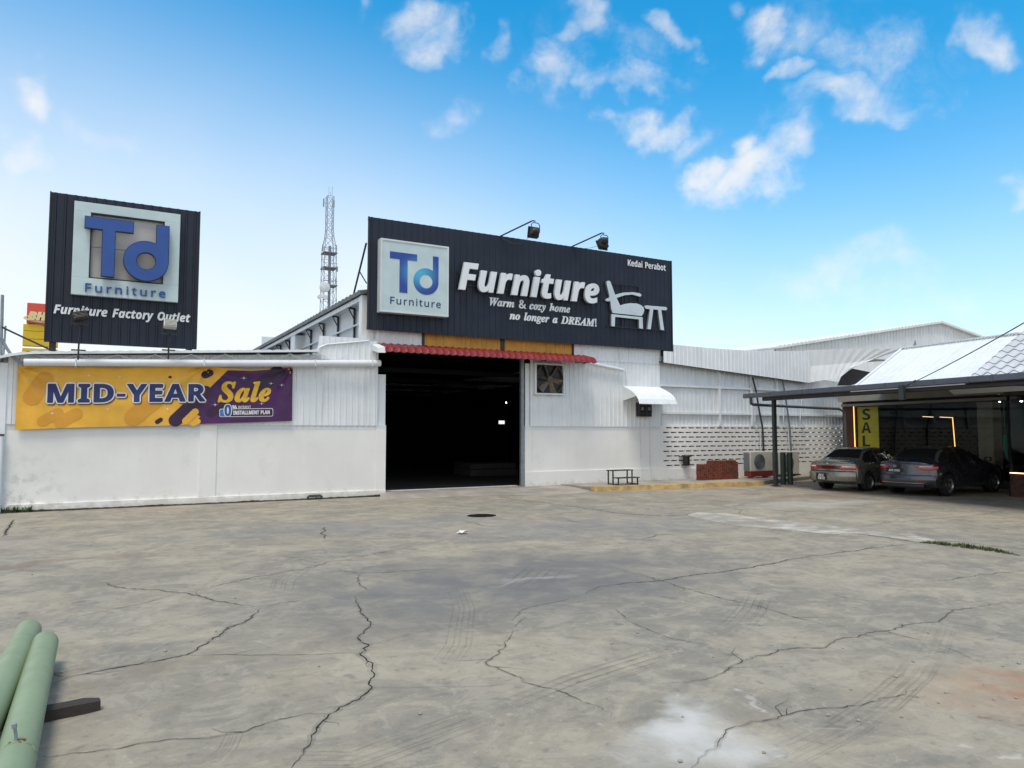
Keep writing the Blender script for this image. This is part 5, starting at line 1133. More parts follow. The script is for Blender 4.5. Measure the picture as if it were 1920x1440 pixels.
bshape(tilt(rrect(411, 766.5, 512, 782, 3)), O1 * 2.0, 'printed_frame', 'print_white'); bshape(tilt(rrect(412, 767.6, 511, 780.8, 2.4)), O1 * 2.5, 'printed_plate', 'cloth_plum'); bshape(tilt(rrect(412, 767.6, 432, 780.8, 2.4)), O1 * 2.8, 'printed_plate', 'print_blue')
btext('lettering_outline', '0', 'S', 420, 779.5, 433.5, 20, 'print_white', O1 * 3.2, .03); btext('lettering', '0', 'S', 420, 779.5, 433.5, 20, 'logo_blue', O1 * 4.0, .008)
btext('lettering', '%', 'S', 435, 767, 444, 7, 'print_white', O1 * 3.2, .006)
btext('lettering', 'INTEREST', 'S', 446, 766, 470, 5, 'print_white', O1 * 3.2)
btext('lettering', 'INSTALLMENT PLAN', 'S', 437, 777.5, 506, 7.2, 'print_white', O1 * 3.4, .003)
for (x, y, s) in ((167, 704, 5), (225, 707, 4), (98, 775, 5), (202, 767, 5), (314, 767, 5), (457, 709, 5), (528, 722, 5), (403, 759, 5), (490, 757, 4), (508, 719, 4)):
    P = []
    for k in range(16):
        rr = s * (1.35 if k % 8 == 0 else .95 if k % 4 == 0 else .5 if k % 2 == 0 else .17); P.append((x + rr * math.cos(k * math.pi / 8), y + rr * math.sin(k * math.pi / 8)))
    bshape(P, O1 * 4, 'printed_star', 'print_white')
mb = MB()
for u in (0.0, .64, 1.0):
    x = cBL[0] + bw * u; mb.tube([(x, Y0 + BY, btop(u) - .01), (x + .02, Y0 - .15, btop(u) + .12), (x + .05, Y0 - .14, btop(u) + .22)], .008, 5)
obj('tie_rope', mb, 'galv', ban)

# ================================================================== THINGS ON THE FRONT
# red roof sheet over the doorway
aw = thing('canopy', 'red tile-profile metal canopy over the dark doorway', 'canopy', (FX(915, 660), Y0, FZ(915, 655)))
A0, A1 = FX(722, 660, -.8), FX(1118, 676, -.8)
ztop = FZ(900, 655); zfr, zfb = FZ(722, 649, -.8), FZ(722, 660.5, -.8)
prof = [(0, ztop), (-.40, ztop - .10), (-.66, zfr + .02), (-.78, zfr - .06), (-.82, zfb + .02)]
mb = MB(); nx = 33 * 4
for i in range(nx + 1):
    x = A0 + (A1 - A0) * i / nx; k = .03 * (1 - abs(math.sin(math.pi * i / 4))) 
    for (dy_, z) in prof: mb.vert((x, Y0 + dy_ - k * .5, z + k))
    for (dy_, z) in prof[::-1]: mb.vert((x, Y0 + dy_ - k * .5 + .012, z + k - .014))
n2 = 2 * len(prof)
for i in range(nx):
    for k in range(n2): mb.face((n2 * i + k, n2 * i + (k + 1) % n2, n2 * i + n2 + (k + 1) % n2, n2 * i + n2 + k))
mb.face(tuple(range(n2 - 1, -1, -1))); mb.face(tuple(n2 * nx + k for k in range(n2)))
obj('roof_sheet', mb, 'red_roof', aw)
mb = MB(); mb.hexa([(A0 - .16, Y0 - .62, zfb + .0), (A0 + .02, Y0 - .80, zfb - .01), (A0 + .02, Y0 - .03, ztop - .16), (A0 - .16, Y0 - .03, ztop - .22), (A0 - .16, Y0 - .62, zfb + .14), (A0 + .02, Y0 - .79, zfb + .16), (A0 + .02, Y0 - .03, ztop), (A0 - .16, Y0 - .03, ztop - .04)]); obj('end_flashing', mb, 'white_sheet', aw)
mb = MB()
for i in range(6):
    x = A0 + .3 + (A1 - A0 - .6) * i / 5; mb.bar((x, Y0 - .76, zfb + .07), (x, Y0 - .02, zfb + .10), .03, .04)
mb.bar((A0 + .1, Y0 - .74, zfb + .05), (A1 - .1, Y0 - .74, zfb + .07), .03, .04); obj('bracket', mb, 'dark_steel', aw)
# gutters / pipes
a = FC(45, 679, -.26); b = FC(713, 681, -.26); rr_ = (FZ(300, 673, -.26) - FZ(300, 687, -.26)) / 2
mb = MB(); mb.tube([(a[0], Y0 - .26, a[1]), ((a[0] + b[0]) / 2, Y0 - .26, (a[1] + b[1]) / 2 - .015), (b[0], Y0 - .26, b[1])], rr_, 14)
gp = thing('rain_pipe', 'long white rain pipe running along the left wall above the sale banner', 'pipe', (a[0], Y0 - .26, a[1])); obj('tube', mb, 'pipe_white', gp, smooth=True)
mb = MB()
for u in (.12, .45, .78, .97):
    x = a[0] + (b[0] - a[0]) * u; z = a[1] + (b[1] - a[1]) * u; mb.box(x - .02, x + .02, Y0 - .26 - rr_ - .008, Y0 - .02, z - rr_ - .02, z - rr_ - .004); mb.box(x - .015, x + .015, Y0 - .26 - rr_ - .008, Y0 - .26 - rr_ + .002, z - rr_ - .02, z + rr_)
obj('bracket', mb, 'pipe_white', gp)
P_ = [FC(1097, 679, -.16), FC(1168, 694, -.16), FC(1174, 697, -.16), FC(1175, 719, -.06)]
mb = MB(); mb.tube([(P_[0][0], Y0 - .16, P_[0][1]), (P_[1][0], Y0 - .16, P_[1][1])], .062, 12); g2 = thing('rain_pipe', 'short sloping white rain pipe right of the red canopy end', 'pipe', (P_[0][0], Y0 - .16, P_[0][1])); obj('tube', mb, 'pipe_white', g2, smooth=True)
mb = MB(); mb.tube([(P_[1][0], Y0 - .16, P_[1][1] - .02), (P_[2][0], Y0 - .12, P_[2][1] - .02), (P_[3][0], Y0 - .06, P_[3][1])], .016, 8); obj('downpipe', mb, 'pipe_white', g2)
mb = MB(); mb.lathe([(.05, -.05), (.07, -.04), (.07, .05)], 12, Matrix.Translation((P_[0][0] - .02, Y0 - .16, P_[0][1] + .01)) @ Matrix.Rotation(R(90), 4, 'Y')); obj('end_cap', mb, 'dark_steel', g2)
# exhaust fan
f0x, f0z = FC(1002, 680, -.12); f1x, f1z = FC(1058, 741, -.12)
fan = thing('exhaust_fan', 'large square exhaust fan set in the wall right of the doorway', 'fan', ((f0x + f1x) / 2, Y0 - .12, f1z))
mb = MB(); e_ = .05
mb.box(f0x, f1x, Y0 - .16, Y0 - .03, f1z, f1z + e_); mb.box(f0x, f1x, Y0 - .16, Y0 - .03, f0z - e_, f0z); mb.box(f0x, f0x + e_ * 1.3, Y0 - .16, Y0 - .03, f1z + e_, f0z - e_); mb.box(f1x - e_, f1x, Y0 - .16, Y0 - .03, f1z + e_, f0z - e_); obj('frame', mb, 'white_sheet_old', fan)
mb = MB(); mb.box(f0x + e_ * 1.3, f1x - e_, Y0 - .052, Y0 - .044, f1z + e_, f0z - e_); obj('back_plate', mb, 'black_plastic', fan)
fcx, fcz, fr_ = (f0x + f1x) / 2 + .01, (f0z + f1z) / 2, (f1x - f0x) / 2 - .07
mb = MB()
for k in range(40):
    a0 = 2 * math.pi * k / 40; a1 = 2 * math.pi * (k + 1) / 40
    mb.hexa([(fcx + q * math.cos(t_), y_, fcz + q * math.sin(t_)) for y_ in (Y0 - .14, Y0 - .06) for (q, t_) in ((fr_, a0), (fr_, a1), (fr_ + .02, a1), (fr_ + .02, a0))])
obj('shroud', mb, 'fan_steel', fan)
for k in range(6):
    mt = Matrix.Translation((fcx, Y0 - .10, fcz)) @ Matrix.Rotation(R(60 * k + 12), 4, 'Y') @ Matrix.Translation((fr_ * .62, 0, 0)) @ Matrix.Rotation(R(32), 4, 'X')
    mb = MB(); mb.hexa([mt @ Vector(p) for p in ((-.26, -.004, -.06), (.2, -.004, -.10), (.2, .004, -.10), (-.26, .004, -.06), (-.26, -.004, .06), (.2, -.004, .11), (.2, .004, .11), (-.26, .004, .06))]); obj('blade', mb, 'fan_blade', fan)
mb = MB(); mb.lathe([(.03, -.06), (.1, -.05), (.11, .04)], 18, Matrix.Translation((fcx, Y0 - .10, fcz)) @ Matrix.Rotation(R(-90), 4, 'X')); obj('hub', mb, 'fan_steel', fan)
# meter canopy and meters
cx0, cz_ = FC(1168, 724, -.03); cx1 = FX(1238, 726, -.03); q0 = FC(1196, 757, -.95); q1 = FC(1266, 758, -.95)
mc = thing('meter_canopy', 'small white curved metal canopy on the wall above two meter boxes', 'canopy', ((cx0 + cx1) / 2, Y0 - .03, cz_))
mb = MB(); nx = 36; cp = []
for (t_, b_) in ((0, 0), (.2, -.015), (.4, -.035), (.6, -.07), (.78, -.12), (.92, -.22), (1, -.36)): cp.append((t_ * -.92, cz_ - .22 * t_ + b_ * .9))
zend = cp[-1][1]; tgt = q0[1]
cp = [(d_, cz_ + (z - cz_) * (tgt - cz_) / (zend - cz_)) for d_, z in cp]
for i in range(nx + 1):
    x = cx0 + (cx1 - cx0) * i / nx; k = .012 * (i % 2)
    for d_, z in cp: mb.vert((x, Y0 - .03 + d_ - k * .5, z + k))
    for d_, z in cp[::-1]: mb.vert((x, Y0 - .03 + d_ - k * .5 + .012, z + k - .012))
n2 = 2 * len(cp)
for i in range(nx):
    for k in range(n2): mb.face((n2 * i + k, n2 * i + (k + 1) % n2, n2 * i + n2 + (k + 1) % n2, n2 * i + n2 + k))
obj('roof_sheet', mb, 'white_sheet', mc)
for x in (cx0 - .012, cx1 + .004):
    mb = MB(); mb.prism([(x, Y0 - .03, cz_)] + [(x, Y0 - .03 + d_, z - .015) for d_, z in cp[1:5]] + [(x, Y0 - .03 + cp[4][0], cp[4][1] - .05), (x, Y0 - .03, cz_ - .52)], (.01, 0, 0)); obj('side_panel', mb, 'white_sheet', mc)
m0 = FC(1198, 781, -.2); m1 = FC(1223, 760, -.2)
for k, lab in ((0, 'dark electricity meter box under the small white canopy, nearer the doorway'), (1, 'dark electricity meter box under the small white canopy, nearer the slotted wall')):
    wd = (m1[0] - m0[0]) / 2; x = m0[0] + k * wd
    mt_ = thing('meter_box', lab, 'meter box', (x + wd / 2, Y0 - .2, m0[1]), group='meter boxes under the canopy')
    mb = MB(); mb.box(x + .012, x + wd - .012, Y0 - .20, Y0 - .022, m0[1], m0[1] + .50, .015); obj('case', mb, 'meter', mt_)
    mb = MB(); mb.box(x + .07, x + wd - .07, Y0 - .215, Y0 - .2, m0[1] + .16, m0[1] + .42, .01); obj('window', mb, 'glass_dark', mt_)
    mb = MB(); mb.box(x + .1, x + wd - .1, Y0 - .219, Y0 - .2155, m0[1] + .22, m0[1] + .34); obj('dial', mb, 'lagging_grey', mt_)
for (xa_, xb_, lab) in ((1199.5, 1204, 'thin white conduit from the left meter box down to the apron'), (1217.5, 1221, 'thin white conduit from the right meter box down to the apron')):
    a = FC(xa_, 780, -.03); b = FC(xb_, 900, -.06)
    mb = MB(); mb.tube([(a[0], Y0 - .03, a[1]), (a[0] + .02, Y0 - .035, ZD - .1), (b[0], Y0 - .03, .62), (b[0], Y0 - .065, .55), (b[0], Y0 - .065, .13)], .012, 6)
    for z in (1.55, 1.0): mb.box(a[0] + .01, a[0] + .055, Y0 - .05, Y0 - .002, z, z + .03)
    tag(obj('conduit', mb, 'pipe_white', at=(b[0], Y0 - .06, .13)), lab, 'conduit', 'conduits below the meters')
# two-step bench
dB = -1.12; sx = [FX(x, 893, dB) for x in (1145.5, 1187)]; tz = FZ(1166, 881, dB); lz = tz * .5 + .08
bench = thing('step_stool', 'dark green metal two-tread step stool standing on the apron against the white wall', 'step stool', ((sx[0] + sx[1]) / 2, Y0 + dB, KH - .02))
gz = KH - .02
mb = MB(); mb.box(sx[0], sx[1], Y0 + dB - .02, Y0 + dB + .28, tz - .03, tz, .006); obj('tread', mb, 'bench_green', bench)
mb = MB(); mb.box(sx[0] + .0, sx[1] + .0, Y0 + dB - .36, Y0 + dB - .06, lz - .03, lz, .006); obj('tread', mb, 'bench_green', bench)
for x in (sx[0] + .05, sx[1] - .08):
    for (yy, zt_) in ((Y0 + dB + .22, tz - .03), (Y0 + dB - .33, lz - .03), (Y0 + dB - .04, tz - .03)):
        mb = MB(); mb.box(x, x + .035, yy, yy + .035, gz, zt_); obj('leg', mb, 'bench_green', bench)
    mb = MB(); mb.box(x + .002, x + .033, Y0 + dB - .295, Y0 + dB + .22, gz + .02, gz + .05); obj('foot_rail', mb, 'bench_green', bench)
# black pot against the slotted wall
pc = FC(1287, 862, -.16)
mb = MB(); zb_, zt_ = FZ(1287, 873, -.16), FZ(1287, 853, -.16); hh = zt_ - zb_
mb.lathe([(.10, zb_), (.125, zb_ + .06), (.115, zb_ + .55 * hh), (.125, zb_ + .8 * hh), (.145, zb_ + .85 * hh), (.15, zb_ + .9 * hh), (.11, zb_ + hh), (.09, zb_ + hh - .02)], 18, Matrix.Translation((pc[0], Y0 - .16, 0)))
mb.box(pc[0] - .24, pc[0] + .24, Y0 - .18, Y0 - .02, zt_ - .075, zt_ - .045)
tag(obj('pot', mb, 'black_plastic', at=(pc[0], Y0 - .16, zb_), smooth=True), 'black pot-shaped vessel fixed on the slotted white wall left of the bricks', 'pot')
# bricks
bx0, by0 = FX(1309, 890, -.72), Y0 - .72
rb = random.Random(3); bl, bwid, bh = .20, .095, .064
proto = None; NC = 19
for c in range(NC):
    rows = 9 if c < 5 else 10 if c > 17 else 11
    for r_ in range(rows):
        x = bx0 + c * .101 + rb.uniform(-.004, .004); z = KH - .02 + r_ * bh; y = by0 + rb.uniform(-.012, .012)
        if proto is None:
            mb = MB(); mb.box(-bwid / 2, bwid / 2, -bl / 2, bl / 2, 0, bh - .003, .005); o = obj('brick', mb, 'brick_red', local=True); proto = o
            pd = proto.data.copy(); pd.materials[0] = M['brick_dark']
        else:
            o = proto.copy(); COL.objects.link(o)
            if rb.random() < .22: o.data = pd
        o.location = (x + bwid / 2, y, z); o.rotation_euler = (0, 0, rb.uniform(-.05, .05))
        tag(o, 'red clay brick in the neat stack against the slotted white wall', 'brick', 'bricks in the red stack')
# air conditioner outdoor units
def ac(label, xl, xr, yt, yb_, dy_, red):
    x0, z1 = FC(xl, yt, dy_); x1 = FX(xr, yt, dy_); z0 = FZ(xl, yb_, dy_)
    t = thing('air_conditioner', label, 'air conditioner', ((x0 + x1) / 2, Y0 + dy_, KH - .02), group='outdoor air conditioners')
    yf = Y0 + dy_
    mb = MB(); mb.box(x0, x1, yf, yf + .36, z0, z1, .02); cs = obj('case', mb, 'ac_beige', t)
    mb = MB(); cxx, czz, r = x0 + (x1 - x0) * .40, (z0 + z1) / 2 - .01, (z1 - z0) * .39
    mb.lathe([(r, 0), (r, .012), (r * .95, .016)], 32, Matrix.Translation((cxx, yf, czz)) @ Matrix.Rotation(R(90), 4, 'X')); fg = obj('fan_grille', mb, 'ac_fan', t)
    mb = MB()
    for k in range(7):
        rr = r * (.15 + .8 * k / 6); P = [(cxx + rr * math.cos(a_), yf - .022, czz + rr * math.sin(a_)) for a_ in [2 * math.pi * j / 24 for j in range(25)]]; mb.tube(P, .006, 4, False)
    for k in range(4): a_ = math.pi * k / 4; mb.bar((cxx - r * math.cos(a_), yf - .024, czz - r * math.sin(a_)), (cxx + r * math.cos(a_), yf - .024, czz + r * math.sin(a_)), .012, .01)
    obj('guard', mb, 'lagging_grey', fg)
    mb = MB(); mb.box(x0 + .002, x1 + .06, yf - .02, yf + .34, z0 - (.2 if red else .05), z0 - .003, .006); obj('base_rail', mb, 'ac_red' if red else 'dark_steel', t)
    for x in (x0 + .15, x1 - .25):
        mb = MB(); mb.box(x, x + .13, yf - .02, yf + .32, KH - .03, z0 - (.2 if red else .05) - .002, .01); obj('foot', mb, 'apron', t)
    mb = MB(); mb.box(x0 - .012, x0 - .001, yf + .05, yf + .34, z0 + .02, z1 - .03); obj('side_grille', mb, 'lagging_grey', t)
ac('beige outdoor air conditioner with a round fan and a red base rail beside the bricks', 1407, 1448, 847, 884, -.9, True)
ac('grey outdoor air conditioner behind the two green bollards', 1461, 1498, 847, 890, -.8, False)
def wall_pipe(pts, dy_, r, m, label, cat, name, group=None):
    P = [(FX(x, y, dy_), Y0 + dy_, FZ(x, y, dy_)) for x, y in pts]; mb = MB(); mb.tube(P, r, 7)
    tag(obj(name, mb, m, at=P[-1]), label, cat, group)
wall_pipe([(1411, 708), (1417, 731), (1424, 772), (1430, 803), (1432, 848)], -.12, .035, 'cable', 'black lagged hose slanting down the wall to the beige air conditioner', 'hose', 'hose', 'hoses on the right wing')
wall_pipe([(1467, 711), (1473, 745), (1480, 795), (1484, 848)], -.12, .035, 'lagging_grey', 'grey lagged hose slanting down the wall to the grey air conditioner', 'hose', 'hose', 'hoses on the right wing')
wall_pipe([(1415.5, 735), (1415.5, 791), (1425, 803), (1426.5, 848)], -.08, .022, 'pipe_white', 'thin white pipe with a kink beside the black hose', 'pipe', 'pipe', 'white pipes on the right wing')
wall_pipe([(1470, 735), (1469, 792), (1478, 804), (1480, 848)], -.08, .022, 'pipe_white', 'thin white pipe with a kink beside the grey hose', 'pipe', 'pipe', 'white pipes on the right wing')
wall_pipe([(1509, 722), (1503, 752), (1500, 788), (1509, 803)], -.08, .02, 'pipe_white', 'short bent white pipe on the wall, farthest from the doorway', 'pipe', 'pipe', 'white pipes on the right wing')
for (x, lab) in ((1469, 'dark green standing bollard pipe next to the carport post'), (1482, 'dark green standing bollard pipe nearer the parked sage car')):
    g = G(x, 908); r = .095; h_ = .0
    zt_ = onplane(x, 849, (0, g.y, 0), (0, 1, 0)).z
    bo = thing('bollard', lab, 'bollard', g, group='green bollards by the carport post')
    mb = MB(); mb.tube([(g.x, g.y, 0), (g.x, g.y, zt_)], r, 16); obj('tube', mb, 'green_pipe_dark', bo, smooth=True)
    mb = MB(); mb.lathe([(r + .005, zt_ + .001), (r + .005, zt_ + .02), (r * .5, zt_ + .03)], 16, Matrix.Translation((g.x, g.y, 0))); obj('cap', mb, 'beam_beige', bo)
# short black pipe loop, drain, litter, wall corner downpipe
P = [(FX(x, y, -.14), Y0 - .14, max(.02, FZ(x, y, -.14))) for x, y in ((577, 939), (577.5, 932), (580, 930), (600, 929), (603, 931), (603.5, 938))]
mb = MB(); mb.tube(P, .032, 8); tag(obj('pipe_stub', mb, 'green_pipe_dark', at=(P[0][0], Y0 - .14, 0)), 'small dark bent pipe stub at the foot of the left wall', 'pipe')
g = G(903, 967); mb = MB(); L = []
for k in range(28): a_ = 2 * math.pi * k / 28; L.append((g.x + .33 * math.cos(a_) * (1 + .05 * math.sin(k * 3.1)), g.y + .30 * math.sin(a_) * (1 + .06 * math.sin(k * 2.3)), .0045))
mb.prism(L, (0, 0, .004)); dr = tag(obj('drain_cover', mb, 'hole', at=(g.x, g.y, 0)), 'round black drain opening in the concrete in front of the doorway', 'drain')
g = G(869, 1001); mb = MB(); rl = random.Random(5)
for k in range(6):
    x, y = g.x + rl.uniform(-.1, .1), g.y + rl.uniform(-.06, .06); a_ = rl.uniform(0, 3); q = [(x + .07 * math.cos(a_ + t_), y + .05 * math.sin(a_ + t_), .012 + rl.uniform(0, .05)) for t_ in (0, 1.6, 3.1, 4.7)]; mb.prism(q, (0, 0, .004))
tag(obj('litter', mb, 'paper', at=(g.x, g.y, 0)), 'crumpled white paper litter on the concrete before the doorway', 'litter')
mb = MB(); a = FC(3, 815, -.12); mb.tube([(a[0], Y0 - .12, .02), (a[0], Y0 - .12, a[1])], .05, 12); dp = thing('downpipe', 'white capped standing pipe at the far left wall corner', 'pipe', (a[0], Y0 - .12, 0)); obj('tube', mb, 'pipe_white', dp, smooth=True)
mb = MB(); mb.lathe([(.056, a[1] - .03), (.056, a[1] + .01), (.05, a[1] + .015)], 12, Matrix.Translation((a[0], Y0 - .12, 0))); obj('cap', mb, 'dark_steel', dp)
# inside the hall
m0 = onplane(880, 893, (0, 0, .1), (0, 0, 1)); 
mx0 = onplane(882, 890, (0, Y0 + 5.5, 0), (0, 1, 0)).x; mx1 = onplane(972, 890, (0, Y0 + 5.5, 0), (0, 1, 0)).x
mt_ = thing('mattress', 'pale wrapped mattress stack lying on the floor inside the dark hall', 'mattress', ((mx0 + mx1) / 2, Y0 + 6.2, .1))
mb = MB(); mb.box(mx0, mx1, Y0 + 5.5, Y0 + 7.2, .10, .38, .05); obj('base', mb, 'mattress', mt_); mb = MB(); mb.box(mx0 + .03, mx1 - .03, Y0 + 5.53, Y0 + 7.17, .385, .62, .06); obj('top', mb, 'mattress', mt_)
p = onplane(949, 755, (0, Y0 + 12, 0), (0, 1, 0)); 
lp = thing('ceiling_lamp', 'small bright lamp hanging deep inside the dark hall', 'lamp', p); mb = MB(); mb.lathe([(.015, -.02), (.035, 0), (.015, .03)], 12, Matrix.Translation(p)); obj('bulb', mb, 'lamp_white', lp); mb = MB(); mb.tube([p + Vector((0, 0, .03)), (p.x, p.y, 4.6)], .01, 5); obj('cord', mb, 'cable', lp)
a = onplane(828, 695, (0, Y0 + 4, 0), (0, 1, 0)); mb = MB(); mb.box(a.x, a.x + 1.25, Y0 + 4, Y0 + 4.12, a.z - .04, a.z + .04, .01); fl_ = thing('tube_light', 'unlit fluorescent tube light under the hall roof behind the doorway', 'lamp', (a.x, Y0 + 4, a.z)); obj('housing', mb, 'logo_panel_grey', fl_)
mb = MB(); mb.tube([(a.x + .02, Y0 + 4.06, a.z - .07), (a.x + 1.23, Y0 + 4.06, a.z - .07)], .016, 8); obj('tube', mb, 'print_white', fl_)
mb = MB(); mb.tube([(a.x + .2, Y0 + 4.06, a.z + .04), (a.x + .2, Y0 + 4.06, a.z + .9)], .01, 5); mb.tube([(a.x + 1.05, Y0 + 4.06, a.z + .04), (a.x + 1.05, Y0 + 4.06, a.z + .9)], .01, 5); obj('hanger', mb, 'cable', fl_)
# ================================================================== SHOP ON THE RIGHT
OE = Vector((20.35, 17.86, 0)); eV = Vector((math.sin(R(9.5)), math.cos(R(9.5)), 0)); uV = Vector((eV.y, -eV.x, 0))
def RR(a, b, z): return OE + eV * a + uV * b + Vector((0, 0, z))
RM = Matrix((( uV.x, eV.x, 0, OE.x), (uV.y, eV.y, 0, OE.y), (0, 0, 1, 0), (0, 0, 0, 1)))      # local (b, a, z) -> world
def rbox(mb, a0, a1, b0, b1, z0, z1, bev=0): return mb.box(b0, b1, a0, a1, z0, z1, bev, RM)
def onb(x, y, b): 
    p = onplane(x, y, OE + uV * b, uV); q = p - OE; return q.dot(eV), q.z
shop = thing('shop', 'low shop on the right with a white tiled roof, deep dark veranda and glazed front', 'building', OE)
aE = onb(1393, 739, -.47)[0]
NEAR = -17.0
# gutter: open trough with joints
mb = MB(); gz0, gz1 = 3.09, 3.245
prf = [(-.47, gz1), (-.485, gz0 + .02), (-.45, gz0), (-.36, gz0), (-.34, gz0 + .03), (-.34, gz1)]
def sweep(mb, prf, a0, a1, th=.006):
    P = [RR(a0, b, z) for b, z in prf] + [RR(a0, b + (th if i < 3 else -th), z + th) for i, (b, z) in list(enumerate(prf))[::-1]]
    mb.prism(P, eV * (a1 - a0))
sweep(mb, prf, aE, NEAR)
gt = obj('gutter', mb, 'gutter_slate', shop)
mb = MB(); k = aE - .35
while k > NEAR:
    rbox(mb, k - .018, k + .018, -.492, -.472, gz0 - .004, gz1 + .006); k -= random.choice((.62, 1.1, .95))
obj('gutter_joint', mb, 'gutter_slate', gt)
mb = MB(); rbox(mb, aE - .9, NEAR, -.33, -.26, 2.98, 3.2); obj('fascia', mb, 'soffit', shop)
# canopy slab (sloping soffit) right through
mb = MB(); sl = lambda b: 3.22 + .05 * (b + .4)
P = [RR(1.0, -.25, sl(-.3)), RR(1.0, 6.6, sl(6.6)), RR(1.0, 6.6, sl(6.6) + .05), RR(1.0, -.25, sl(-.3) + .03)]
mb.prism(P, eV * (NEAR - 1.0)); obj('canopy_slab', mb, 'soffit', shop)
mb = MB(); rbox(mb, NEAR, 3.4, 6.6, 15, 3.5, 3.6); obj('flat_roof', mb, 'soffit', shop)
# post and beam
for a in (0,):
    mb = MB(); rbox(mb, a - .06, a + .06, -.06, .06, -.02, 3.0, .008); rbox(mb, a - .12, a + .12, -.12, .12, 0, .03); obj('post', mb, 'post_green', shop)
mb = MB(); rbox(mb, .55, NEAR, -.055, .055, 2.98, 3.19); obj('beam', mb, 'dark_steel', shop)
mb = MB(); A = RR(.72, -.40, 3.09); mb.tube([A, A + Vector((0, 0, -.12)), RR(.75, -.38, 2.90), RR(.85, -.2, 2.86), RR(2.9, 5.6, 2.83), RR(3.0, 6.0, 2.7), RR(3.0, 6.05, .1)], .055, 10); obj('downpipe', mb, 'gutter_slate', shop, smooth=True)
# roofs
zr = lambda b: 3.38 + .637 * b
def roof_sheet(name, a0, a1, b1, m, ribs=True):
    mb = MB(); n = max(2, int((a0 - a1) / .12)); bb = [-.42, b1]
    for i in range(n + 1):
        a = a0 + (a1 - a0) * i / n; k = .006 * (i % 2) if ribs else 0
        mb.vert(RR(a, -.42, zr(-.42) + k)); mb.vert(RR(a, b1, zr(b1) + k)); mb.vert(RR(a, 2 * b1 + .4, zr(-.42) + k)); mb.vert(RR(a, 2 * b1 + .4, zr(-.42) - .05)); mb.vert(RR(a, b1, zr(b1) - .06)); mb.vert(RR(a, -.42, zr(-.42) - .05))
    for i in range(n):
        for k in range(6): mb.face((6 * i + k, 6 * i + (k + 1) % 6, 6 * i + 6 + (k + 1) % 6, 6 * i + 6 + k))
    mb.face(tuple(range(5, -1, -1))); mb.face(tuple(6 * n + k for k in range(6)))
    return obj(name, mb, m, shop)
rs = roof_sheet('roof_sheet', -3.9, -7.2, 1.66, 'white_sheet')
mb = MB(); n = 38
for i in range(n): rbox(mb, -3.95 - i * .096, -3.95 - i * .096 - .062, 1.56, 1.78, zr(1.66) + .0, zr(1.66) + .035)
obj('ridge_cap', mb, 'white_sheet_old', shop)
mb = MB()
mb.bar(RR(-3.92, -.40, zr(-.4) + .03), RR(-3.92, 1.66, zr(1.66) + .03), .10, .02)
obj('verge_trim', mb, 'white_sheet', shop)
rs = roof_sheet('roof_sheet', -7.2, -7.62, 5.0, 'white_sheet', False)
# tiles: wavy courses stepping up the slope
mb = MB(); B1 = 5.0; sn = 1 / math.hypot(1, .637); nb = int((B1 + .42) / .24); pitch = .33; na = int((17 - 7.62) / pitch * 8)
up = Vector((0, 0, 1))
for r_ in range(nb):
    b0 = -.42 + r_ * .24; b1 = b0 + .25; prev = None
    for i in range(na + 1):
        a = -7.62 - i * pitch / 8; wv = .032 * math.sin(2 * math.pi * i / 8) 
        cur = [mb.vert(RR(a, b0, zr(b0) + .005)), mb.vert(RR(a, b0, zr(b0) + .045 + wv)), mb.vert(RR(a, b1, zr(b1) + .028 + wv))]
        if prev:
            mb.slot(1); mb.face((prev[0], cur[0], cur[1], prev[1])); mb.slot(0); mb.face((prev[1], cur[1], cur[2], prev[2]))
        prev = cur
obj('roof_tiles', mb, ['tile_white', 'tile_edge'], shop, smooth=False)
mb = MB(); mb.prism([RR(-7.6, -.4, zr(-.4) - .07), RR(-8.0, 5.0, zr(5.0) - .02), RR(-8.0, 10.4, zr(-.4) - .07)], eV * (NEAR + 7.6)); obj('roof_core', mb, 'soffit', shop)
# front wall parts
GB = 6.35
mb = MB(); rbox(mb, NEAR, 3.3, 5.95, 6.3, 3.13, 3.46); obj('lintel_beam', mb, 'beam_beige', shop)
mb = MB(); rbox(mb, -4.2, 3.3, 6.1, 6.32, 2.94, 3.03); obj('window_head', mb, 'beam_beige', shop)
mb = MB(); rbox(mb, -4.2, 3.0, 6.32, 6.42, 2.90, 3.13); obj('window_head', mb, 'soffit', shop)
c0 = onb(1605, 800, GB)[0]; c1 = onb(1581, 800, GB)[0]
mb = MB(); rbox(mb, c0, c1, 6.33, 6.7, 0, 3.13, .01); obj('column', mb, 'col_brown', shop)
p0 = onb(1835, 800, GB + .1)[0]; p1 = onb(1864, 800, GB + .1)[0]
mb = MB(); rbox(mb, p1, p0, 6.40, 6.8, 0, 2.9, .01); obj('column', mb, 'pillar_beige', shop)
mb = MB(); rbox(mb, -4.2, c0, GB, GB + .012, .25, 2.92); obj('window_pane', mb, 'shop_glass', shop)
mb = MB(); rbox(mb, -4.2, c0, GB - .05, GB + .1, 0, .25); obj('window_sill', mb, 'soffit', shop)
aD = onb(1893, 880, 3.75)[0]
mb = MB(); 
for r_ in range(9):
    z = .075 * r_; a = aD - (.12 if r_ % 2 else 0)
    if r_ % 2: rbox(mb, aD - .11, aD, 3.75, 3.86, z, z + .066)
    while a > NEAR: rbox(mb, a - .225, a, 3.75, 3.86, z, z + .066); a -= .237
mb.cur = 1; rbox(mb, NEAR, aD - .01, 3.765, 3.855, 0, .67); mb.cur = 0
obj('brick_dado', mb, ['brick_dark', 'soffit'], shop)
mb = MB(); rbox(mb, NEAR, aD, 3.74, 3.9, .68, .70); obj('light_strip', mb, 'led_pale', shop)
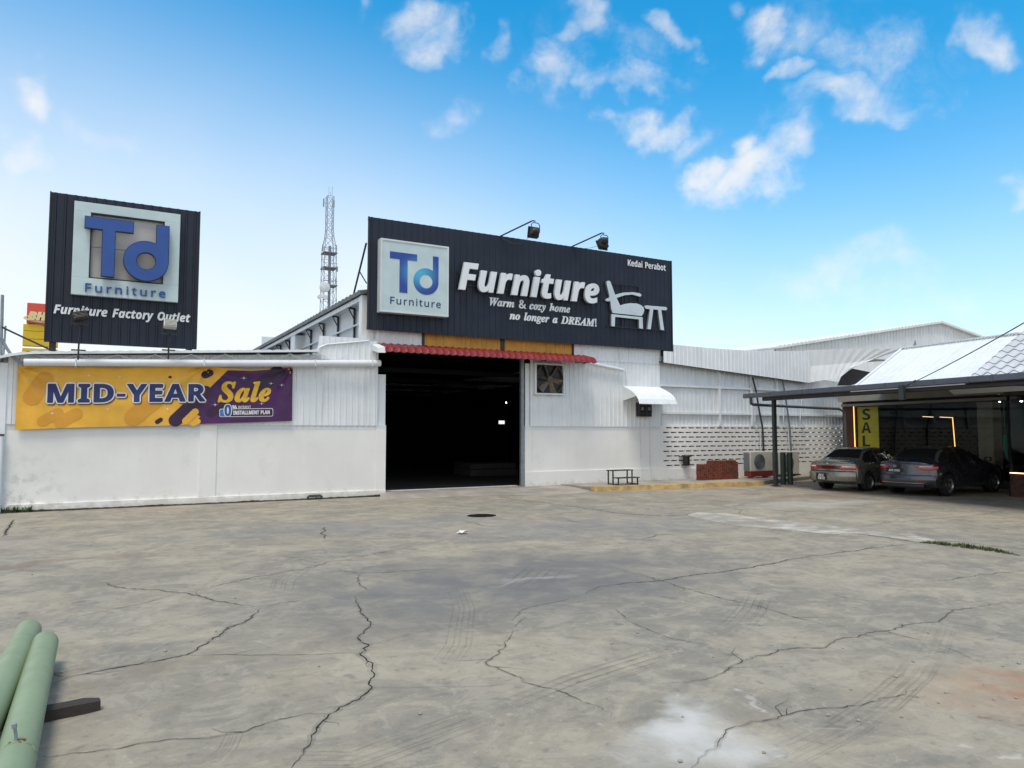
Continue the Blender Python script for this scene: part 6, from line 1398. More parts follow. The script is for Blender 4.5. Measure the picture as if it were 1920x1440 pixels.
mb = MB(); rbox(mb, NEAR, aD + .02, 3.80, 3.81, .70, 2.95); obj('window_pane', mb, 'shop_glass', shop)
mb = MB(); rbox(mb, aD - .02, aD + .06, 3.75, 6.3, 0, .3); rbox(mb, aD - .02, aD + .03, 3.78, 3.85, 0, 2.95); obj('mullion', mb, 'hall_dark', shop)
mb = MB(); rbox(mb, NEAR, aD + .06, 3.75, 3.9, 2.95, 3.13); obj('window_head', mb, 'soffit', shop)
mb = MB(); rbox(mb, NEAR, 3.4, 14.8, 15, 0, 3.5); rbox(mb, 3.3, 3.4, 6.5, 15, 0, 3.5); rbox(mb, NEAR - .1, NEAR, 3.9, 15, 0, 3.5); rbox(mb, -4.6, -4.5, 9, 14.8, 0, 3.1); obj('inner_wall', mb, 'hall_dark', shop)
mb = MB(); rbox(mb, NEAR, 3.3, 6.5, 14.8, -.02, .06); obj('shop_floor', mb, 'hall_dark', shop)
def led(pts, b, m='led', w_=.022):
    mb = MB(); P = [onb(x, y, b) for x, y in pts]
    for (p, q) in zip(P[:-1], P[1:]): mb.bar(RR(p[0], b, p[1]), RR(q[0], b, q[1]), w_, w_)
    obj('light_strip', mb, m, shop)
led([(1600.5, 762), (1603.5, 846)], GB - .04)
led([(1786, 783), (1791, 842)], GB + .6); led([(1762, 782), (1786, 783)], GB + .62, 'led_pale', .014); led([(1730, 781), (1750, 782)], GB + .62, 'led_pale', .014)
for x, y, r, b in ((1886, 751, .05, 8.0), (1915, 752.5, .045, 8.0), (1874, 753.5, .04, 8.6)):
    a, z = onb(x, y, b); c = RR(a, b, z); mb = MB(); mb.lathe([(r * .6, -.02), (r, 0), (r * .6, .02)], 14, Matrix.Translation(c)); mb.tube([c, RR(a, b, 3.5)], .012, 5); obj('ceiling_lamp', mb, 'lamp_white', shop)
# SALE poster behind the glass
a0, z1 = onb(1607, 760, GB + .06); a1 = onb(1646, 760, GB + .06)[0]
pb = GB + .06
po = thing('sale_poster', 'tall yellow poster with black SALE letters in the shop window behind the sage car', 'poster', RR((a0 + a1) / 2, pb, .5))
mb = MB(); rbox(mb, a1, a0, pb, pb + .008, .5, z1); obj('sheet', mb, 'banner_yellow', po)
for ch, yt, yb_ in (('S', 766, 787), ('A', 791, 812), ('L', 816, 837), ('E', 841, 862)):
    am, zt_ = onb(1624, yt, pb); zb_ = onb(1624, yb_, pb)[1]; h = zt_ - zb_; wd = .48
    vs, fs = glyphs(ch, 'S', h * .96, wd, .002, .0)[0]
    xm = (min(v.x for v in vs) + max(v.x for v in vs)) / 2
    mb = MB(); mb.raw([RR(am - (v.x - xm), pb - .004 - v.z, zb_ + v.y) for v in vs], fs); obj('letter', mb, 'letter_black', po)
a, z1 = onb(1884, 817, 5.0); mb = MB(); P = [onb(x, y, 5.0) for x, y in ((1881, 816), (1887, 816), (1888, 845), (1890, 866), (1887, 858), (1881, 842))]
mb.prism([RR(p[0], 5.0, p[1]) for p in P], uV * .03); mb.box(-.01, .01, -.01, .01, z1, 3.1, 0, Matrix.Translation(RR(a, 5.02, 0))); tag(obj('curtain', mb, 'curtain_green', at=RR(a, 5.0, .7)), 'narrow green cloth hanging behind the shop glass at the far right', 'cloth')
# power cable with bracket
p = onb(1697, 728, -.42); A = RR(p[0], -.5, p[1] + .02); E_ = EYE + ray(2010, 553).normalized() * 13.0
cb = thing('power_cable', 'thin black power cable rising from the gutter bracket towards the upper right', 'cable', A)
mb = MB(); mb.tube([A.lerp(E_, i / 16) + Vector((0, 0, -.05 * math.sin(math.pi * i / 16))) for i in range(17)], .010, 6); obj('wire', mb, 'cable', cb)
mb = MB(); mb.tube([A.lerp(E_, .05), A.lerp(E_, .075)], .022, 8); mb.tube([A.lerp(E_, .12), A.lerp(E_, .135)], .022, 8); obj('clamp', mb, 'cable', cb)
mb = MB(); mb.box(-.06, .06, -.07, .07, -.34, .06, .008, Matrix.Translation(A + uV * -.03)); obj('bracket', mb, 'post_green', cb)
mb = MB(); mb.tube([(E_.x, E_.y + .1, -.05), (E_.x, E_.y + .1, E_.z + .5)], .09, 12); obj('support_pole', mb, 'galv', cb, smooth=True)

# ================================================================== CARS
def interp(tab, x):
    if x <= tab[0][0]: return tab[0][1]
    for (x0, v0), (x1, v1) in zip(tab[:-1], tab[1:]):
        if x <= x1:
            t = (x - x0) / (x1 - x0); t = t * t * (3 - 2 * t) * .5 + t * .5
            return v0 + (v1 - v0) * t
    return tab[-1][1]
def make_car(label, loc, rz, sp):
    t = thing('parked_car', label, 'car', loc, rz, 'cars parked under the shop roof')
    x0, x1, Wd = sp['rear'], sp['front'], sp['w'] / 2
    wb, wr = sp['wb'], sp['wr']
    deck, roof = sp['deck'], sp['roof']
    xs = sorted(set([round(x0 + (x1 - x0) * i / 56, 3) for i in range(57)] + [round(k, 3) for k in sp['key']]))
    def halfw(x):
        return Wd * (1 - .10 * max(0, (x0 + .5 - x) / .5) ** 2 - .16 * max(0, (x - (x1 - .9)) / .9) ** 2)
    def zbot(x):
        z = .22 + .14 * max(0, (x0 + .45 - x) / .45) + .04 * max(0, (x - x1 + .5) / .5)
        for c in (0, wb):
            d = abs(x - c); rr = wr + .06
            if d < rr: z = max(z, wr + math.sqrt(rr * rr - d * d) * .96)
        return z
    def xrear(y, z): 
        return x0 + .34 * (abs(y) / Wd) ** 4 + sp['lean'] * max(0, z - .55) + .05 * max(0, .55 - z)
    secs = []
    for x in xs:
        wdt, zb, zd, zr_ = halfw(x), zbot(x), interp(deck, x), interp(roof, x)
        cab = max(0, zr_ - zd); belt = zd - .04
        k = min(1, cab / .3)
        wr_ = wdt * (.90 - .22 * k); zm = zb + .45 * (belt - zb)
        h = [(0, zb), (.62 * wdt, zb), (.96 * wdt, zb + .03), (wdt, zm), (.985 * wdt, zm + .6 * (belt - zm)), (.93 * wdt, belt)]
        if cab > .02:
            h += [(.93 * wdt + (wr_ - .93 * wdt) * .5 + .01, belt + .52 * (zr_ - .06 - belt)), (wr_, zr_ - .07), (wr_ * .86, zr_ - .018), (wr_ * .5, zr_), (0, zr_ + .004)]
        else:
            h += [(.91 * wdt, zd - .015), (.88 * wdt, zd), (.7 * wdt, zd + .012), (.4 * wdt, zd + .022), (0, zd + .026)]
        secs.append((x, h, cab))
    body, sg, sg2, rg, wg = MB(), MB(), MB(), MB(), MB()
    nh = len(secs[0][1]); maps = {}
    def V(mb, p):
        key = (id(mb), round(p[0], 4), round(p[1], 4), round(p[2], 4))
        if key not in maps: maps[key] = mb.vert(p)
        return maps[key]
    def pos(i, j, s):
        x, h, _ = secs[i]; y, z = h[j]; return (max(x, xrear(y, z)) if x < x0 + .7 else x, y * s, z)
    cA, cB, cC, cD = sp['glass']   # rear glass base, roof rear edge, roof front edge, windscreen base
    for i in range(len(xs) - 1):
        xm = (xs[i] + xs[i + 1]) / 2; cabm = (secs[i][2] + secs[i + 1][2]) / 2
        for j in range(nh - 1):
            for s in (1, -1):
                q = [pos(i, j, s), pos(i + 1, j, s), pos(i + 1, j + 1, s), pos(i, j + 1, s)]
                mb = body
                if cabm > .10:
                    if j in (5, 6) and cA + .18 < xm < cD - .28 and not any(abs(xm - pz) < .05 for pz in sp['pillars']): mb = sg if s > 0 else sg2
                    elif j >= 8 and cA + .03 < xm < cB - .02: mb = rg
                    elif j >= 8 and cC + .02 < xm < cD - .03: mb = wg
                ids = [V(mb, p) for p in q]
                if len(set(ids)) < 3: continue
                ids = [k for n_, k in enumerate(ids) if k not in ids[:n_]]
                mb.face(ids if s < 0 else ids[::-1])
    for (i, fl) in ((0, 1), (len(xs) - 1, -1)):
        fr = (-1, -.8, -.4, 0, .4, .8, 1); rows = []
        for j in range(nh):
            x, h, _ = secs[i]; y, z = h[j]; row = []
            for f in fr:
                yy = y * f; px_ = xrear(yy, z) if i == 0 else x - .30 * (1 - 1) - .22 * (abs(yy) / Wd) ** 2 * 0
                if abs(f) == 1: row.append(V(body, pos(i, j, f)))
                else: row.append(V(body, (max(x, px_) if i == 0 else x, yy, z)))
            rows.append(row)
        for j in range(nh - 1):
            for k in range(len(fr) - 1):
                ids = [rows[j][k], rows[j][k + 1], rows[j + 1][k + 1], rows[j + 1][k]]; ids = [q for n_, q in enumerate(ids) if q not in ids[:n_]]
                if len(ids) > 2: body.face(ids[::fl] if True else ids)
    obj('body', body, sp['paint'], t, smooth=True, local=True)
    obj('side_window', sg, 'glass_dark', t, smooth=True, local=True); obj('side_window', sg2, 'glass_dark', t, smooth=True, local=True); obj('rear_window', rg, 'glass_dark', t, smooth=True, local=True); obj('windscreen', wg, 'glass_dark', t, smooth=True, local=True)
    def patch(name, y0, y1, zf0, zf1, m, off=.014, th=.05, par=None, n=14, nz=3):
        mb = MB(); g = []
        for k in range(n + 1):
            y = y0 + (y1 - y0) * k / n; u = k / n; za, zb_ = zf0(u), zf1(u); col = []
            for q in range(nz + 1):
                z = za + (zb_ - za) * q / nz; col.append((mb.vert((xrear(min(abs(y), Wd), z) - off * (1 if 0 < q < nz else .6), y, z)), mb.vert((xrear(min(abs(y), Wd), z) + th, y * .97, z))))
            g.append(col)
        for k in range(n):
            for q in range(nz): mb.face((g[k][q][0], g[k + 1][q][0], g[k + 1][q + 1][0], g[k][q + 1][0]))
            mb.face((g[k][0][1], g[k + 1][0][1], g[k + 1][0][0], g[k][0][0])); mb.face((g[k][nz][0], g[k + 1][nz][0], g[k + 1][nz][1], g[k][nz][1]))
        for k in (0, n):
            for q in range(nz): mb.face((g[k][q][0], g[k][q + 1][0], g[k][q + 1][1], g[k][q][1]))
        return obj(name, mb, m, par or t, smooth=True, local=True)
    sp['detail'](t, patch, xrear, Wd)
    for (cx, axle) in ((0, 'rear'), (wb, 'front')):
        for s in (1, -1):
            y = s * (Wd - .11); mt = Matrix.Translation((cx, y, wr)) @ Matrix.Rotation(R(-90 * s), 4, 'X')
            mb = MB(); mb.lathe([(wr * .62, -.09), (wr * .93, -.095), (wr, -.06), (wr, .06), (wr * .93, .095), (wr * .66, .092), (wr * .64, .05)], 36, mt); wh_ = obj('wheel', mb, 'tyre', t, smooth=True, local=True)
            mb = MB(); mb.lathe([(wr * .52, .02), (wr * .60, .03), (wr * .655, .086), (wr * .63, .092), (wr * .58, .05)], 36, mt); mb.lathe([(.03, .05), (.06, .075), (.02, .085)], 16, mt)
            for k in range(sp['spokes']):
                a_ = 2 * math.pi * k / sp['spokes']; m2 = mt @ Matrix.Rotation(a_, 4, 'Z')
                mb.hexa([m2 @ Vector(p) for p in ((.03, -.028, .03), (wr * .62, -.016, .045), (wr * .62, .016, .045), (.03, .028, .03), (.03, -.026, .078), (wr * .62, -.014, .08), (wr * .62, .014, .08), (.03, .026, .078))])
            obj('rim', mb, 'alloy', wh_, local=True)
            mb = MB(); mb.lathe([(wr + .05, -.14), (wr + .05, -.115)], 28, mt); obj('arch_liner', mb, 'black_plastic', t, local=True)
    for s in (1, -1):
        mb = MB(); mb.box(cD - .52, cD - .36, s * (Wd * .99), s * (Wd * .99 + .17), interp(deck, cD - .4) + .02, interp(deck, cD - .4) + .15, .03) if s > 0 else mb.box(cD - .52, cD - .36, -(Wd * .99 + .17), -(Wd * .99), interp(deck, cD - .4) + .02, interp(deck, cD - .4) + .15, .03)
        obj('mirror', mb, sp['paint'], t, local=True)
        mb = MB(); xh = sp['pillars'][0] - .02
        for xx in (xh - .35, xh + .75): mb.box(xx, xx + .18, s * Wd * .975 - .012, s * Wd * .975 + .02, .74, .77, .006)
        obj('door_handle', mb, sp['paint'], t, local=True)
    return t
def plate_text(par, lines, x, yc, z0, h, wds):
    for (ln, zo, wd) in zip(lines, (z0, ) if len(lines) == 1 else (z0 + h * 1.25, z0), wds):
        mb = MB()
        for vs, fs in glyphs(ln, 'S', h, wd, .0015, .001): mb.raw([Vector((x - .002 - v.z, yc + wd / 2 - v.x, zo + v.y)) for v in vs], fs)
        obj('lettering', mb, 'print_white', par, local=True)
def sage_detail(t, patch, xr, Wd):
    c = lambda v: (lambda u: v)
    patch('light_bar', -.40, .42, c(.70), c(.815), 'tail_dark_red', .012)
    for s in (1, -1):
        a, b = (.42 * s, .80 * s) if s > 0 else (-.80, -.40)
        tl = patch('tail_light', a, b, c(.69), c(.82), 'tail_red', .018)
        patch('reverse_lens', a + .03, b - .05, c(.765), c(.81), 'tail_clear', .024, .02, tl)
    patch('bumper', -.80, .80, c(.34), c(.62), 'car_sage', .07, .1); patch('bumper_groove', -.79, .79, c(.625), c(.655), 'black_plastic', .006)
    patch('boot_lip', -.70, .70, c(.90), c(.925), 'car_sage', .02, .06)
    x = xr(.12, .5) - .078; mb = MB(); mb.box(x - .008, x, .02, .38, .35, .58, .004); pl = obj('number_plate', mb, 'black_plastic', t, local=True); plate_text(pl, ['ACC', '7872'], x - .008, .20, .375, .075, (.19, .25))
    mb = MB(); mb.lathe([(.03, 0), (.035, .01), (.02, .014)], 16, Matrix.Translation((xr(0, .865) + .0, .05, .865)) @ Matrix.Rotation(R(-90), 4, 'Y')); obj('emblem', mb, 'chrome', t, local=True)
    mb = MB(); mb.tube([(xr(0, .3) + .02, .55, .27), (xr(0, .3) - .1 + .2, .55, .27)], .025, 10); obj('exhaust_pipe', mb, 'dark_steel', t, local=True)
def grey_detail(t, patch, xr, Wd):
    c = lambda v: (lambda u: v)
    for s in (1, -1):
        lo = lambda u, s=s: .80 + .05 * (1 - (u if s > 0 else 1 - u)) - .06 * math.sin(math.pi * (u if s > 0 else 1 - u)); hi = lambda u, s=s: .89 + .02 * (u if s > 0 else 1 - u) - .02 * (1 - (u if s > 0 else 1 - u))
        a, b = (.38, .885) if s > 0 else (-.885, -.38)
        tl = patch('tail_light', a, b, lo, hi, 'tail_red', .02)
        a, b = (.55, .80) if s > 0 else (-.80, -.50)
        patch('reverse_lens', a, b, c(.862), c(.892), 'tail_clear', .027, .02, tl)
    patch('boot_lip', -.55, .55, c(.945), c(.97), 'car_grey', .03, .1)
    patch('bumper', -.86, .86, c(.36), c(.60), 'car_grey', .05, .1); patch('bumper_groove', -.85, .85, c(.605), c(.63), 'black_plastic', .004)
    patch('lower_trim', -.62, .62, c(.24), c(.355), 'black_plastic', .05, .1); patch('bumper_strip', -.62, .62, c(.375), c(.40), 'chrome', .056, .02)
    for s in (1, -1): patch('reflector', .42 * s if s > 0 else -.70, .70 if s > 0 else -.42, c(.405), c(.435), 'tail_red', .06, .02)
    x = xr(.0, .74) - .004; mb = MB(); mb.box(x - .01, x + .02, -.03, .49, .685, .80, .004); pl = obj('number_plate', mb, 'black_plastic', t, local=True); plate_text(pl, ['AKK 8156'], x - .010, .23, .71, .062, (.34,))
    mb = MB(); mb.tube([(xr(0, .87) - .008 , .22 + .05 * math.cos(a_), .87 + .026 * math.sin(a_)) for a_ in [2 * math.pi * k / 16 for k in range(17)]], .007, 6, False); mb.tube([(xr(0, .87) - .009, .20, .86), (xr(0, .87) - .009, .24, .88)], .006, 6); obj('emblem', mb, 'chrome', t, local=True)
    for s in (1, -1):
        mb = MB(); mb.tube([(1.35, s * Wd * .93, .985), (2.2, s * Wd * .90, .955), (2.65, s * Wd * .87, .90)], .008, 6); obj('window_trim', mb, 'chrome', t, local=True)
g1 = G(1588, 919); g1r = G(1626, 921)
make_car('older sage green saloon with a full width red tail light bar', (g1r.x - .06, g1r.y + .72, 0), R(6), dict(rear=-.98, front=3.32, w=1.68, wb=2.46, wr=.29, lean=.10, paint='car_sage', spokes=7,
    deck=[(-.98, .90), (-.3, .95), (0, .95), (2.2, .93), (3.0, .86), (3.32, .68)], roof=[(-.45, .955), (-.42, .96), (.28, 1.33), (.7, 1.38), (1.2, 1.375), (1.55, 1.32), (2.25, .955), (3.3, .6)], glass=(-.40, .26, 1.52, 2.22), pillars=(.62, 1.35), key=(-.40, .26, 1.52, 2.22), detail=sage_detail))
g2r = G(1777, 930.5)
make_car('dark grey saloon with swept red tail lamps and alloy wheels parked in the shade', (g2r.x - .04, g2r.y + .80, 0), R(3), dict(rear=-.96, front=3.60, w=1.78, wb=2.70, wr=.325, lean=.12, paint='car_grey', spokes=5,
    deck=[(-.96, .95), (-.5, 1.0), (0, 1.0), (2.3, .97), (3.1, .86), (3.60, .66)], roof=[(-.62, 1.0), (-.58, 1.01), (.25, 1.39), (.8, 1.45), (1.2, 1.445), (1.6, 1.38), (2.55, .99), (3.6, .6)], glass=(-.58, .22, 1.55, 2.5), pillars=(.75, 1.5), key=(-.58, .22, 1.55, 2.5), detail=grey_detail))

# ================================================================== BEYOND THE WAREHOUSE
def AT(x, y, Y): p = onplane(x, y, (0, Y, 0), (0, 1, 0)); return p
TY = 176.0
tb = AT(614, 660, TY); tw = thing('lattice_tower', 'tall grey lattice telecom tower with dishes and antennas rising far behind the roof', 'tower', (tb.x, TY, 0))
zt_ = AT(614, 368, TY).z; zk1 = AT(614, 462, TY).z; zk2 = AT(614, 440, TY).z
wlo = (AT(627, 585, TY).x - AT(603, 585, TY).x) / 2; whi = (AT(620, 420, TY).x - AT(608, 420, TY).x) / 2
hwid = lambda z: wlo * 1.25 - (wlo * .35) * z / zk1 if z < zk1 else whi if z > zk2 else wlo * .9 + (whi - wlo * .9) * (z - zk1) / (zk2 - zk1)
mb = MB(); lv = [0]; 
while lv[-1] < zt_ - 1: lv.append(lv[-1] + (2.6 if lv[-1] < zk1 else 1.9))
lv[-1] = zt_
cr = [(-1, -1), (1, -1), (1, 1), (-1, 1)]
P = lambda z, c: (tb.x + c[0] * hwid(z), TY + c[1] * hwid(z), z)
for c in cr:
    mb.tube([P(z, c) for z in lv], .08, 5)
obj('leg_frame', mb, 'tower_steel', tw)
mb = MB()
for z0, z1 in zip(lv[:-1], lv[1:]):
    for k in range(4):
        a, b = cr[k], cr[(k + 1) % 4]; mb.bar(P(z0, a), P(z1, b), .06, .06); mb.bar(P(z0, b), P(z1, a), .06, .06); mb.bar(P(z1, a), P(z1, b), .06, .06)
mb.tube([(tb.x, TY - hwid(0) * .3, 0), (tb.x, TY - hwid(0) * .3, zk1)], .35, 6)
obj('lattice', mb, 'tower_steel', tw)
for py in (475, 503, 536):
    z = AT(614, py, TY).z; h_ = hwid(z) * 1.15; mb = MB(); mb.box(tb.x - h_, tb.x + h_, TY - h_, TY + h_, z - .15, z + .1); mb.box(tb.x - h_, tb.x + h_, TY - h_ - .06, TY - h_, z + .9, z + 1.0); obj('platform', mb, 'tower_red', tw)
for (px_, py, hpx) in ((605, 382, 16), (624, 384, 14), (602, 467, 12), (627, 470, 16), (629, 507, 10), (626, 530, 10), (602, 505, 6)):
    c = AT(px_, py, TY); d_ = TY - hwid(c.z); mb = MB(); hh = hpx * .064; mb.box(c.x - .16, c.x + .16, d_ - .3, d_ - .1, c.z - hh, c.z + hh, .03); mb.bar((c.x, d_ - .1, c.z), (tb.x + (hwid(c.z) if c.x > tb.x else -hwid(c.z)), d_, c.z), .08, .08); obj('antenna', mb, 'tower_steel', tw)
for (px_, py, r) in ((605, 541, 1.25), (595.5, 559, .52), (606, 560, .55)):
    c = AT(px_, py, TY); d_ = TY - hwid(c.z) - .4; mt = Matrix.Translation((c.x, d_, c.z)) @ Matrix.Rotation(R(90), 4, 'X'); mb = MB(); mb.lathe([(r * .3, -.5), (r * .98, -.25), (r, .25), (r * .97, .27)], 24, mt); mb.bar((c.x, d_ + .3, c.z), (tb.x, TY, c.z), .12, .12); obj('dish', mb, 'dish_white', tw, smooth=True)
mb = MB(); z = zt_
for (dx, h_) in ((-.3, 4.0), (.5, 4.6), (.1, 2.0)): mb.tube([(tb.x + dx, TY, z), (tb.x + dx, TY, z + h_ * .6)], .04, 4)
obj('rod', mb, 'tower_steel', tw)

BYY = 70.0
p = AT(76, 620, BYY); bh = thing('petrol_sign', 'red and yellow BH petrol price pylon partly hidden behind the rooftop sign', 'sign', (AT(80, 660, BYY).x, BYY, 0))
def bhx(x, y): return AT(x, y, BYY).x
def bhz(x, y): return AT(x, y, BYY).z
rx0, rx1 = bhx(50, 590), bhx(112, 590)
mb = MB(); mb.box(rx0, rx1, BYY, BYY + .6, bhz(50, 606), bhz(50, 567), .05); obj('red_panel', mb, 'bh_red', bh)
yx0, yx1 = bhx(43, 620), bhx(109, 620)
for (y0_, y1_) in ((607, 619.7), (620.3, 634.7), (635.3, 648), (652, 668)):
    mb = MB(); mb.box(yx0, yx1, BYY, BYY + .6, bhz(43, y1_), bhz(43, y0_), .03); obj('price_panel', mb, 'bh_yellow', bh)
mb = MB(); mb.prism([(bhx(x, y), BYY - .03, bhz(x, y)) for x, y in ((66, 606.5), (109, 606.5), (109, 625), (95, 617), (80, 611))], (0, .028, 0)); obj('red_swoosh', mb, 'bh_red', bh)
mb = MB(); mb.box(bhx(52, 660), bhx(105, 660), BYY - .02, BYY - .001, bhz(43, 668), bhz(43, 654)); obj('price_board', mb, 'beige_panel', bh)
L = [(bhx(86 + 42 * math.cos(a_), 597), bhz(60, 597 + 7.5 * math.sin(a_))) for a_ in [2 * math.pi * k / 40 for k in range(40)]]; L2 = [(bhx(88 + 38 * math.cos(a_), 597), bhz(60, 596 + 5.2 * math.sin(a_))) for a_ in [-2 * math.pi * k / 40 for k in range(40)]]
vs, fs = curve_mesh([L, L2], .04, poly=True); mb = MB(); mb.raw([Vector((v.x, BYY - .07 - v.z, v.y)) for v in vs], fs); obj('ring', mb, 'bh_cream', bh)
text_obj('lettering', 'BH', 'I', bhx(53, 599), bhz(53, 599), bhz(53, 585) - bhz(53, 599), bhx(86, 599) - bhx(53, 599), BYY - .1, 'bh_cream', bh, ext=.06, offset=.05)
mb = MB(); mb.box(yx0 + .2, yx1 - .2, BYY + .1, BYY + .5, 0, bhz(43, 660)); obj('pylon', mb, 'dish_white', bh)

# far gabled shed on the right
SY = 38.0
sh = thing('gabled_shed', 'large pale ribbed metal shed with a gable roof behind the shop', 'building', (AT(1700, 655, SY).x, SY, 0))
gp_ = [AT(x, y, SY) for x, y in ((1452, 651), (1760, 604), (1935, 668))]
mb = MB(); zz = lambda x: gp_[0].z + (gp_[1].z - gp_[0].z) * (x - gp_[0].x) / (gp_[1].x - gp_[0].x) if x < gp_[1].x else gp_[1].z + (gp_[2].z - gp_[1].z) * (x - gp_[1].x) / (gp_[2].x - gp_[1].x)
mb.corr(gp_[0].x, gp_[2].x, 0, zz, SY, .42, .05, .2); obj('gable_wall', mb, 'white_sheet_old', sh)
mb = MB(); n = 90
for (A, B) in ((gp_[0], gp_[1]), (gp_[1], gp_[2])):
    m0 = len(mb.v)
    for i in range(n + 1):
        p = A.lerp(B, i / n); k = .10 * (i % 2)
        for (yy, dz) in ((SY - .35, .02 + k), (SY + 30, .02 + k), (SY + 30, -.12), (SY - .35, -.12)): mb.vert((p.x, yy, p.z + dz))
    for i in range(n):
        for k in range(4): mb.face((m0 + 4 * i + k, m0 + 4 * i + (k + 1) % 4, m0 + 4 * i + 4 + (k + 1) % 4, m0 + 4 * i + 4 + k))
    mb.face((m0, m0 + 3, m0 + 2, m0 + 1)); mb.face((m0 + 4 * n, m0 + 4 * n + 1, m0 + 4 * n + 2, m0 + 4 * n + 3))
obj('roof', mb, 'white_sheet_old', sh)
mb = MB(); q = AT(1715, 640, SY - 2); mb.prism([AT(x, y, SY - 1) for x, y in ((1712, 655), (1717, 638), (1719, 655))], (0, .1, 0)); obj('vent_fin', mb, 'galv', sh)
mb = MB(); mb.box(gp_[0].x, gp_[2].x, SY + 29.8, SY + 30, 0, gp_[0].z); mb.box(gp_[0].x, gp_[0].x + .1, SY, SY + 30, 0, gp_[0].z - .1); obj('outer_wall', mb, 'white_sheet_old', sh)

# poles and stays at the left end of the lean-to roof
def pole(pts, dy_, r, m, name, label, cat, group=None):
    P = [(FX(x, y, dy_), Y0 + dy_, FZ(x, y, dy_)) for x, y in pts]; mb = MB(); mb.tube(P, r, 8); tag(obj(name, mb, m, at=P[-1], smooth=True), label, cat, group)
pole([(4.5, 553), (3.5, 600), (1, 668), (0, 700)], .1, .035, 'galv', 'pole', 'tall thin grey steel pole at the left roof corner, cut by the picture edge', 'pole', 'poles at the left roof corner')
pole([(10.5, 611), (5, 690)], .1, .022, 'galv', 'pole', 'short thin grey steel pole at the left roof corner beside the taller one', 'pole', 'poles at the left roof corner')
pole([(4, 613), (11, 617), (45, 633), (97, 657)], .08, .022, 'cable', 'stay_cable', 'dark stay cable sloping from the left poles down to the rooftop sign foot', 'cable')
pole([(0, 630), (12, 652), (22, 667), (41, 682)], -.2, .035, 'galv', 'brace_tube', 'grey bent brace tube running down from the left poles to the rain pipe end', 'tube')

# ================================================================== FOREGROUND
def steel_pipe(label, pa, pb_, r, zc, extra):
    A = G(*pa, zc); B = G(*pb_, zc); d = (B - A).normalized(); B2 = B + d * 2.2
    t = thing('steel_pipe', label, 'pipe', (A.x, A.y, zc - r), group='green steel pipes in the foreground')
    mb = MB(); L = (B2 - A).length; n = 24
    x = d.cross(Vector((0, 0, 1))).normalized(); seg = 40
    pr = [(r * .93, .25), (r * .93, .0), (r * .985, -.002), (r, .012)] 
    rings = []
    for (rr, s_) in pr + [(r, L * i / n) for i in range(1, n + 1)]:
        rings.append([mb.vert(A + d * s_ + (x * math.cos(2 * math.pi * k / seg) + Vector((0, 0, 1)) * math.sin(2 * math.pi * k / seg)) * rr) for k in range(seg)])
    for i in range(len(rings) - 1):
        for k in range(seg): mb.face((rings[i][k], rings[i][(k + 1) % seg], rings[i + 1][(k + 1) % seg], rings[i + 1][k]))
    obj('tube', mb, 'pipe_green', t, smooth=True)
    if extra:
        S = None; best = 1e9
        for i in range(400):
            q = A + d * (L * i / 400) + Vector((0, 0, r)); v = q - EYE
            py = 720 - F_PX * v.dot(_up) / v.dot(_fw)
            if abs(py - 1392) < best: best = abs(py - 1392); S = A + d * (L * i / 400)
        mb = MB(); nrm = (x * -.1 + Vector((0, 0, 1))).normalized()
        ring = [S + d * .01 * math.sin(k * 1.3) * .6 + (x * math.cos(2 * math.pi * k / 48) + Vector((0, 0, 1)) * math.sin(2 * math.pi * k / 48)) * (r + .0005) for k in range(49)]
        mb.tube(ring, .0032, 6, False); obj('weld_seam', mb, 'pipe_green', t)
        mb = MB(); rn = random.Random(9); lump = []
        for k in range(14):
            c = S - d * rn.uniform(-.005, .05) + x * rn.uniform(-.035, .03); off = (c - S).dot(x); c = c - x * off + x * off + Vector((0, 0, math.sqrt(max(0, r * r - off * off)) - .001))
            mb.lathe([(.002, -.002), (rn.uniform(.006, .014), 0), (.003, .003)], 9, Matrix.Translation(c))
        obj('rust_patch', mb, 'rusty', t)
        c = S - d * .03 + Vector((0, 0, r)); mb = MB(); mb.tube([c - Vector((0, 0, .005)), c + Vector((-.004, 0, .035)), c + Vector((-.01, -.004, .075))], .008, 10); mb.tube([c + Vector((-.01, -.004, .065)), c + Vector((-.012, -.005, .088))], .0125, 10); obj('bolt', mb, 'galv', t)
steel_pipe('green painted steel pipe with a rusty bolt and a weld seam', (84, 1206), (35, 1400), .096, .178, True)
steel_pipe('plain green painted steel pipe lying at the left picture edge, partly cut off', (54, 1182), (26, 1240), .096, .178, False)
A = G(187, 1318, .04); B = G(60, 1343, .04); d = (B - A).normalized(); s_ = Vector((-d.y, d.x, 0)); E2 = B + d * .9
mb = MB(); n = 14; prev = None
for i in range(n + 1):
    c = A.lerp(E2, i / n); k = 1 if i else .7
    P = [c + s_ * -.05 * k + Vector((0, 0, -.038)), c + s_ * .05 * k + Vector((0, 0, -.038)), c + s_ * .052 * k + Vector((0, 0, .03 * k)), c + s_ * .03 * k + Vector((0, 0, .042 * k)), c + s_ * -.045 * k + Vector((0, 0, .040 * k))]
    P = [q + Vector((0, 0, .004 * mnoise.noise(q * 9))) if j > 1 else q for j, q in enumerate(P)]
    cur = [mb.vert(q) for q in P]
    if prev:
        for k in range(5): mb.face((prev[k], prev[(k + 1) % 5], cur[(k + 1) % 5], cur[k]))
    else: mb.face(cur[::-1])
    prev = cur
mb.face(prev)
tag(obj('timber', mb, 'timber', at=(A.x, A.y, 0)), 'dark weathered timber lying under the two green pipes', 'timber')

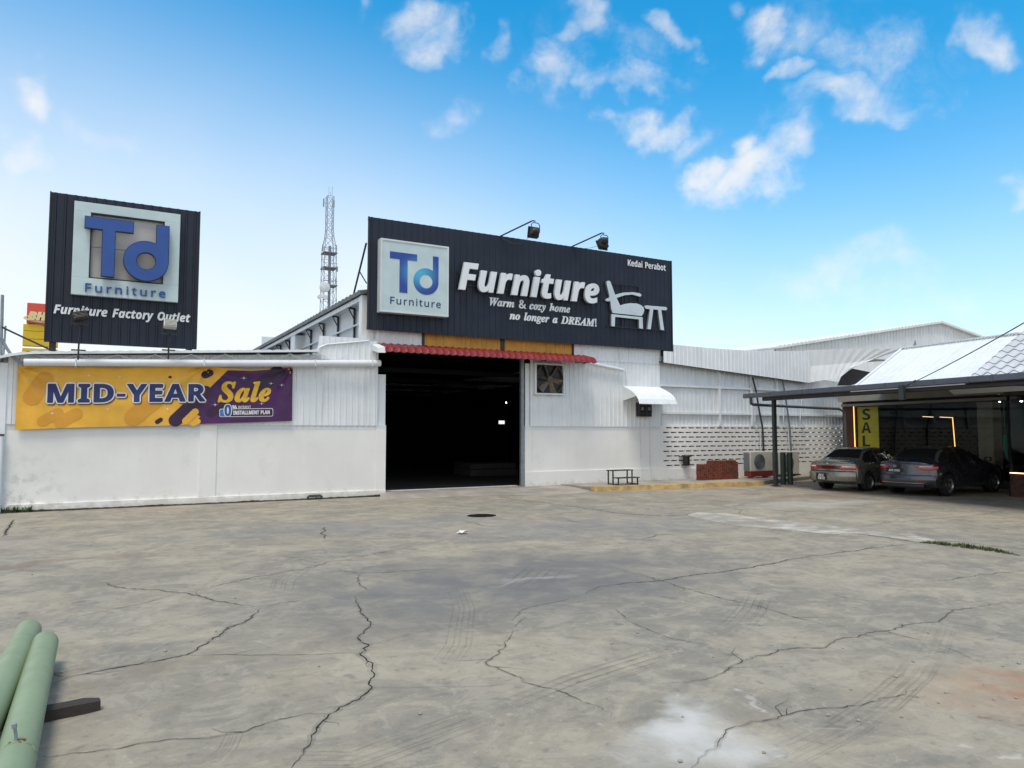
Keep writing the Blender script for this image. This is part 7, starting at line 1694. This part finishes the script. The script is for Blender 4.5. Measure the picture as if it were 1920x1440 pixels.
# loose stones on the concrete
rs_ = random.Random(21); sp_ = None
spots = [(960 + x / 2, 900 + y / 2) for x, y in ((753, 665), (580, 635), (1505, 683), (1520, 815), (1272, 788), (1240, 632), (1440, 740), (1560, 575), (1628, 800), (1600, 838), (1805, 825), (1890, 820), (1720, 480), (930, 545), (470, 575), (375, 615), (640, 890), (1130, 780), (1460, 890), (1840, 700), (1770, 770), (1900, 690), (1300, 905), (945, 1025), (1010, 700), (1185, 885), (60, 335), (630, 1058))] + [(60, 1078), (115, 1262), (310, 1222), (598, 1250), (788, 1340), (440, 1122), (405, 1185), (700, 1170)]
for (x, y) in spots:
    g = G(x, y)
    if sp_ is None:
        b = bmesh.new(); bmesh.ops.create_icosphere(b, subdivisions=2, radius=1)
        for q in b.verts: q.co = q.co * (1 + .35 * mnoise.noise(q.co * 1.6)); q.co.z = q.co.z * .6 + .5
        b.verts.index_update(); mb = MB(); mb.raw([q.co.copy() for q in b.verts], [[q.index for q in f.verts] for f in b.faces]); b.free()
        o = obj('pebble', mb, 'stone', local=True); sp_ = o
    else: o = sp_.copy(); COL.objects.link(o)
    s_ = rs_.uniform(.008, .017); o.location = (g.x, g.y, 0); o.scale = (s_, s_ * rs_.uniform(.6, 1), s_); o.rotation_euler = (0, 0, rs_.uniform(0, 6))
    tag(o, 'small loose pebble lying on the cracked concrete yard', 'pebble', 'pebbles scattered on the yard')
# grass in the open joint, weeds and moss along the wall foot
def tuft(mb, x, y, h, n, rg, spread):
    for _ in range(n):
        a_ = rg.uniform(0, 6.28); bx, by = x + rg.uniform(-spread, spread), y + rg.uniform(-spread, spread) * .6; hh = h * rg.uniform(.4, 1.1); l_ = hh * rg.uniform(.2, .9); wv = .004 + hh * .03
        cx, cy = math.cos(a_), math.sin(a_)
        v = [(bx - cy * wv, by + cx * wv, 0), (bx + cy * wv, by - cx * wv, 0), (bx + cx * l_ * .5 + cy * wv * .7, by + cy * l_ * .5 - cx * wv * .7, hh * .75), (bx + cx * l_, by + cy * l_, hh), (bx + cx * l_ * .5 - cy * wv * .7, by + cy * l_ * .5 + cx * wv * .7, hh * .75)]
        mb.raw(v, [(0, 1, 2, 4), (2, 3, 4)])
rg = random.Random(4); mb = MB()
gl = L6([(1545, 238), (1620, 246), (1700, 256), (1780, 266), (1860, 277), (1900, 283)])
gl = densify(gl, .02, .02)
for i, p in enumerate(gl):
    k = math.sin(math.pi * min(1, (i + 4) / len(gl))) ** .5
    [tuft(mb, p.x + rg.uniform(0, .22) * k, p.y + .16 * k * rg.random(), .05 * k + .012, 7, rg, .06) for _ in range(2)]
tag(obj('grass', mb, 'grass', at=(gl[0].x, gl[0].y, 0)), kind='stuff')
mb = MB()
for (x0_, x1_, h_, dn) in ((4, 60, .16, 7), (60, 200, .05, 2.2), (200, 360, .03, 1), (574, 600, .08, 7), (606, 700, .045, 2.5), (690, 720, .06, 3)):
    a = FX(x0_, 950); b = FX(x1_, 945); n = int((b - a) * 9 * dn)
    for i in range(n): tuft(mb, rg.uniform(a, b), Y0 - .07 - rg.random() * .05, h_, 3, rg, .03)
tag(obj('weeds', mb, 'weed', at=(0, Y0 - .06, 0)), kind='stuff')
mb = MB(); a, b = FX(2, 960), DXL - .05; prev = None; n = 220
for i in range(n + 1):
    x = a + (b - a) * i / n; k = .35 + .65 * max(0, mnoise.noise(Vector((x * 1.3, 2, 0)))) + .9 * max(0, 1 - (x - a) / 1.2) ** 2 + .5 * max(0, 1 - (b - x) / 1.2)
    hz_ = .015 + .05 * k * (1 + .6 * mnoise.noise(Vector((x * 9, 0, 0)))); fw_ = .03 + .06 * k
    cur = [mb.vert((x, Y0 - .056, max(.012, hz_))), mb.vert((x, Y0 - .062, .012)), mb.vert((x, Y0 - .07 - fw_ * (1 + .5 * mnoise.noise(Vector((x * 7, 4, 0)))), .0065))]
    if prev: mb.face((prev[0], prev[1], cur[1], cur[0])); mb.face((prev[1], prev[2], cur[2], cur[1]))
    prev = cur
tag(obj('moss', mb, 'moss', at=(a, Y0 - .06, 0)), kind='stuff')
